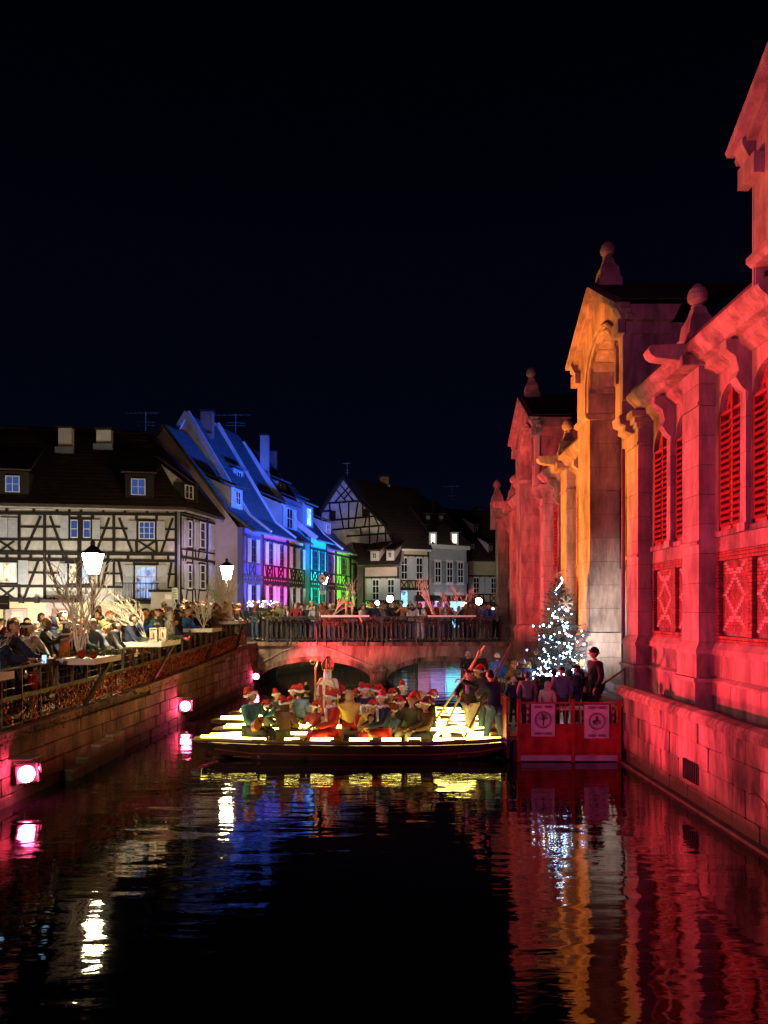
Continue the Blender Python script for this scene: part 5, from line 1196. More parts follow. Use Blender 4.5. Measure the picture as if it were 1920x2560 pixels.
def hand(mb, w, e, curl=.5, k=0, s_=1):
    """palm, four fingers and a thumb at wrist w, pointing away from elbow e"""
    w, e = Vector(w), Vector(e); R = orient(w - e, (0, 0, 1)) if abs((w - e).normalized().z) < .9 else orient(w - e, (0, 1, 0))
    M = Matrix.Translation(w) @ R
    mb.box(M @ Vector((0, 0, .045)), (.075, .03, .085), R, k)
    for i, ln in enumerate((.058, .068, .065, .050)):
        x = -.029 + i * .0193; a = M @ Vector((x, 0, .085)); b_ = M @ Vector((x * 1.05, -.018 * curl * 2, .085 + ln * .6)); c_ = M @ Vector((x * 1.05, -.05 * curl * 2, .085 + ln * (1 - .3 * curl)))
        mb.tube([a, b_, c_], [.0095, .009, .007], 5, k)
    mb.tube([M @ Vector((.032 * s_, 0, .02)), M @ Vector((.062 * s_, -.012, .055)), M @ Vector((.058 * s_, -.03, .085))], [.012, .011, .008], 5, k)
POSES = {}
def pose_def(name, arms, seat=False, lean=0.0, legs=None, tilt=0.0, turn=0.0, curl=.5):
    """arms: ((elbow),(wrist)) for x>0 and x<0 relative to a 1.72 m figure facing -Y"""
    POSES[name] = dict(arms=arms, seat=seat, lean=lean, legs=legs, tilt=tilt, turn=turn, curl=curl)
pose_def('rail', (((.27, -.16, 1.17), (.17, -.38, 1.07)), ((-.27, -.16, 1.17), (-.13, -.38, 1.07))), lean=.10, tilt=.25)
pose_def('rail_look', (((.28, -.14, 1.17), (.20, -.38, 1.06)), ((-.25, -.05, 1.13), (-.2, -.12, .90))), lean=.07, tilt=.1, turn=.6)
pose_def('phone', (((.24, -.17, 1.22), (.07, -.36, 1.40)), ((-.24, -.17, 1.22), (-.07, -.36, 1.40))), tilt=.1, curl=.9)
pose_def('stand', (((.26, .02, 1.13), (.22, -.10, .92)), ((-.26, .02, 1.13), (-.22, -.10, .92))), tilt=.12)
pose_def('stand_turn', (((.26, .02, 1.13), (.22, -.10, .92)), ((-.26, -.04, 1.13), (-.12, -.25, 1.12))), turn=-.55, tilt=.08)
pose_def('lean_far', (((.26, -.38, 1.12), (.17, -.58, 1.10)), ((-.26, -.38, 1.12), (-.13, -.58, 1.12))), lean=.34, tilt=.5)
pose_def('sit', (((.25, -.10, .66), (.12, -.34, .58)), ((-.25, -.10, .66), (-.12, -.34, .58))), seat=True, tilt=.1)
pose_def('sit_turn', (((.25, -.12, .66), (.15, -.36, .62)), ((-.25, .0, .64), (-.22, -.18, .48))), seat=True, tilt=.05, turn=.6)
pose_def('sit_guitar', (((.27, -.14, .70), (.34, -.34, .80)), ((-.28, -.12, .66), (-.06, -.26, .56))), seat=True, tilt=.35, curl=.8)
pose_def('punt_high', (((.24, -.26, 1.42), (.06, -.42, 1.52)), ((-.24, -.22, 1.20), (-.04, -.44, 1.16))), lean=.06, legs=1, curl=1)
pose_def('punt_low', (((.26, -.22, 1.20), (.06, -.42, 1.18)), ((-.27, -.16, 1.08), (-.03, -.38, .92))), lean=.14, legs=1, curl=1, tilt=.15)
pose_def('bishop', (((.27, -.06, 1.17), (.24, -.28, 1.26)), ((-.26, -.10, 1.16), (-.12, -.32, 1.05))), tilt=.05)
def lerp3(a, b_, t_): return tuple(a[i] + (b_[i] - a[i]) * t_ for i in range(3))
def get_pose(pn, puffer=False):
    key = ('pose', pn, puffer)
    if key in _cache: return _cache[key]
    P = POSES[pn]; ln = P['lean']; seat = P['seat']
    if seat:
        pel = (0, 0, .42); up = lambda z, dy=0: (0, dy - ln * (z - .42), z); zo = -.53
    else:
        pel = (0, 0, .95); zo = 0; up = lambda z, dy=0: (0, dy - ln * (z - .95) * 1.3, z)
    sp1, sp2, ch, nk, hd = [up(z + zo, dy) for z, dy in ((1.08, 0), (1.24, .01), (1.40, .015), (1.47, .005), (1.55, -.01))]
    hcz = 1.625 + zo; hcp = up(hcz, -.02)
    arms = [(Vector(a) + Vector((0, ch[1] * .6 if not seat else 0, 0)), Vector(w) + Vector((0, ch[1] * .6 if not seat else 0, 0))) for a, w in P['arms']]
    shl = [(.185, ch[1], ch[2] + .005), (-.185, ch[1], ch[2] + .005)]
    if seat: kn = [(.12, -.40, .46), (-.12, -.40, .46)]; an = [(.13, -.42, .09), (-.13, -.42, .09)]; hp = [(.09, -.02, .42), (-.09, -.02, .42)]
    else:
        st_ = .18 if P['legs'] else .02
        kn = [(.10, -.03 - st_ * .5, .50), (-.10, -.01 + st_ * .5, .50)]; an = [(.11, .02 - st_, .09), (-.11, .02 + st_, .09)]; hp = [(.09, 0, .90), (-.09, 0, .90)]
    toe = [(a[0] * 1.1, a[1] - .15, .045) for a in an]
    V = [pel, sp1, sp2, ch, nk, hd]; Ed = [(0, 1), (1, 2), (2, 3), (3, 4), (4, 5)]; Rr = [(.13, .10), (.12, .09), (.135, .095), (.13, .09), .05, .052]
    for k in range(2):
        i = len(V); V += [shl[k], tuple(arms[k][0]), tuple(arms[k][1])]; Ed += [(3, i), (i, i + 1), (i + 1, i + 2)]; Rr += [.058, .043, .028]
        i = len(V); V += [hp[k], kn[k], an[k], toe[k]]; Ed += [(0, i), (i, i + 1), (i + 1, i + 2), (i + 2, i + 3)]; Rr += [.085, .06, .042, .035]
    body = skin(V, Ed, Rr, 1)
    hm, HR = head_mesh(hcp, P['tilt'], P['turn'])
    mb = MB()
    mb.add([v.co[:] for v in body.vertices], [tuple(p.vertices) for p in body.polygons], 0)
    b0 = len(mb.v); mb.v += [v.co[:] for v in hm.vertices]; mb.f += [tuple(a + b0 for a in p.vertices) for p in hm.polygons]; mb.i += [p.material_index for p in hm.polygons]
    for k in range(2): hand(mb, arms[k][1], arms[k][0], P['curl'], 0, -1 if k == 0 else 1)
    sk = mat('skin', (.52, .30, .20), .55, var=.08, scale=20, obj=True); bme = mb.mesh('person', [sk, mat('eye_dark', (.02, .015, .012), .3), mat('brow_dark', (.06, .04, .03), .8), mat('lips', (.36, .12, .09), .5)], True)
    # coat
    hem = (0, .0, pel[2] - (.12 if not seat else -.02)); cv = [hem, pel, sp1, sp2, ch, (nk[0], nk[1], nk[2] - .01)]; ce = [(0, 1), (1, 2), (2, 3), (3, 4), (4, 5)]
    f_ = 1.12 if puffer else 1.0
    crd = [(.19 * f_, .15 * f_), (.18 * f_, .14 * f_), (.17 * f_, .13 * f_), (.175 * f_, .135 * f_), (.16 * f_, .125 * f_), (.085, .08)]
    for k in range(2):
        i = len(cv); e_, w_ = arms[k]; cv += [shl[k], tuple(e_), tuple(w_)]; ce += [(4, i), (i, i + 1), (i + 1, i + 2)]; crd += [.085 * f_, .068 * f_, .052 * f_]
    coat = skin(cv, ce, crd, 2 if puffer else 1)
    if puffer:
        nn = [v.normal.copy() for v in coat.vertices]
        for v, n_ in zip(coat.vertices, nn): v.co += Vector((n_.x, n_.y, 0)) * (.016 * math.cos(v.co.z * 2 * PI / .085))
    coat.name = 'coat'; coat.materials.clear(); coat.materials.append(MATS['dark_iron'])
    tv = [pel]; te = []; tr = [(.15, .12)]; bv = MB()
    for k in range(2): i = len(tv); tv += [hp[k], kn[k], (an[k][0], an[k][1], an[k][2] + .03)]; te += [(0, i), (i, i + 1), (i + 1, i + 2)]; tr += [.105, .078, .062]
    tro = skin(tv, te, tr, 1); tro.name = 'trousers'; tro.materials.clear(); tro.materials.append(MATS['dark_iron'])
    for k in range(2):
        c_ = an[k]; bv.ball((toe[k][0], toe[k][1] + .05, .045), (.045, .12, .045), 0, 8); bv.box((toe[k][0], toe[k][1] + .05, .008), (.08, .24, .016))
    shoes = bv.mesh('shoes', MATS['dark_iron'], True)
    _cache[key] = (bme, coat, tro, shoes, HR, arms, nk); return _cache[key]
def wear_mesh(kind):
    """headwear and hair round a head centred at the origin, facing -Y; material slots: main, trim"""
    k = ('wear', kind)
    if k in _cache: return _cache[k]
    mb = MB()
    def cap(r_, z0, zc_=0.0, k_=0, back=0.0):
        b0 = MB(); b0.ball((0, .008, zc_), r_, k_, 14); keep = []
        for f in b0.f:
            c_ = sum((Vector(b0.v[i]) for i in f), Vector()) / len(f)
            if c_.z > z0 - (back if c_.y > -.01 else 0) : keep.append(f)
        mb.add(b0.v, keep, k_)
    if kind == 'short': cap((.084, .102, .121), .035, back=.09)
    elif kind == 'bald': cap((.081, .098, .08), -.03, -.01, 0, .05); mb.f = [f for f in mb.f if sum(mb.v[i][1] for i in f) / len(f) > .01 and sum(mb.v[i][2] for i in f) / len(f) < .04]; mb.i = [0] * len(mb.f)
    elif kind == 'long':
        cap((.090, .108, .124), .03, back=.12); mb.ball((0, .055, -.10), (.095, .055, .17), 0, 12)
        for s_ in (-1, 1): mb.ball((s_ * .075, .0, -.08), (.028, .05, .13), 0, 8)
    elif kind == 'curly':
        r = random.Random(4)
        for _ in range(46):
            a, b_ = r.uniform(0, 2 * PI), r.uniform(-.2, 1.5); c_ = Vector((math.cos(a) * math.cos(b_) * .085, .01 + math.sin(a) * math.cos(b_) * .1, math.sin(b_) * .115))
            if c_.y < -.05 and c_.z < .05: continue
            mb.ball(c_, r.uniform(.022, .036), 0, 6)
    elif kind == 'bun': cap((.086, .104, .122), .03, back=.1); mb.ball((0, .11, .06), .045, 0, 8)
    elif kind == 'beanie': cap((.092, .110, .135), .025, .0, 0, .03); mb.tube([(.090 * math.cos(a * PI / 6), .008 + .106 * math.sin(a * PI / 6), .035 - (.03 if math.sin(a * PI / 6) > 0 else 0)) for a in range(12)], .018, 6, 0, True)
    elif kind == 'pompom': cap((.094, .112, .135), .02, .0, 0, .03); mb.tube([(.092 * math.cos(a * PI / 6), .008 + .108 * math.sin(a * PI / 6), .03 - (.03 if math.sin(a * PI / 6) > 0 else 0)) for a in range(12)], .020, 6, 1, True); mb.ball((0, .01, .165), .045, 1, 8)
    elif kind == 'headband': cap((.088, .106, .123), .03, back=.12); mb.ball((0, .055, -.11), (.095, .055, .18), 0, 12); mb.tube([(.092 * math.cos(a * PI / 6), .008 + .108 * math.sin(a * PI / 6), .045) for a in range(12)], .024, 6, 1, True)
    elif kind == 'flatcap': cap((.090, .108, .100), .035, .02, 0, .0); mb.ball((0, -.095, .05), (.065, .055, .012), 0, 10)
    elif kind == 'hood':
        cap((.108, .125, .145), -.5, .0); mb.f = [f for f in mb.f if not (sum(mb.v[i][1] for i in f) / len(f) < -.035 and sum(mb.v[i][2] for i in f) / len(f) < .09)]; mb.i = [0] * len(mb.f)
        mb.tube([(.088 * math.cos(a * PI / 7), -.055, .115 * math.sin(a * PI / 7) - .01) for a in range(14)], .028, 6, 1, True)
        mb.ball((0, .05, -.13), (.13, .11, .06), 0, 10)
    elif kind == 'santa':
        mb.tube([(.092 * math.cos(a * PI / 7), .01 + .108 * math.sin(a * PI / 7), .040 - (.02 if math.sin(a * PI / 7) > 0 else 0)) for a in range(14)], .026, 7, 1, True)
        cap((.092, .110, .13), .03, .005); mb.tube([(0, .02, .10), (.01, .05, .155), (.035, .10, .165), (.07, .145, .12), (.085, .16, .075)], [.075, .055, .04, .026, .016], 8, 0); mb.ball((.09, .165, .05), .032, 1, 8)
    elif kind == 'beard':
        b0 = MB(); b0.ball((0, -.045, -.085), (.062, .052, .065), 0, 10); mb.add(b0.v, b0.f, 0); mb.tube([(-.035, -.098, -.05), (0, -.105, -.044), (.035, -.098, -.05)], .010, 5, 0)
    elif kind == 'longbeard': mb.ball((0, -.06, -.12), (.075, .055, .13), 0, 12); mb.ball((0, -.05, -.22), (.05, .04, .10), 0, 10); mb.tube([(-.045, -.10, -.052), (0, -.112, -.045), (.045, -.10, -.052)], .016, 6, 0)
    elif kind == 'glasses':
        for s_ in (-1, 1): mb.tube([(s_ * .032 + .024 * math.cos(a * PI / 4), -.098, .010 + .018 * math.sin(a * PI / 4)) for a in range(8)], .0035, 4, 0, True); mb.tube([(s_ * .056, -.096, .012), (s_ * .080, .0, .012)], .003, 4)
        mb.tube([(-.01, -.10, .012), (.01, -.10, .012)], .003, 4)
    elif kind == 'mitre':
        for s_ in (-1, 1):
            y0 = .0 + s_ * .055
            pts = [(-.10, y0, .04), (.10, y0, .04), (.125, y0 * 1.1, .20), (0, y0 * .5, .40), (-.125, y0 * 1.1, .20)]
            mb.add(pts + [(x, y + s_ * .02, z) for x, y, z in pts], [(0, 1, 2, 3, 4), (9, 8, 7, 6, 5)] + [(i, (i + 1) % 5, (i + 1) % 5 + 5, i + 5) for i in range(5)], 0)
            yy = y0 + s_ * .03
            mb.tube([(-.125, yy * 1.05, .20), (0, yy * .6, .41), (.125, yy * 1.05, .20), (.10, yy, .05), (-.10, yy, .05)], .010, 5, 1, True); mb.box((0, yy * .9, .18), (.025, .012, .30), k=1)
        mb.tube([(.092 * math.cos(a * PI / 7), .01 + .105 * math.sin(a * PI / 7), .05) for a in range(14)], .022, 6, 1, True); cap((.09, .106, .14), .03, 0)
    me = mb.mesh(kind, [MATS['dark_iron'], MATS['dark_iron']], True); _cache[k] = me; return me
def cloth(name, c): return mat('cloth_' + name, c, .85, var=.16, scale=14, bump=.12)
CL = {n_: cloth(n_, c) for n_, c in dict(black=(.014, .014, .016), navy=(.02, .03, .075), blue=(.03, .14, .50), teal=(.06, .22, .26), grey=(.17, .17, .18), pale_grey=(.42, .42, .42), charcoal=(.05, .05, .055), brown=(.16, .085, .045), tan=(.42, .27, .13), cream=(.62, .55, .42), white=(.72, .70, .66),
      red=(.50, .025, .02), dark_red=(.22, .02, .025), orange=(.62, .16, .03), green=(.05, .18, .05), olive=(.12, .12, .05), mauve=(.30, .18, .28), purple=(.14, .06, .30), pink=(.60, .25, .32), yellow=(.62, .45, .08), rust=(.40, .11, .04), jeans=(.07, .12, .22), fuchsia=(.6, .05, .25), slate=(.12, .17, .24), gold=(.62, .42, .10), steel_blue=(.18, .28, .42)).items()}
HAIR = {n_: mat('hair_' + n_, c, .6, var=.2, scale=30, obj=True) for n_, c in dict(black=(.012, .01, .01), brown=(.07, .035, .018), auburn=(.20, .06, .02), blond=(.48, .30, .10), grey=(.32, .31, .30), white=(.66, .65, .62)).items()}
def setm(o, i, m_): o.material_slots[i].link = 'OBJECT'; o.material_slots[i].material = m_
USED = {}
def person(label, x, y, z, face, pose='stand', s_=1.0, coat='black', legs='charcoal', wear='short', wc=HAIR['brown'], wt=None, puffer=False, extra=(), group=None, skinc=None, wname=None, scarf=None):
    """face: heading in degrees, 0 looks at the camera side (-Y), 90 looks to +X"""
    bme, cme, tme, sme, HR, arms, nk = get_pose(pose, puffer)
    M = Matrix.Translation((x, y, z)) @ Matrix.Rotation(math.radians(face), 4, 'Z') @ Matrix.Scale(s_, 4)
    o = inst('person', bme, None, M); tag(o, label, 'person', group)
    if skinc: setm(o, 0, mat('skin_' + skinc, dict(dark=(.14, .07, .045), light=(.62, .40, .29))[skinc], .55, var=.08, scale=20, obj=True))
    c_ = inst('coat', cme, o, M); setm(c_, 0, CL[coat]); t_ = inst('trousers', tme, o, M); setm(t_, 0, CL[legs]); h_ = inst('shoes', sme, o, M); setm(h_, 0, CL['black'])
    nm = {'short': 'hair', 'long': 'hair', 'curly': 'hair', 'bun': 'hair', 'bald': 'hair', 'santa': 'santa_hat', 'beanie': 'knit_hat', 'pompom': 'knit_hat', 'headband': 'hair', 'flatcap': 'flat_cap', 'hood': 'hood', 'mitre': 'mitre'}
    ws = [(wear, wc, wt)] + list(extra)
    for kind, m1, m2 in ws:
        tw_ = Matrix.Rotation((math.sin(x * 37.1 + y * 11.3) * 1.5), 4, 'Z') if kind == 'santa' else Matrix.Identity(4)
        w_ = inst(nm.get(kind, kind), wear_mesh(kind), o, M @ HR @ tw_); setm(w_, 0, m1); setm(w_, 1, m2 or m1)
    if wear in ('beanie', 'pompom', 'santa', 'flatcap') and not any(e_[0] in ('long', 'short') for e_ in extra):
        w_ = inst('hair', wear_mesh('bald'), o, M @ HR); setm(w_, 0, HAIR['brown']); setm(w_, 1, HAIR['brown'])
    if scarf:
        k = ('scarf', pose)
        if k not in _cache:
            mb = MB(); mb.tube([(nk[0] + .085 * math.cos(a * PI / 5), nk[1] + .085 * math.sin(a * PI / 5), nk[2] + .012 * math.sin(a * 2.2)) for a in range(10)], .034, 6, 0, True); mb.box((.03, nk[1] - .135, nk[2] - .14), (.09, .03, .26)); _cache[k] = mb.mesh('scarf', MATS['dark_iron'], True)
        s2 = inst('scarf', _cache[k], o, M); setm(s2, 0, CL[scarf])
    return o
SR = (CL['red'], CL['white'])
# ---------------------------------------------------------------- the rafted flat boats with light strips
led = glow('warm_light_strip', (1, .80, .15), 10); ledlow = glow('warm_light_strip_soft', (1, .80, .15), 7)
BX0, BX1 = -4.15, 2.72
def boat(k, yc, xl, xr, label, w_=1.30):
    t_ = thing('flat_boat', label, 'boat', (xl, yc, 0), 'flat wooden boats moored side by side'); 
    stn = [(0, .12, .30, .30), (.08, .55, .12, .34), (.2, .9, .0, .34), (.45, 1, -.02, .32), (.75, 1, -.02, .32), (.9, .86, .06, .34), (1, .55, .22, .36)]
    mb = MB(); L_ = xr - xl; rows = []
    for f, wf, zb, zt in stn:
        x = xl + L_ * f; hw = w_ / 2 * wf
        rows.append([(x, yc - hw, zt), (x, yc - hw * .86, zb), (x, yc + hw * .86, zb), (x, yc + hw, zt), (x, yc + hw - .04, zt), (x, yc + hw * .82, zb + .05), (x, yc - hw * .82, zb + .05), (x, yc - hw + .04, zt)])
    v = [p for r_ in rows for p in r_]; f = []
    for i in range(len(rows) - 1):
        for j in range(8): f.append((i * 8 + j, i * 8 + (j + 1) % 8, (i + 1) * 8 + (j + 1) % 8, (i + 1) * 8 + j))
    f += [tuple(range(7, -1, -1)), tuple(range(len(v) - 8, len(v)))]
    mb.add(v, f); mb.build('hull', wood_d, t_)
    gw_ = MB()
    for s_ in (-1, 1): gw_.tube([(xl + L_ * f_, yc + s_ * w_ / 2 * wf, zt + .055) for f_, wf, zb, zt in stn], .048, 6)
    gw_.build('gunwale', wood, t_)
    lo = MB(); lo.tube([(xl + L_ * f_, yc - w_ / 2 * wf * .93 - .02, (zb + zt) / 2 - .03) for f_, wf, zb, zt in stn[1:]], .018, 4); lo.build('rubbing_strake', mat('faded_red_wood', (.28, .10, .09), .7), t_)
    for f_, ln in ((.03, .5),):      # bow deck planks
        for j in range(4): box('deck_plank', wood, t_, (xl + .32 + j * .16, yc, .325), (.15, w_ * (.36 + .13 * j), .025))
    for i, f_ in enumerate((.22, .34, .46, .58, .70, .84)):
        x = xl + L_ * f_; box('bench', wood, t_, (x, yc, .42), (.26, w_ * .92, .04)); box('bench_riser', wood, t_, (x, yc, .22), (.05, w_ * .82, .36))
    for j in range(5): box('floor_plank', wood, t_, (xl + L_ * .5, yc + (j - 2) * w_ * .16, .065), (L_ * .72, w_ * .15, .02))
    return t_, stn
def strip(parent, pts, m_=led, r_=.030): mb = MB(); mb.tube(pts, r_, 6); return mb.build('light_strip', m_, parent)
B = []
for k, (yc, xl, xr, lb) in enumerate([(16.95, -4.2, 2.72, 'front flat boat with dark hull, its gunwale edged with glowing light strips'), (18.35, -4.05, 2.74, 'second flat boat in the raft, bow just behind the front one'), (19.75, -4.42, 2.72, 'third flat boat in the raft, its bow reaching farthest left'), (21.2, -4.25, 2.70, 'rearmost flat boat in the raft, dark bow end')]):
    t_, stn = boat(k, yc, xl, xr, lb); B.append(t_); w_ = .65; L_ = xr - xl
    G_ = lambda f_, s_, dz=.05: (xl + L_ * f_, yc + s_ * w_ * (1 if .2 < f_ < .85 else (.25 + f_ * 3.4 if f_ < .2 else .8)), .35 + dz)
    segs = {0: [(-1, .03, .24), (-1, .30, .345), (-1, .38, .45), (-1, .50, .57), (-1, .60, .66), (-1, .68, .72), (-1, .76, .97), (1, .05, .30), (1, .55, .72), (1, .80, .95)],
            1: [(-1, .04, .24), (1, .04, .26), (-1, .72, .95), (1, .5, .95), (-1, .34, .44)], 2: [(-1, .05, .30), (1, .03, .28), (-1, .72, .97), (1, .48, .66), (1, .74, .96)], 3: [(-1, .05, .30), (1, .04, .33), (-1, .70, .95), (1, .62, .92), (-1, .36, .50)]}[k]
    for s_, a, b_ in segs:
        strip(t_, [Vector(G_(a + (b_ - a) * i / 5, s_)) + Vector((0, -s_ * .15, 0)) for i in range(6)], r_=.07)
    for f_ in ((.34, .58) if k < 3 else (.46,)):
        x = xl + L_ * f_; strip(t_, [(x - .3, yc + .1, .47), (x + .3, yc + .1, .47)], ledlow, .035)
    mb = MB()
    if k == 0:
        mb.tube([(xl + L_ * .83 + .45 * math.cos(PI * i / 10), yc - .35, .38 + .28 * math.sin(PI * i / 10)) for i in range(11)], .045, 6); mb.build('light_strip', led, t_)
# passengers ------------------------------------------------------
bg2 = 'people sitting in the boats'
def seat(label, px_, hy, d, face, s_=1.0, z=None, **kw):
    """px_, hy: where the crown of the head shows; the seat height follows"""
    s_ *= 1.17; zt = Z(hy, d); z_ = .06 + max(0, (zt - .06) - 1.20 * s_) * 0 + (zt - 1.22 * s_)
    return person(label, X(px_, d), d, max(.0, z_), face, kw.pop('pose', 'sit'), s_, group=bg2, **kw)
ex_b = lambda c: ('beard', HAIR[c], None)
seat('guitar player in teal hooded jacket and santa hat, sitting at the left bow', 629, 1752, 17.2, 60, 1.0, pose='sit_guitar', coat='teal', legs='charcoal', wear='santa', wc=SR[0], wt=SR[1])
seat('child with red santa hat behind the puffer jacket, topmost of the left cluster', 731, 1734, 19.9, 20, .84, coat='dark_red', wear='santa', wc=SR[0], wt=SR[1])
seat('person in pale blue-grey puffer jacket and santa hat, seen from behind', 746, 1738, 18.6, 160, .95, coat='steel_blue', wear='santa', wc=SR[0], wt=SR[1], puffer=True)
seat('small child in santa hat and cream coat left of the puffer jacket', 722, 1760, 18.4, 60, .76, coat='cream', wear='santa', wc=SR[0], wt=SR[1])
seat('person with black bobble hat beside the bishop', 765, 1751, 19.6, 200, .9, coat='black', wear='pompom', wc=CL['black'], wt=CL['tan'])
seat('girl with long brown hair and red santa hat kneeling in dark trousers', 711, 1779, 17.1, 150, .86, coat='brown', legs='olive', wear='santa', wc=SR[0], wt=SR[1], extra=(('long', HAIR['brown'], None),))
seat('child in dark red jacket behind the kneeling girl', 716, 1797, 17.7, 120, .66, coat='dark_red', wear='santa', wc=CL['dark_red'], wt=SR[1])
seat('child in full red santa suit with pompom hat at the front edge', 828, 1752, 16.9, -60, .98, coat='red', legs='red', wear='santa', wc=SR[0], wt=SR[1], scarf='white')
seat('small child with dark hair leaning at the knees of the red suited child', 806, 1795, 16.85, 60, .66, coat='olive', legs='charcoal', wear='short', wc=HAIR['brown'])
seat('person in pale blue and white jacket with santa hat, right of the bishop', 858, 1737, 18.8, 170, .92, coat='pale_grey', legs='jeans', wear='santa', wc=SR[0], wt=SR[1], scarf='blue')
seat('person in yellow-grey hooded puffer jacket seen from behind', 874, 1755, 18.3, 185, .90, coat='gold', legs='red', wear='hood', wc=CL['tan'], wt=CL['tan'], puffer=True)
seat('smiling child facing the camera in santa hat and blue coat, centre boat', 911, 1737, 18.9, 0, .95, coat='navy', wear='santa', wc=SR[0], wt=SR[1], skinc='light')
seat('child in santa hat half hidden behind the smiling child', 923, 1732, 20.2, 30, .85, coat='teal', wear='santa', wc=SR[0], wt=SR[1])
seat('little child with white fur hat low in the centre boat', 908, 1768, 17.7, 20, .68, coat='red', wear='hood', wc=CL['white'], wt=CL['white'])
seat('child in gold coat with santa hat and raised collar, centre', 926, 1766, 17.5, -30, .78, coat='gold', wear='santa', wc=SR[0], wt=SR[1])
seat('person in santa hat with pink collar looking down, centre right', 941, 1742, 19.0, -120, .92, coat='pink', wear='santa', wc=SR[0], wt=SR[1])
seat('child in bright red hooded hat behind the red suited adult', 953, 1757, 18.3, -140, .84, coat='rust', wear='beanie', wc=CL['red'])
seat('adult in red santa suit and dark vest leaning left at the front edge', 958, 1762, 16.9, -70, .98, coat='navy', legs='red', wear='santa', wc=SR[0], wt=SR[1], scarf='white')
seat('child in tan coat with grey trousers lounging before the red suited adult', 925, 1800, 16.8, 60, .66, coat='tan', legs='pale_grey', wear='short', wc=HAIR['brown'])
seat('woman in santa hat sitting upright at the back of the right group', 1007, 1741, 19.6, -20, .95, coat='black', wear='santa', wc=SR[0], wt=SR[1], skinc='light')
seat('child in green jacket and santa hat, right group', 1003, 1773, 17.7, 20, .82, coat='green', legs='olive', wear='santa', wc=SR[0], wt=SR[1])
seat('person in olive coat and pointed red hat, right group', 1030, 1760, 17.2, -30, .92, coat='olive', legs='cream', wear='santa', wc=SR[0], wt=CL['tan'])
seat('person with blond hair behind the olive coat', 1049, 1762, 19.2, 60, .84, coat='navy', wear='bun', wc=HAIR['blond'])
seat('man in dark patterned jacket hunched forward, right group', 1064, 1787, 17.0, -60, .86, coat='brown', legs='charcoal', wear='santa', wc=CL['dark_red'], wt=SR[1])
seat('person in santa hat and black coat at the right end of the group', 1077, 1762, 18.3, -90, .88, coat='black', wear='santa', wc=SR[0], wt=SR[1])
for px_, hy, d, fc, s_, ct_, lb in [(668, 1790, 18.2, 100, .72, 'charcoal', 'small child between the guitar player and the kneeling girl'), (690, 1772, 19.6, 60, .8, 'slate', 'child in slate coat and santa hat behind the guitar player'), (784, 1786, 18.2, -30, .7, 'dark_red', 'child in dark red coat low beside the crosier'),
                                    (886, 1778, 19.6, 10, .8, 'teal', 'child in teal coat and santa hat behind the yellow hooded jacket'), (975, 1768, 18.9, 40, .85, 'olive', 'child in olive coat and santa hat right of the red suited adult'), (985, 1792, 17.2, -60, .72, 'steel_blue', 'little child in steel blue coat before the green jacket'), (1050, 1792, 18.0, -40, .75, 'dark_red', 'child in dark red coat and santa hat beside the hunched man')]:
    seat(lb, px_, hy, d, fc, s_, coat=ct_, legs='charcoal', wear='santa', wc=SR[0], wt=SR[1])
# guitar
gx, gd = X(652, 16.98), 16.98; gt_ = thing('guitar', 'orange-brown acoustic guitar held by the player at the left bow', 'guitar', (gx, gd, .75))
mb = MB(); out = []
Rg = Matrix.Translation((gx - .05, gd - .12, .72)) @ Matrix.Rotation(math.radians(62), 4, 'Z') @ Matrix.Rotation(-.35, 4, 'X') @ Matrix.Rotation(-.5, 4, 'Y')
for i in range(24):
    a = 2 * PI * i / 24; rr_ = .13 + .035 * math.cos(2 * a) + .02 * math.cos(a); out.append((rr_ * 1.35 * math.cos(a) * -1, rr_ * math.sin(a)))
mb.add([(x, -.05, z) for x, z in out] + [(x, .04, z) for x, z in out], [tuple(range(24)), tuple(range(47, 23, -1))] + [(i, i + 24, (i + 1) % 24 + 24, (i + 1) % 24) for i in range(24)])
mb.build('body', mat('varnished_orange_wood', (.50, .17, .04), .3, var=.15), gt_, world=Rg)
mb = MB(); mb.box((.38, -.05, 0), (.46, .025, .045)); mb.box((.64, -.05, 0), (.12, .02, .07)); mb.build('neck', wood_d, gt_, world=Rg)
mb = MB(); mb.lathe((0, 0, 0), [(.04, 0), (.045, .003)], 12); mb.build('sound_hole', wood_d, gt_, world=Rg @ Matrix.Translation((.04, -.052, 0)) @ Matrix.Rotation(PI / 2, 4, 'X'))
# bishop
bx_, by_ = X(820, 18.6), 18.6; bz = .10; bs = (Z(1665, 18.6) - bz) / 1.77
strip(B[1], [(bx_ - .75, 18.0, .47), (bx_ + .35, 18.0, .47)], led, .05)
bi = person('bishop figure with white beard, tall red mitre and crimson cape, standing among the children', bx_, by_, bz, -22, 'bishop', bs, coat='white', legs='white', wear='mitre', wc=CL['dark_red'], wt=CL['gold'], extra=(('long', HAIR['white'], None), ('longbeard', HAIR['white'], None)))
MBs = WM[bi.name]
mb = MB(); mb.lathe((0, 0, 0), [(.36, .06), (.33, .3), (.27, .7), (.20, 1.05), (.20, 1.25), (.17, 1.42), (.09, 1.48)], 20); v = []
for x, y, z in mb.v: a = math.atan2(y, x); k_ = 1 + .05 * math.sin(a * 9) * max(0, 1 - z / 1.2); v.append((x * k_ * 1.0, y * k_ * .78, z))
mb.v = v; mb.build('alb', mat('gold_brocade', (.78, .66, .40), .6, var=.25, scale=22), bi, True, world=MBs)
mb = MB(); n_ = 22
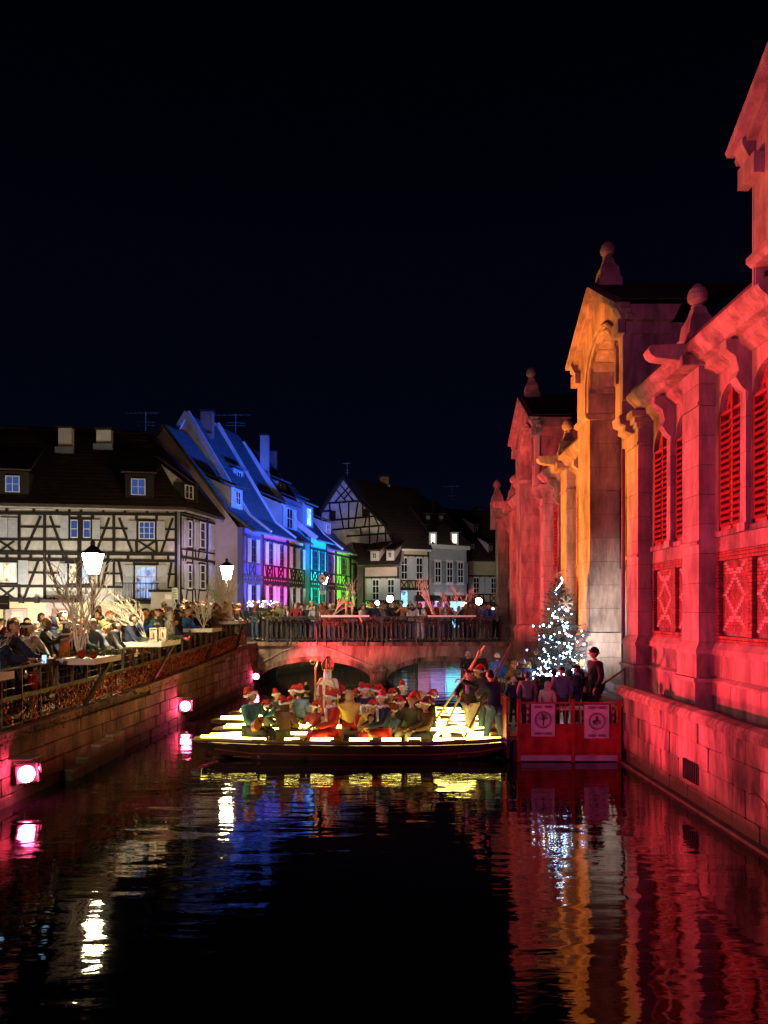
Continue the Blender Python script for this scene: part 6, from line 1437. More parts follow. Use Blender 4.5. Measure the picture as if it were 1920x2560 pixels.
for i in range(n_ + 1):
    a = math.radians(-6 + 192 * i / n_)   # open towards -Y
    for r_, z in ((.12, 1.49), (.27, 1.38), (.34, 1.1), (.36, .7), (.42, .12)):
        k_ = 1 + .05 * math.sin(i * 1.9); mb.v.append((r_ * k_ * math.cos(a), r_ * .85 * k_ * math.sin(a) + .03, z))
for i in range(n_):
    for j in range(4): b0 = i * 5 + j; mb.f.append((b0, b0 + 1, b0 + 6, b0 + 5)); mb.i.append(0)
mb.build('cape', mat('crimson_velvet', (.34, .012, .02), .7, var=.2, scale=8), bi, True, world=MBs)
for s_ in (-1, 1):
    mb = MB(); mb.tube([(s_ * .12, -.06, 1.47), (s_ * .22, -.13, 1.35), (s_ * .31, -.10, 1.1), (s_ * .33, -.10, .7), (s_ * .38, -.12, .15)], .022, 5); mb.build('cape_trim', CL['gold'], bi, True, world=MBs)
    mb = MB(); mb.box((s_ * .075, -.235, .95), (.085, .012, .75), Matrix.Rotation(s_ * .04, 4, 'Y')); mb.box((s_ * .075, -.245, .72), (.02, .012, .10), k=1); mb.box((s_ * .075, -.246, .735), (.06, .012, .02), k=1); mb.build('stole', [mat('crimson_velvet', (.34, .012, .02)), CL['gold']], bi, world=MBs)
mb = MB(); mb.tube([(.20 * math.cos(a * PI / 8), .16 * math.sin(a * PI / 8) - .005, 1.06) for a in range(16)], .014, 5, 0, True); mb.build('cord_belt', CL['gold'], bi, world=MBs)
cz = thing('crosier', 'long golden crosier with spiral head held by the bishop', 'crosier', (X(789, 18.4), 18.4, .1)); cx_, cd_ = X(789, 18.35), 18.35
goldm = mat('gilded_metal', (.72, .48, .12), .3, metal=.7, var=.1)
mb = MB(); mb.tube([(cx_ - .02, cd_, .1), (cx_, cd_, Z(1672, cd_))], .020, 8); mb.build('staff', goldm, cz)
zt = Z(1672, cd_); mb = MB(); mb.lathe((cx_, cd_, zt - .02), [(.02, 0), (.035, .02), (.035, .05), (.02, .07)], 10); mb.build('knop', goldm, cz)
mb = MB(); pts = [(cx_ + .005, cd_, zt)]
for i in range(30): a = -.5 + i * .32; r_ = .105 * (1 - i / 34); pts.append((cx_ - .055 + r_ * math.cos(a) * 1.0, cd_, zt + .17 + r_ * math.sin(a)))
mb.tube(pts, [.018 - .0003 * i for i in range(len(pts))], 6); mb.build('spiral_head', goldm, cz)
# ferrymen and their poles
person('ferryman in black jacket with purple scarf bending over two poles, left of the three', X(1176, 17.6), 17.6, .10, -40, 'punt_high', 1.0, coat='black', legs='cream', wear='short', wc=HAIR['black'], scarf='purple', group='ferrymen with punting poles', skinc='light')
person('ferryman in dark jacket and santa hat looking left, middle of the three', X(1205, 18.4), 18.4, .10, -55, 'punt_low', 1.0, coat='charcoal', legs='jeans', wear='santa', wc=SR[0], wt=SR[1], group='ferrymen with punting poles')
person('ferryman in navy jacket and jeans seen from behind, nearest the red fence', X(1236, 17.0), 17.0, .10, 215, 'punt_low', 1.02, coat='navy', legs='jeans', wear='short', wc=HAIR['black'], group='ferrymen with punting poles')
def pole(label, p, q, m_=woodp, dia=.055):
    t_ = thing('punting_pole', label, 'pole', q, 'punting poles'); rod('shaft', m_, t_, q, p, dia, 8); e_ = Vector(p) - Vector(q); rod('tip', zinc, t_, Vector(q), Vector(q) + e_.normalized() * .12, dia * 1.2, 8); return t_
pole('yellow punting pole reaching lowest on the left, behind the passengers', (X(1213, 17.7), 17.7, Z(1613, 17.7)), (X(1088, 19.8), 19.8, .35))
pole('yellow punting pole crossing close to the first one', (X(1199, 17.3), 17.3, Z(1627, 17.3)), (X(1110, 18.4), 18.4, .30))
pole('brown punting pole held by the man seen from behind, rising to the upper right', (X(1280, 17.6), 17.6, Z(1608, 17.6)), (X(1157, 16.5), 16.5, .38), mat('dark_pole_wood', (.22, .13, .08), .5))
pole('short visible grey end of a pole between the ferrymen heads', (X(1240, 18.8), 18.8, Z(1664, 18.8)), (X(1160, 18.0), 18.0, .40), mat('grey_pole_wood', (.35, .30, .24), .5))
yl = MB(); r = random.Random(5); yl.ball((X(1283, 16.7), 16.7, .48), (.13, .1, .08), 0, 8); yl.ball((X(1277, 16.6), 16.6, .40), (.10, .1, .06), 0, 8); tag(yl.build('yellow_bag', CL['yellow'], smooth=True), 'crumpled yellow bag lying at the right end of the front boat', 'bag')
# ---------------------------------------------------------------- landing stage, red fence with banners, tree
dk = thing('landing_stage', 'floating landing stage with pale edge beam at the market hall side', 'landing stage', (2.8, 16.3, 0))
for i in range(22): box2('deck_plank', wood, dk, 2.62, 5.02, 16.35 + i * .46, 16.35 + i * .46 + .445, .44, .48)
box2('edge_beam', mat('lavender_grey_beam', (.42, .38, .42), .6), dk, 2.85, 5.0, 16.2, 16.33, .02, .16); box2('edge_beam', wood_d, dk, 2.6, 2.66, 16.3, 26.4, .05, .43); box2('float', wood_d, dk, 2.75, 4.95, 16.34, 26.3, -.3, .42)
fe = thing('red_fence', 'red metal gate fence with bars and solid lower panels at the landing', 'fence', (2.85, 16.22, 0))
yf = 16.22
for px_ in (1297, 1432, 1547): box('post', fencered, fe, (X(px_, yf), yf, .66), (.075, .07, 1.32))
for a, b_ in ((1297, 1432), (1432, 1547)):
    xa, xb = X(a, yf) + .04, X(b_, yf) - .04
    box2('solid_panel', fencered, fe, xa, xb, yf - .015, yf + .015, .20, .76); box2('top_rail', fencered, fe, xa, xb, yf - .02, yf + .02, 1.22, 1.26); box2('bottom_rail', fencered, fe, xa, xb, yf - .025, yf + .025, .14, .195); box2('mid_rail', fencered, fe, xa, xb, yf - .022, yf + .022, .765, .80)
    n_ = 9
    for i in range(1, n_): x = xa + (xb - xa) * i / n_; box2('fence_bar', fencered, fe, x - .009, x + .009, yf - .009, yf + .009, .80, 1.22)
sf = thing('red_side_fence', 'red plank side fence of the landing, lit yellow from the boats', 'fence', (2.64, 16.3, .4))
for i in range(8): box2('plank', fencered, sf, 2.60, 2.64, 16.35 + i * .20, 16.35 + i * .20 + .19, .35, 1.28)
box2('top_rail', fencered, sf, 2.58, 2.66, 16.3, 18.0, 1.285, 1.33); 
box('post', fencered, sf, (X(1155, 26.2), 26.2, .95), (.09, .09, 1.0)); box2('far_rail', fencered, sf, 2.58, 2.63, 18.0, 26.2, 1.24, 1.28)
for i in range(12): box('post', fencered, sf, (2.61, 18.5 + i * .62, .85), (.035, .035, .8))
# banners
bann = mat('banner_cloth', (.62, .50, .50), .9, var=.1, scale=3); inkm = mat('banner_ink', (.10, .03, .04), .9, var=.1)
for k, (px0, px1, y0, y1, lb) in enumerate([(1328, 1387, 1760, 1841, 'left white banner on the red fence, ringed emblem between leaf sprigs'), (1461, 1523, 1762, 1846, 'right white banner on the red fence, round figure emblem between leaf sprigs')]):
    yb = yf - .04; xa, xb, za_, zb_ = X(px0, yb), X(px1, yb), Z(y1, yb), Z(y0, yb); t_ = thing('banner', lb, 'banner', (xa, yb, za_), 'banners on the red fence')
    mb = MB(); N = 10
    for i in range(N + 1):
        x = xa + (xb - xa) * i / N; dy = .008 * math.sin(i * 1.3 + k)
        mb.v += [(x, yb + dy, za_), (x, yb + dy * .3, zb_), (x, yb + dy + .004, za_), (x, yb + dy * .3 + .004, zb_)]
    for i in range(N): b0 = i * 4; mb.f += [(b0, b0 + 4, b0 + 5, b0 + 1), (b0 + 2, b0 + 3, b0 + 7, b0 + 6)]; mb.i += [0, 0]
    mb.build('cloth', bann, t_); mb = MB(); c_ = ((xa + xb) / 2, yb - .012, (za_ + zb_) / 2 + .01); R_ = .17
    mb.tube([(c_[0] + R_ * math.cos(a * PI / 12), c_[1], c_[2] + R_ * math.sin(a * PI / 12)) for a in range(24)], .009, 4, 0, True)
    mb.tube([(c_[0] + R_ * .84 * math.cos(a * PI / 12), c_[1], c_[2] + R_ * .84 * math.sin(a * PI / 12)) for a in range(24)], .004, 4, 0, True)
    r = random.Random(k + 3)
    if k == 0:
        mb.tube([(c_[0], c_[1], c_[2] - .12), (c_[0] + .01, c_[1], c_[2]), (c_[0], c_[1], c_[2] + .09)], .012, 4)
        for i in range(14): a = r.uniform(.1, PI - .1); mb.tube([(c_[0], c_[1], c_[2]), (c_[0] + .11 * math.cos(a), c_[1], c_[2] + .02 + .11 * math.sin(a))], .007, 3)
    else:
        mb.ball((c_[0], c_[1], c_[2] + .07), (.035, .005, .04), 0, 8)
        for i in range(12): a = r.uniform(-PI, 0); mb.tube([(c_[0], c_[1], c_[2] + .04), (c_[0] + .10 * math.cos(a), c_[1], c_[2] + .02 + .12 * math.sin(a))], .008, 3)
    for zz in (za_ + .06, zb_ - .06):
        for s_ in (-1, 1):
            for i in range(7):
                x = c_[0] + s_ * (.03 + i * .022); mb.tube([(x, c_[1], zz), (x + s_ * .03, c_[1], zz + .03)], .005, 3); mb.tube([(x, c_[1], zz), (x + s_ * .03, c_[1], zz - .025)], .005, 3)
    mb.build('printed_emblem', inkm, t_); mb = MB(); mb.ball((c_[0], c_[1], zb_ - .05 if k else za_ + .07), (.02, .006, .02), 0, 8); mb.build('red_dot', CL['red'], t_)
# candy-striped ribbon poles and white table behind the bars
for px_ in (1320, 1532):
    mb = MB(); x = X(px_, 16.6)
    for i in range(10): mb.lathe((x, 16.6, .48 + i * .07), [(.03, 0), (.03, .07)], 8, i % 2)
    tag(mb.build('striped_pole', [CL['red'], CL['white']]), 'red and white striped pole behind the fence, %s banner' % ('left of the first' if px_ < 1400 else 'right of the second'), 'striped pole', 'striped poles behind the fence')
ta = thing('white_table', 'white covered table behind the red fence between the banners', 'table', (X(1423, 17), 17.0, .48)); box('table_top', whitep, ta, (X(1423, 17), 17.1, 1.02), (.75, .5, .035))
for sx in (-1, 1):
    for sy in (-1, 1): box('leg', whitep, ta, (X(1423, 17) + sx * .33, 17.1 + sy * .2, .745), (.04, .04, .51))
# handrail up to the hall
hr = MB(); pp = [(X(1502, 18), 18, Z(1715, 18)), (X(1562, 17.6), 17.6, Z(1672, 17.6))]; hr.tube(pp, .024, 6); hr.tube([pp[0], (pp[0][0], pp[0][1], .5)], .02, 6); hr.tube([pp[1], (pp[1][0], pp[1][1], 1.2)], .02, 6); tag(hr.build('handrail', fencered), 'red sloping handrail beside the tall man in black', 'handrail')
dp = MB(); x_ = 5.66; dp.tube([(x_, 18.2, 7.0), (x_, 18.2, 1.3)], .045, 8); dp.build('downpipe', mat('maroon_pipe', (.2, .03, .04), .4), mh)
# Christmas tree
TX, TY, TZ = X(1397, 20.4), 20.4, .48; TH = Z(1440, 20.4) - TZ
ct = thing('christmas_tree', 'fir tree full of blue-white fairy lights beside the market hall', 'tree', (TX, TY, TZ)); mb = MB(); mb.tube([(TX, TY, TZ), (TX + .02, TY, TZ + TH * .6), (TX, TY, TZ + TH)], [.07, .045, .012], 8); mb.build('trunk', wood_d, ct)
r = random.Random(12); nb = MB(); wl = MB(); tips = []
for i in range(330):
    h = r.random() ** .9; z = TZ + .35 + (TH - .45) * h; ln = (1 - h) ** .75 * 1.12 * r.uniform(.55, 1.15) + .10; a = r.uniform(0, 2 * PI); up = r.uniform(.05, .45) - .25 * (1 - h)
    p0 = Vector((TX, TY, z)); dv = Vector((math.cos(a), math.sin(a), up)); p1 = p0 + dv * ln; wl.tube([p0, (p0 + p1) / 2 + Vector((0, 0, -.02)), p1], [.012, .008, .003], 4); tips.append((p0, p1))
    for j in range(int(10 + ln * 30)):
        q = p0.lerp(p1, r.uniform(.12, 1.0)); t_v = dv.normalized(); sd = t_v.cross(Vector((r.uniform(-1, 1), r.uniform(-1, 1), r.uniform(-1, 1)))).normalized(); nl = r.uniform(.05, .11)
        w_ = t_v.cross(sd) * .008; e_ = q + (sd * .8 + t_v * .8) * nl; nb.add([q - w_, q + w_, e_], [(0, 1, 2)])
nb.build('needles', mat('fir_needles', (.035, .07, .05), .75, var=.4, scale=8), ct); wl.build('branches', wood_d, ct)
fl_m = [glow('fairy_white', (.62, .82, 1), 40), glow('fairy_blue', (.20, .40, 1), 45), glow('fairy_warm', (1, .95, .8), 30)]; mb = MB()
for i in range(46): f_ = i / 46; a = f_ * 26; z = TZ + TH * (.30 + .70 * f_); rr_ = (1 - f_) ** .8 * .3 + .04; mb.ball((TX + rr_ * math.cos(a), TY - .1 + rr_ * math.sin(a), z), r.uniform(.014, .022), r.choice((0, 0, 1)), 5)
for i in range(150):
    p0, p1 = r.choice(tips)
    if p0.z > TZ + TH * .75: continue
    q = p0.lerp(p1, r.uniform(.5, 1.0)); mb.ball(q, r.uniform(.010, .026), r.choice((0, 0, 1, 1, 2)), 5)
for i in range(90):
    a = r.uniform(PI, 2 * PI); f_ = r.uniform(.12, .42); rr_ = (1 - f_) * 1.05 * r.uniform(.7, 1); mb.ball((TX + rr_ * math.cos(a), TY + rr_ * math.sin(a) * .8, TZ + TH * f_), r.uniform(.012, .022), r.choice((1, 1, 0)), 5)
for i in range(26): mb.ball((TX - .55 + .45 * r.random(), TY - .55 + .2 * r.random(), TZ + .85 + .3 * r.random()), r.uniform(.02, .035), 0, 5)
tag(mb.build('fairy_lights', fl_m, ct), kind='stuff')
sm = MB()     # wooden star flake ornament
cst = Vector((X(1415, 19.6), 19.6, Z(1508, 19.6)))
for i in range(6): a = i * PI / 3; dv = Vector((math.cos(a), 0, math.sin(a))); sm.tube([cst, cst + dv * .17], .022, 4); [sm.tube([cst + dv * .11, cst + dv * .15 + Vector((math.cos(a + s_ * 1.0), 0, math.sin(a + s_ * 1.0))) * .06], .014, 4) for s_ in (-1, 1)]
tag(sm.build('star_ornament', lanm), 'large pale wooden snowflake ornament hanging on the Christmas tree', 'ornament')
for i, (px_, py_, d_) in enumerate([(1404, 1547, 19.5), (1421, 1588, 19.4), (1340, 1632, 19.5), (1460, 1610, 19.7), (1426, 1620, 19.4)]):
    mb = MB(); c_ = (X(px_, d_), d_, Z(py_, d_)); mb.ball(c_, .055, 0, 10); o = mb.build('bauble', CL['pink'] if i % 2 else CL['pale_grey'], smooth=True)
    tag(o, ['pale bauble in the middle of the tree below the snowflake', 'pink bauble right of the tree trunk among the lights', 'pale bauble low on the left side of the tree', 'pink bauble on the right outer branches of the tree', 'pale bauble low in the centre of the tree'][i], 'bauble', 'baubles on the Christmas tree')
# people on the landing
dg_ = 'people on the landing stage'
def st_px(label, px_, hy, d, face, floor=.48, **kw):
    """standing person whose crown shows at (px_, hy)"""
    h = Z(hy, d) - floor; ps = kw.pop('pose', 'stand'); s_ = h / 1.76
    return person(label, X(px_, d), d, floor, face, ps, s_, **kw)
st_px('tall man in black jacket and black beanie standing by the white pier', 1487, 1616, 17.3, -80, coat='black', legs='black', wear='beanie', wc=CL['black'], group=dg_, floor=.48)
st_px('man in striped dark puffer jacket and dark flat cap seen from behind', 1404, 1664, 17.4, 175, coat='slate', legs='charcoal', wear='flatcap', wc=CL['black'], extra=(('short', HAIR['grey'], None),), puffer=True, group=dg_)
st_px('person in black puffer jacket in profile next to the tall man', 1443, 1660, 17.9, -110, coat='navy', legs='charcoal', wear='flatcap', wc=CL['black'], puffer=True, group=dg_)
st_px('blond person behind the black puffer jacket', 1454, 1647, 19.0, 200, coat='navy', wear='short', wc=HAIR['blond'], group=dg_)
st_px('child in pale hooded coat with white fur hat behind the fence', 1368, 1703, 16.9, 160, coat='cream', legs='grey', wear='hood', wc=CL['cream'], wt=CL['white'], group=dg_)
st_px('man in grey jacket and dark cap left of the fur hatted child', 1318, 1677, 17.4, 170, coat='grey', legs='charcoal', wear='flatcap', wc=CL['charcoal'], group=dg_)
st_px('older white haired woman in navy coat behind the left fence post', 1284, 1692, 18.0, 190, coat='navy', wear='curly', wc=HAIR['white'], group=dg_)
st_px('brown haired child peeking beside the ferrymen', 1252, 1690, 19.6, -30, coat='charcoal', wear='long', wc=HAIR['brown'], group=dg_, pose='rail')
st_px('woman with pale headscarf and glasses looking left, back of the landing', 1286, 1650, 20.0, -60, coat='brown', wear='curly', wc=HAIR['blond'], extra=(('glasses', CL['black'], None),), group=dg_, pose='stand_turn')
st_px('person in pale cap and blue coat behind the grey jacket man', 1308, 1646, 20.2, 190, coat='navy', wear='beanie', wc=CL['pale_grey'], group=dg_)
st_px('woman in bright blue puffer coat and white knit hat near the bridge', 1243, 1632, 22.3, 200, coat='blue', legs='navy', wear='beanie', wc=CL['white'], puffer=True, group=dg_, floor=.46)
st_px('bald man in black jacket seen from behind, near the bridge', 1199, 1625, 24.0, 185, coat='black', legs='navy', wear='bald', wc=HAIR['white'], group=dg_, floor=.46)
st_px('white haired woman in black coat facing the boats, farthest on the landing', 1170, 1628, 24.8, -10, coat='black', legs='black', wear='curly', wc=HAIR['white'], group=dg_, pose='rail', floor=.46)
st_px('person in dark blue coat with hood up behind the tree lights', 1338, 1660, 21.5, 180, coat='navy', wear='hood', wc=CL['navy'], wt=CL['black'], group=dg_)
st_px('person in teal coat deep in the landing crowd left of the tree', 1262, 1660, 23.5, 170, coat='teal', wear='short', wc=HAIR['brown'], group=dg_, floor=.46)
st_px('person in black coat and grey hair before the tree', 1360, 1668, 18.9, 150, coat='black', wear='short', wc=HAIR['grey'], group=dg_)
for px_, hy, d, fc, ct_, w_, wm, lb in [(1385, 1672, 18.1, 170, 'black', 'beanie', CL['navy'], 'person in black coat and navy beanie, between fur hatted child and striped puffer'), (1425, 1672, 18.6, 190, 'charcoal', 'hood', CL['charcoal'], 'person with charcoal hood up behind the striped puffer jacket'), (1340, 1690, 17.8, 150, 'navy', 'long', HAIR['brown'], 'brown long haired person in navy coat behind the first banner'),
                                    (1298, 1672, 19.2, 160, 'black', 'flatcap', CL['grey'], 'person in black coat and grey flat cap behind the fence corner'), (1466, 1668, 18.8, 210, 'black', 'short', HAIR['grey'], 'grey haired person half hidden behind the tall man'), (1270, 1678, 21.0, 175, 'brown', 'beanie', CL['dark_red'], 'person in brown coat and dark red beanie near the ferrymen'), (1322, 1652, 21.0, 180, 'slate', 'long', HAIR['blond'], 'blond long haired person left of the tree trunk')]:
    st_px(lb, px_, hy, d, fc, coat=ct_, legs='charcoal', wear=w_, wc=wm, wt=CL['grey'] if w_ == 'hood' else None, group=dg_)
# ---------------------------------------------------------------- street lamps
lampglass = glow('lamp_glass_warm', (1, .78, .42), 230)
def lantern(px_, d, zc_, h, label, m_=lampglass, foot=None, cat='street lamp', group='street lanterns'):
    x = X(px_, d); zf = foot if foot is not None else ZS(d); t_ = thing('street_lamp', label, cat, (x, d, zf), group)
    mb = MB(); b0 = zc_ - h / 2
    mb.lathe((x, d, zf), [(.14, 0), (.14, .25), (.08, .35), (.05, .5), (.045, 1.8), (.035, b0 - zf - .05), (.05, b0 - zf - .03), (.07, b0 - zf)], 10); mb.build('pole', metald, t_)
    mb = MB(); rt, rb = h * .40, h * .22
    for r0, z0, r1, z1, k in ((rb, b0 + .01, rt, b0 + h, 0),):
        mb.add([(x + r0 * sx, d + r0 * sy, z0) for sx, sy in ((-1, -1), (1, -1), (1, 1), (-1, 1))] + [(x + r1 * sx, d + r1 * sy, z1) for sx, sy in ((-1, -1), (1, -1), (1, 1), (-1, 1))], [(0, 1, 5, 4), (1, 2, 6, 5), (2, 3, 7, 6), (3, 0, 4, 7), (0, 3, 2, 1)])
    mb.build('lamp_glass', m_, t_)
    mb = MB()
    for sx, sy in ((-1, -1), (1, -1), (1, 1), (-1, 1)): mb.tube([(x + rb * sx, d + rb * sy, b0), (x + rt * sx * 1.02, d + rt * sy * 1.02, b0 + h)], .008, 4)
    mb.lathe((x, d, b0 + h), [(rt * 1.45, 0), (rt * 1.3, .04), (rt * .5, .16), (.05, .20), (.06, .26), (.01, .34)], 8); mb.build('lantern_cap', metald, t_)
    spot('lantern_light', (x, d, b0 - .03), (x - .25, d - .2, 0), (1, .80, .48), 520 * (h / .46), 150, .5, .12); return t_
lantern(232, 17.6, 4.25, .46, 'large bright street lantern above the crowd, nearest, beside the white branch tree')
lantern(567, 30.4, 4.66, .52, 'bright street lantern before the mauve gable wall, at the bridge corner')
lantern(812, 41, Z(1452, 41), .36, 'small warm lantern next to the blue road sign', foot=1.83)
def globe(px_, py_, d, r_, label, m_):
    x, z = X(px_, d), Z(py_, d); t_ = thing('globe_lamp', label, 'street lamp', (x, d, 1.83), 'globe lamps behind the bridge'); mb = MB(); mb.lathe((x, d, 1.83), [(.07, 0), (.05, .3), (.04, z - r_ - 1.83)], 8); mb.build('pole', metald, t_)
    mb = MB(); mb.ball((x, d, z), (r_, r_, r_ * 1.12), 0, 14); mb.build('globe', m_, t_, True); mb = MB(); mb.lathe((x, d, z + r_), [(r_ * .6, 0), (.02, .08)], 8); mb.build('cap', metald, t_)
gm = glow('globe_glass', (1, .93, .70), 26)
globe(975, 1497, 46, .19, 'drop shaped white lamp behind the bridge crowd, before the low mauve house', gm); globe(943, 1508, 47, .13, 'smallest white lamp, left of the drop shaped one', glow('globe_glass_cool', (.85, .95, 1), 25))
globe(1197, 1503, 47, .20, 'round lamp behind the bridge crowd close to the market hall', gm); globe(1160, 1513, 50, .18, 'low yellowish lamp in the twigs between the drop shaped lamp and the market hall', glow('globe_glass_yellow', (1, .9, .4), 25))
# added uplights washing the corner house, then added fills without any fixture
for k, (p, aim, pw, dg, lb) in enumerate([((-13.5, 31.5, 2.0), (-15.5, 37.0, 4.9), 900, 120, 'added small floodlight on the pavement washing the timbered corner house'), ((-15.5, 33.5, 1.95), (-15.8, 37.0, 2.6), 900, 110, 'added small floodlight at the door of the timbered corner house'), ((-20.5, 30.5, 2.0), (-20, 36.2, 4.5), 900, 120, 'added small floodlight on the pavement outside the left frame edge'), ((-7.0, 35.5, 2.1), (-9.4, 41, 5.8), 260, 100, 'added small floodlight at the side wall of the corner house')]):
    t_ = thing('added_pavement_flood', lb, 'floodlight', p, 'added pavement floodlights'); R = orient(Vector(aim) - Vector(p), (0, 0, 1)); c = Vector(p) - (Vector(aim) - Vector(p)).normalized() * .2
    mb = MB(); mb.box((0, 0, 0), (.25, .2, .12)); mb.box((0, .11, .02), (.25, .02, .16)); mb.build('housing', metald, t_, world=Matrix.Translation(c) @ R); spot('house_wash', p, aim, (1, .93, .78), pw, dg, 1, .25)
spot('near_bridge_fill', (-3.6, -3.2, 4.8), (-5.5, 24, 2.2), (1, .66, .45), 2600, 34, .9, .3)  # warm fill added behind the camera for the left crowd
spot('gable_fill', (.8, 53, 5.0), (-2.6, 62, 10.0), (1, .84, .58), 900, 76, .8, .3)  # fill added to brighten the timbered gable, no fixture
spot('grey_house_fill', (3.5, 50, 4.5), (5.8, 62, 4.5), (.95, .92, .85), 900, 90, .9, .3)  # fill added to brighten the grey house, no fixture
spot('mauve_gable_fill', (-9.2, 36.2, 4.9), (-10.4, 43, 8.4), (.62, .42, .95), 330, 56, .9, .3)  # violet fill added for the plain gable wall, no fixture
t_ = thing('added_pole_flood', 'added cool white floodlight on a short pole behind the tall man in black', 'floodlight', (4.78, 17.75, .48)); rod('pole', metald, t_, (4.78, 17.75, .48), (4.78, 17.75, 1.9), .04); box('housing', metald, t_, (4.78, 17.68, 1.97), (.2, .1, .15))  # pole and housing are added to carry the white light on the pier
spot('doorway_white', (4.78, 17.85, 1.98), (5.75, 20.4, 2.9), (.80, .95, 1.0), 620, 72, .9, .1)
spot('bridge_front_fill', (-2.0, -3.2, 4.8), (-.3, 33.5, 2.7), (1, .68, .80), 5200, 19, .8, .3)  # pinkish fill added behind the camera for the bridge crowd
# ---------------------------------------------------------------- signs
def disc(mb, c, r_, y_off, k, n=20): mb.add([(c[0] + r_ * math.cos(2 * PI * i / n), c[1] + y_off, c[2] + r_ * math.sin(2 * PI * i / n)) for i in range(n)], [tuple(range(n))], k)
sx_, sd = X(806, 39.5), 39.5; t_ = thing('road_sign', 'round red-ringed road sign above a blue pedestrian sign on one pole', 'road sign', (sx_, sd, 1.83)); rod('pole', zinc, t_, (sx_, sd + .04, 1.83), (sx_, sd + .04, Z(1436, sd)), .06)
mb = MB(); c_ = (sx_, sd, Z(1447, sd)); disc(mb, c_, .24, -.010, 0, 24); disc(mb, c_, .185, -.014, 1, 24); mb.box((c_[0], c_[1] - .02, c_[2]), (.34, .006, .035), Matrix.Rotation(.785, 4, 'Y'), 0); mb.box((c_[0], c_[1] - .018, c_[2]), (.13, .004, .05), k=2); mb.box((c_[0] + .02, c_[1] - .018, c_[2] + .05), (.06, .004, .05), k=2); mb.lathe((c_[0], c_[1], c_[2]), [(.01, 0), (.011, .001)], 4)
mb.build('round_sign', [fencered, whitep, CL['black']], t_); mb = MB(); z0 = Z(1468, sd); mb.box((sx_, sd, z0), (.33, .02, .36)); blue = mat('sign_blue', (.02, .12, .55), .4)
for s_ in (-1, 1): mb.ball((sx_ + s_ * .07, sd - .014, z0 + .10), (.025, .004, .025), 1, 8); mb.box((sx_ + s_ * .07, sd - .014, z0 + .0), (.04, .006, .13), k=1); mb.box((sx_ + s_ * .055, sd - .014, z0 - .11), (.014, .006, .10), k=1); mb.box((sx_ + s_ * .085, sd - .014, z0 - .11), (.014, .006, .10), k=1)
mb.build('pedestrian_sign', [blue, whitep], t_); mb = MB(); mb.box((sx_, sd, Z(1481, sd)), (.31, .02, .20)); [mb.box((sx_, sd - .013, Z(1481, sd) + dz), (.22, .005, .012), k=1) for dz in (-.05, 0, .05)]; mb.build('supplementary_plate', [whitep, CL['grey']], t_)
x = X(11, 20); t_ = thing('road_sign', 'dark back of a square road sign at the left edge', 'road sign', (x, 20, 1.35)); rod('pole', zinc, t_, (x, 20, 1.35), (x, 20, Z(1497, 20)), .06); box('sign_plate', metald, t_, (x, 19.96, Z(1506, 20)), (.30, .02, .36)); box('clamp', zinc, t_, (x, 19.94, Z(1509, 20)), (.22, .02, .02))
x = X(436, 33); t_ = thing('street_name_sign', 'pale street signs on a pole before the corner house', 'sign', (x, 33, 1.83)); rod('pole', zinc, t_, (x, 33.03, 1.83), (x, 33.03, Z(1470, 33)), .06); box('sign_plate', mat('pale_green_sign', (.5, .56, .5), .5), t_, (x + .02, 33, Z(1484, 33)), (.26, .02, .50)); box('sign_plate', whitep, t_, (x - .25, 33.02, Z(1492, 33)), (.30, .02, .22))
mb = MB(); [mb.box((x + .02, 32.985, Z(1484, 33) + dz), (.18, .005, .02)) for dz in (-.15, -.05, .05, .15)]; mb.build('sign_lines', CL['charcoal'], t_)
bl = MB(); r = random.Random(6)
for i in range(110): d_ = r.uniform(38.5, 39.5); bl.ball((X(r.uniform(618, 700), d_), d_, Z(r.uniform(1502, 1518), d_)), r.uniform(.018, .035), r.choice((0, 0, 1)), 5)
st_ = thing('assumed_lit_stall', 'assumed low stall covered in blue and violet fairy lights behind the bridge corner', 'assumed stall', (X(655, 39), 39.2, 1.83)); box('counter', timber, st_, (X(658, 39.8), 39.9, 2.5), (1.9, .6, 1.3)); tag(bl.build('fairy_lights', [glow('fairy_deep_blue', (.10, .12, 1), 14), glow('fairy_lilac', (.7, .5, 1), 14)], st_), kind='stuff')  # stall and counter are assumed, to carry the blue fairy lights
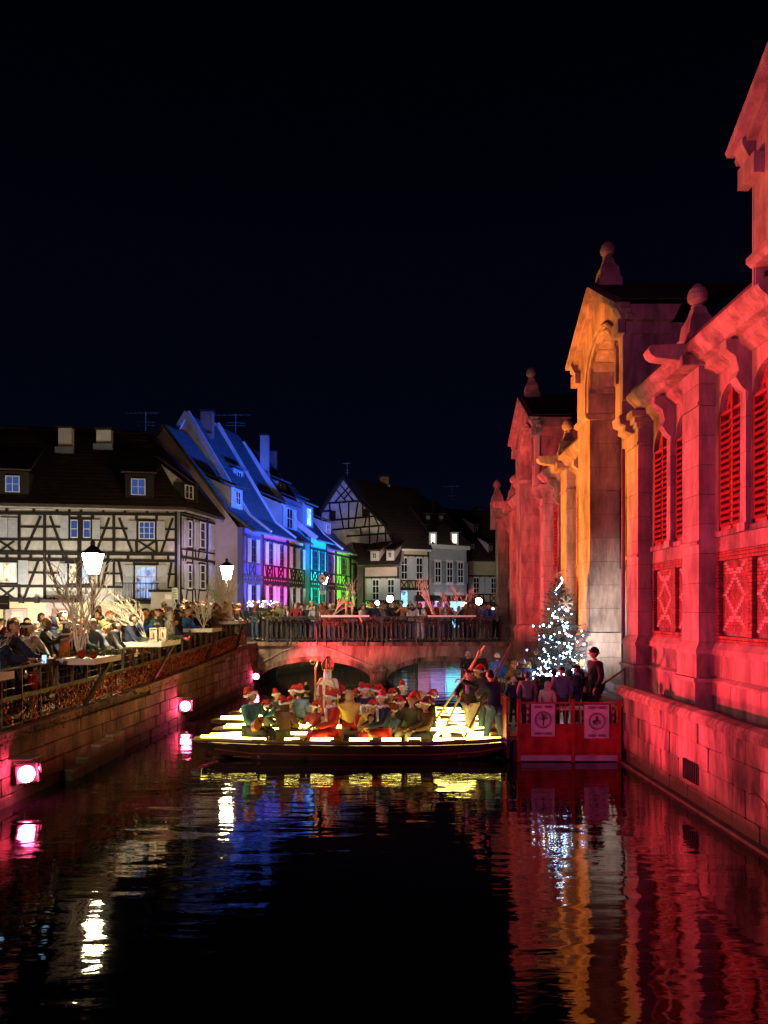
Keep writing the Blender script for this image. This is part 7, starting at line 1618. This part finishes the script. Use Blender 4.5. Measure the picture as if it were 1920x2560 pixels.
# ---------------------------------------------------------------- the crowds
def place_left(d):
    for lim, s_ in ((12.9, 'near the left frame edge'), (14.5, 'before the branch tree board'), (16.2, 'behind the white branch tree'), (18.2, 'between branch tree and lanterns'), (20.4, 'behind the box lanterns'), (23.2, 'right of the box lanterns'), (25.5, 'behind the tangled twigs'), (28, 'between twigs and branch bush'), (40, 'near the bridge corner')):
        if d <= lim: return s_
def place_bridge(x):
    p_ = 960 + x * FOC / 33.8
    for lim, s_ in ((690, 'at left bridge end'), (800, 'left of the first bridge board'), (925, 'behind the first bridge board'), (1000, 'right of the first bridge board'), (1068, 'between the two bridge boards'), (1190, 'behind the second bridge board'), (1300, 'at right bridge end')):
        if p_ <= lim: return s_
HN = dict(black='black', brown='brown', auburn='auburn', blond='blond', grey='grey', white='white')
def draw(r, row, where, warm=True):
    for _ in range(200):
        ck = r.choices(['black', 'navy', 'charcoal', 'brown', 'grey', 'tan', 'olive', 'cream', 'dark_red', 'mauve', 'teal', 'rust', 'slate', 'green', 'red', 'purple', 'pale_grey', 'blue', 'pink', 'white'], (9, 8, 8, 7, 6, 4, 4, 3, 3, 2, 2, 2, 3, 2, 2, 1, 3, 1.5, 1, 2))[0]
        wk = r.choices(['short', 'long', 'beanie', 'pompom', 'hood', 'curly', 'bun', 'bald', 'headband', 'flatcap', 'santa'], (9, 8, 7, 4, 4, 3, 3, 2, 2, 2, 1))[0]
        if wk in ('short', 'long', 'curly', 'bun', 'headband'):
            hk = r.choices(list(HAIR), (3, 5, 2, 3, 3, 1))[0]; wc = HAIR[hk]; wt = CL['white'] if wk == 'headband' else None
            wn_ = {'short': 'short %s hair', 'long': 'long %s hair', 'curly': 'curly %s hair', 'bun': '%s hair in a bun', 'headband': 'white headband over %s hair'}[wk] % hk
        elif wk == 'bald': hk = r.choice(['grey', 'white', 'brown']); wc = HAIR[hk]; wt = None; wn_ = 'bald top and %s hair' % hk
        elif wk == 'hood': wc = CL[ck]; wt = CL[r.choice(['tan', 'cream', 'grey'])]; wn_ = 'fur trimmed hood up'
        elif wk == 'santa': wc, wt = SR; wn_ = 'red santa hat'
        else:
            hk = r.choice(['black', 'charcoal', 'red', 'white', 'grey', 'navy', 'mauve', 'orange', 'cream', 'dark_red']); wc = CL[hk]; wt = CL['white' if hk != 'white' else 'grey']
            wn_ = {'beanie': '%s beanie', 'pompom': '%s bobble hat', 'flatcap': '%s flat cap'}[wk] % hk.replace('_', ' ')
        lb = '%s coat, %s, %s row %s' % (ck.replace('_', ' '), wn_, row, where)
        if lb not in USED: USED[lb] = 1; return lb, ck, wk, wc, wt
    return lb, ck, wk, wc, wt
r = random.Random(77); gl = 'spectators behind the left quay railing'
special = [(11.9, .55), (12.6, .5), (13.1, .55), (14.3, .5), (16.9, .55), (17.6, .5), (23.1, .5), (13.35, 1.15), (14.0, 1.05)]
def man(label, d, off, face, s_=1.0, pose='rail', **kw): return person(label, XL(d) - off, d, ZS(d), face, pose, s_, group=gl, **kw)
man('woman in brown coat with dark hair bun seen in profile at the left edge', 11.95, .62, 75, 1.0, 'rail', coat='brown', legs='black', wear='bun', wc=HAIR['black'])
man('man in navy puffer jacket bending far over the railing with a lit phone', 13.15, .50, 80, 1.04, 'lean_far', coat='navy', legs='olive', wear='short', wc=HAIR['brown'], puffer=True)
man('person in black coat with fur trimmed hood up, left of the bending man', 12.5, 1.15, 70, 1.0, 'stand', coat='black', legs='charcoal', wear='hood', wc=CL['black'], wt=CL['tan'])
man('child in mauve puffer jacket riding high above the crowd on shoulders', 13.9, 1.45, 60, .78, 'stand', coat='mauve', legs='charcoal', wear='beanie', wc=CL['brown'], puffer=True)
bpy.data.objects['person' if False else [o.name for o in bpy.data.objects if o.get('label', '').startswith('child in mauve')][0]].location.z += .82
man('adult in charcoal coat carrying the mauve jacketed child on the shoulders', 13.92, 1.62, 60, .98, 'stand', coat='charcoal', legs='black', wear='flatcap', wc=CL['charcoal'])
man('child with red and pink bobble hat, back row at the left', 13.0, 2.1, 80, .92, 'stand', coat='tan', wear='pompom', wc=CL['pink'], wt=CL['red'])
man('woman with long auburn hair, white headband and white-blue jacket', 15.1, .95, 60, .98, 'rail_look', coat='white', legs='charcoal', wear='headband', wc=HAIR['auburn'], wt=CL['white'])
man('blond person in gold-tan coat with white beanie behind the railing', 14.35, .95, 95, .98, 'rail', coat='tan', legs='black', wear='beanie', wc=CL['white'])
man('small child in bright red coat close behind the railing bars', 14.2, .38, 90, .56, 'stand', coat='red', legs='cream', wear='beanie', wc=CL['black'])
man('elderly man with white beard and glasses right of the branch tree', 17.2, .60, 65, 1.0, 'rail', coat='slate', legs='charcoal', wear='bald', wc=HAIR['white'], extra=(('beard', HAIR['white'], None), ('glasses', CL['black'], None)), skinc='light')
man('older woman with short curly blond hair beside the bearded elderly man', 17.9, .55, 75, .92, 'rail', coat='grey', legs='charcoal', wear='curly', wc=HAIR['blond'])
man('boy in bright blue jacket leaning on the railing, right of the fir sprigs', 22.5, .42, 90, .86, 'rail', coat='blue', legs='navy', wear='short', wc=HAIR['brown'])
man('person with orange knit beanie near the leaning white branches', 20.8, 1.6, 70, 1.02, 'stand', coat='rust', wear='beanie', wc=CL['orange'])
man('woman with dark long hair in black coat looking down near the twigs', 23.6, .62, 60, .98, 'rail_look', coat='black', legs='black', wear='long', wc=HAIR['black'])
poses = ['rail', 'rail', 'rail_look', 'phone', 'stand', 'stand_turn']
for row, off0, step, pw in (('front', .48, .62, 1), ('second', 1.08, .62, 0), ('third', 1.75, .70, 0), ('fourth', 2.5, .75, 0), ('back', 3.3, .85, 0)):
    d = 10.9 + off0 * .3
    while d < 31.4:
        dd_ = d + r.uniform(-.14, .14); o_ = off0 + r.uniform(-.14, .14)
        if not (row != 'back' and any(abs(dd_ - sd_) < .36 and abs(o_ - so) < .42 for sd_, so in special)) and r.random() < (.94 if row != 'back' else .75):
            lb, ck, wk, wc, wt = draw(r, row, place_left(dd_)); pz = r.choice(poses) if row == 'front' else r.choice(['stand', 'phone', 'stand_turn', 'stand'])
            person(lb, XL(dd_) - o_, dd_, ZS(dd_), 90 + r.uniform(-45, 30), pz, r.uniform(.90, 1.05) * (1 if r.random() > .12 else .78), coat=ck, legs=r.choice(['charcoal', 'black', 'jeans', 'navy', 'brown', 'olive']), wear=wk, wc=wc, wt=wt, puffer=r.random() < .35, group=gl, skinc=r.choice([None, None, 'light', 'dark'] if r.random() < .3 else [None, 'light']), scarf=r.choice(['cream', 'grey', 'red', 'mauve', 'orange']) if r.random() < .25 else None, extra=(('beard', HAIR['brown'], None),) if (wk in ('short', 'bald', 'beanie') and r.random() < .2) else ())
        d += step
gb = 'spectators on the bridge'
def bm(label, px_, face, s_=1.0, pose='rail', d=33.62, **kw): return person(label, X(px_, d), d, 1.81, face, pose, s_, group=gb, **kw)
bm('man in dark coat with grey hair at the left end of the bridge', 664, 10, 1.0, coat='black', wear='short', wc=HAIR['grey'])
bm('woman with long dark hair and brown coat holding a phone, left bridge end', 683, 0, .95, 'phone', coat='brown', wear='long', wc=HAIR['black'])
bm('person with curly grey hair and glasses on the left of the bridge', 699, -10, .98, coat='olive', wear='curly', wc=HAIR['grey'], extra=(('glasses', CL['black'], None),))
bm('person with white scarf and dark coat leaning on the bridge railing', 716, 15, .92, coat='charcoal', wear='long', wc=HAIR['brown'], scarf='white')
bm('bald bearded man in dark brown jacket with folded hands on the bridge', 741, 0, .98, coat='dark_red', wear='bald', wc=HAIR['grey'], extra=(('beard', HAIR['grey'], None),))
bm('woman in light grey jacket with scarf leaning on the bridge railing', 786, 15, .93, coat='pale_grey', legs='jeans', wear='short', wc=HAIR['brown'], scarf='grey')
bm('person in red knit hat just right of the light grey jacket', 802, -5, .98, 'stand', d=34.2, coat='rust', wear='beanie', wc=CL['red'])
bm('tallest man behind the first bridge board, dark jacket', 848, 5, 1.10, 'stand', d=34.3, coat='black', wear='short', wc=HAIR['black'])
bm('bearded man in black suit and white shirt behind the wooden stand', 878, 10, 1.04, 'stand', d=34.0, coat='black', legs='jeans', wear='short', wc=HAIR['black'], extra=(('beard', HAIR['black'], None),), scarf='white')
bm('person in white jacket turned sideways right of the bearded man', 908, 60, .95, 'stand', d=33.9, coat='white', wear='short', wc=HAIR['black'])
bm('man in dark blue open coat right of the first bridge board', 934, 0, .98, coat='navy', wear='short', wc=HAIR['black'])
bm('person in grey patterned coat next to the dark blue coat', 952, -10, .92, coat='grey', wear='flatcap', wc=CL['tan'])
bm('woman with glasses in plain black sweater on the bridge', 983, 0, 1.02, coat='black', wear='bun', wc=HAIR['brown'], extra=(('glasses', CL['black'], None),), skinc='light')
bm('man in brown coat photographing with both hands from the bridge', 1004, 0, 1.04, 'phone', coat='tan', wear='short', wc=HAIR['black'])
bm('woman with dark hair in white jacket looking at her hands, bridge centre', 1028, 25, .95, coat='white', legs='jeans', wear='long', wc=HAIR['black'])
bm('woman with red beanie, white sleeves and dark vest, bridge centre', 1051, -15, .98, coat='white', legs='white', wear='beanie', wc=CL['red'], scarf='black', extra=(('long', HAIR['black'], None),))
bm('person in blue jacket and dark scarf near the right bridge end', 1222, -10, .95, coat='blue', wear='bun', wc=HAIR['brown'], scarf='black')
bm('woman with long brown hair in brown coat right of the second board', 1178, -20, .98, coat='brown', wear='long', wc=HAIR['auburn'])
bx0 = [650, 664, 683, 699, 716, 741, 786, 802, 848, 878, 908, 934, 952, 983, 1004, 1028, 1051, 1178, 1222]
for row, d0, step in (('front', 33.68, 21), ('second', 34.35, 24), ('back', 35.1, 27)):
    p_ = 640
    while p_ < 1246:
        q_ = p_ + r.uniform(-5, 5); d = d0 + r.uniform(-.08, .12)
        if not (row == 'front' and min(abs(q_ - b_) for b_ in bx0) < 15) and r.random() < .93:
            lb, ck, wk, wc, wt = draw(r, row, place_bridge(X(q_, d)))
            person(lb, X(q_, d), d, 1.81, r.uniform(-35, 35), r.choice(['rail', 'rail', 'phone', 'stand', 'rail_look']) if row == 'front' else r.choice(['stand', 'stand_turn', 'phone']), r.uniform(.90, 1.05), coat=ck, legs=r.choice(['charcoal', 'black', 'jeans', 'navy', 'brown', 'jeans']), wear=wk, wc=wc, wt=wt, puffer=r.random() < .25, group=gb, scarf=r.choice(['cream', 'grey', 'red']) if r.random() < .2 else None)
        p_ += step
# phones glowing in hands
for k, (x, y, z, rz, s_, lb) in enumerate([(XL(13.15) + .33, 13.13, 2.36, .3, 1.0, 'bright phone held over the railing by the bending man'), (XL(12.4) - .05, 12.35, 2.30, .5, .8, 'blue glowing phone just left of the bending man')]):
    t_ = thing('phone', lb, 'phone', (x, y, z), 'glowing phones'); R = Matrix.Rotation(rz, 4, 'Z') @ Matrix.Rotation(-.35, 4, 'X')
    mb = MB(); mb.box((0, .005, 0), (.08, .009, .16)); mb.build('case', CL['black'], t_, world=Matrix.Translation((x, y, z)) @ R); mb = MB(); mb.box((0, -.001, 0), (.070, .003, .145)); mb.build('screen', glow('phone_screen', (.35, .65, 1), 1.6), t_, world=Matrix.Translation((x, y, z)) @ R)
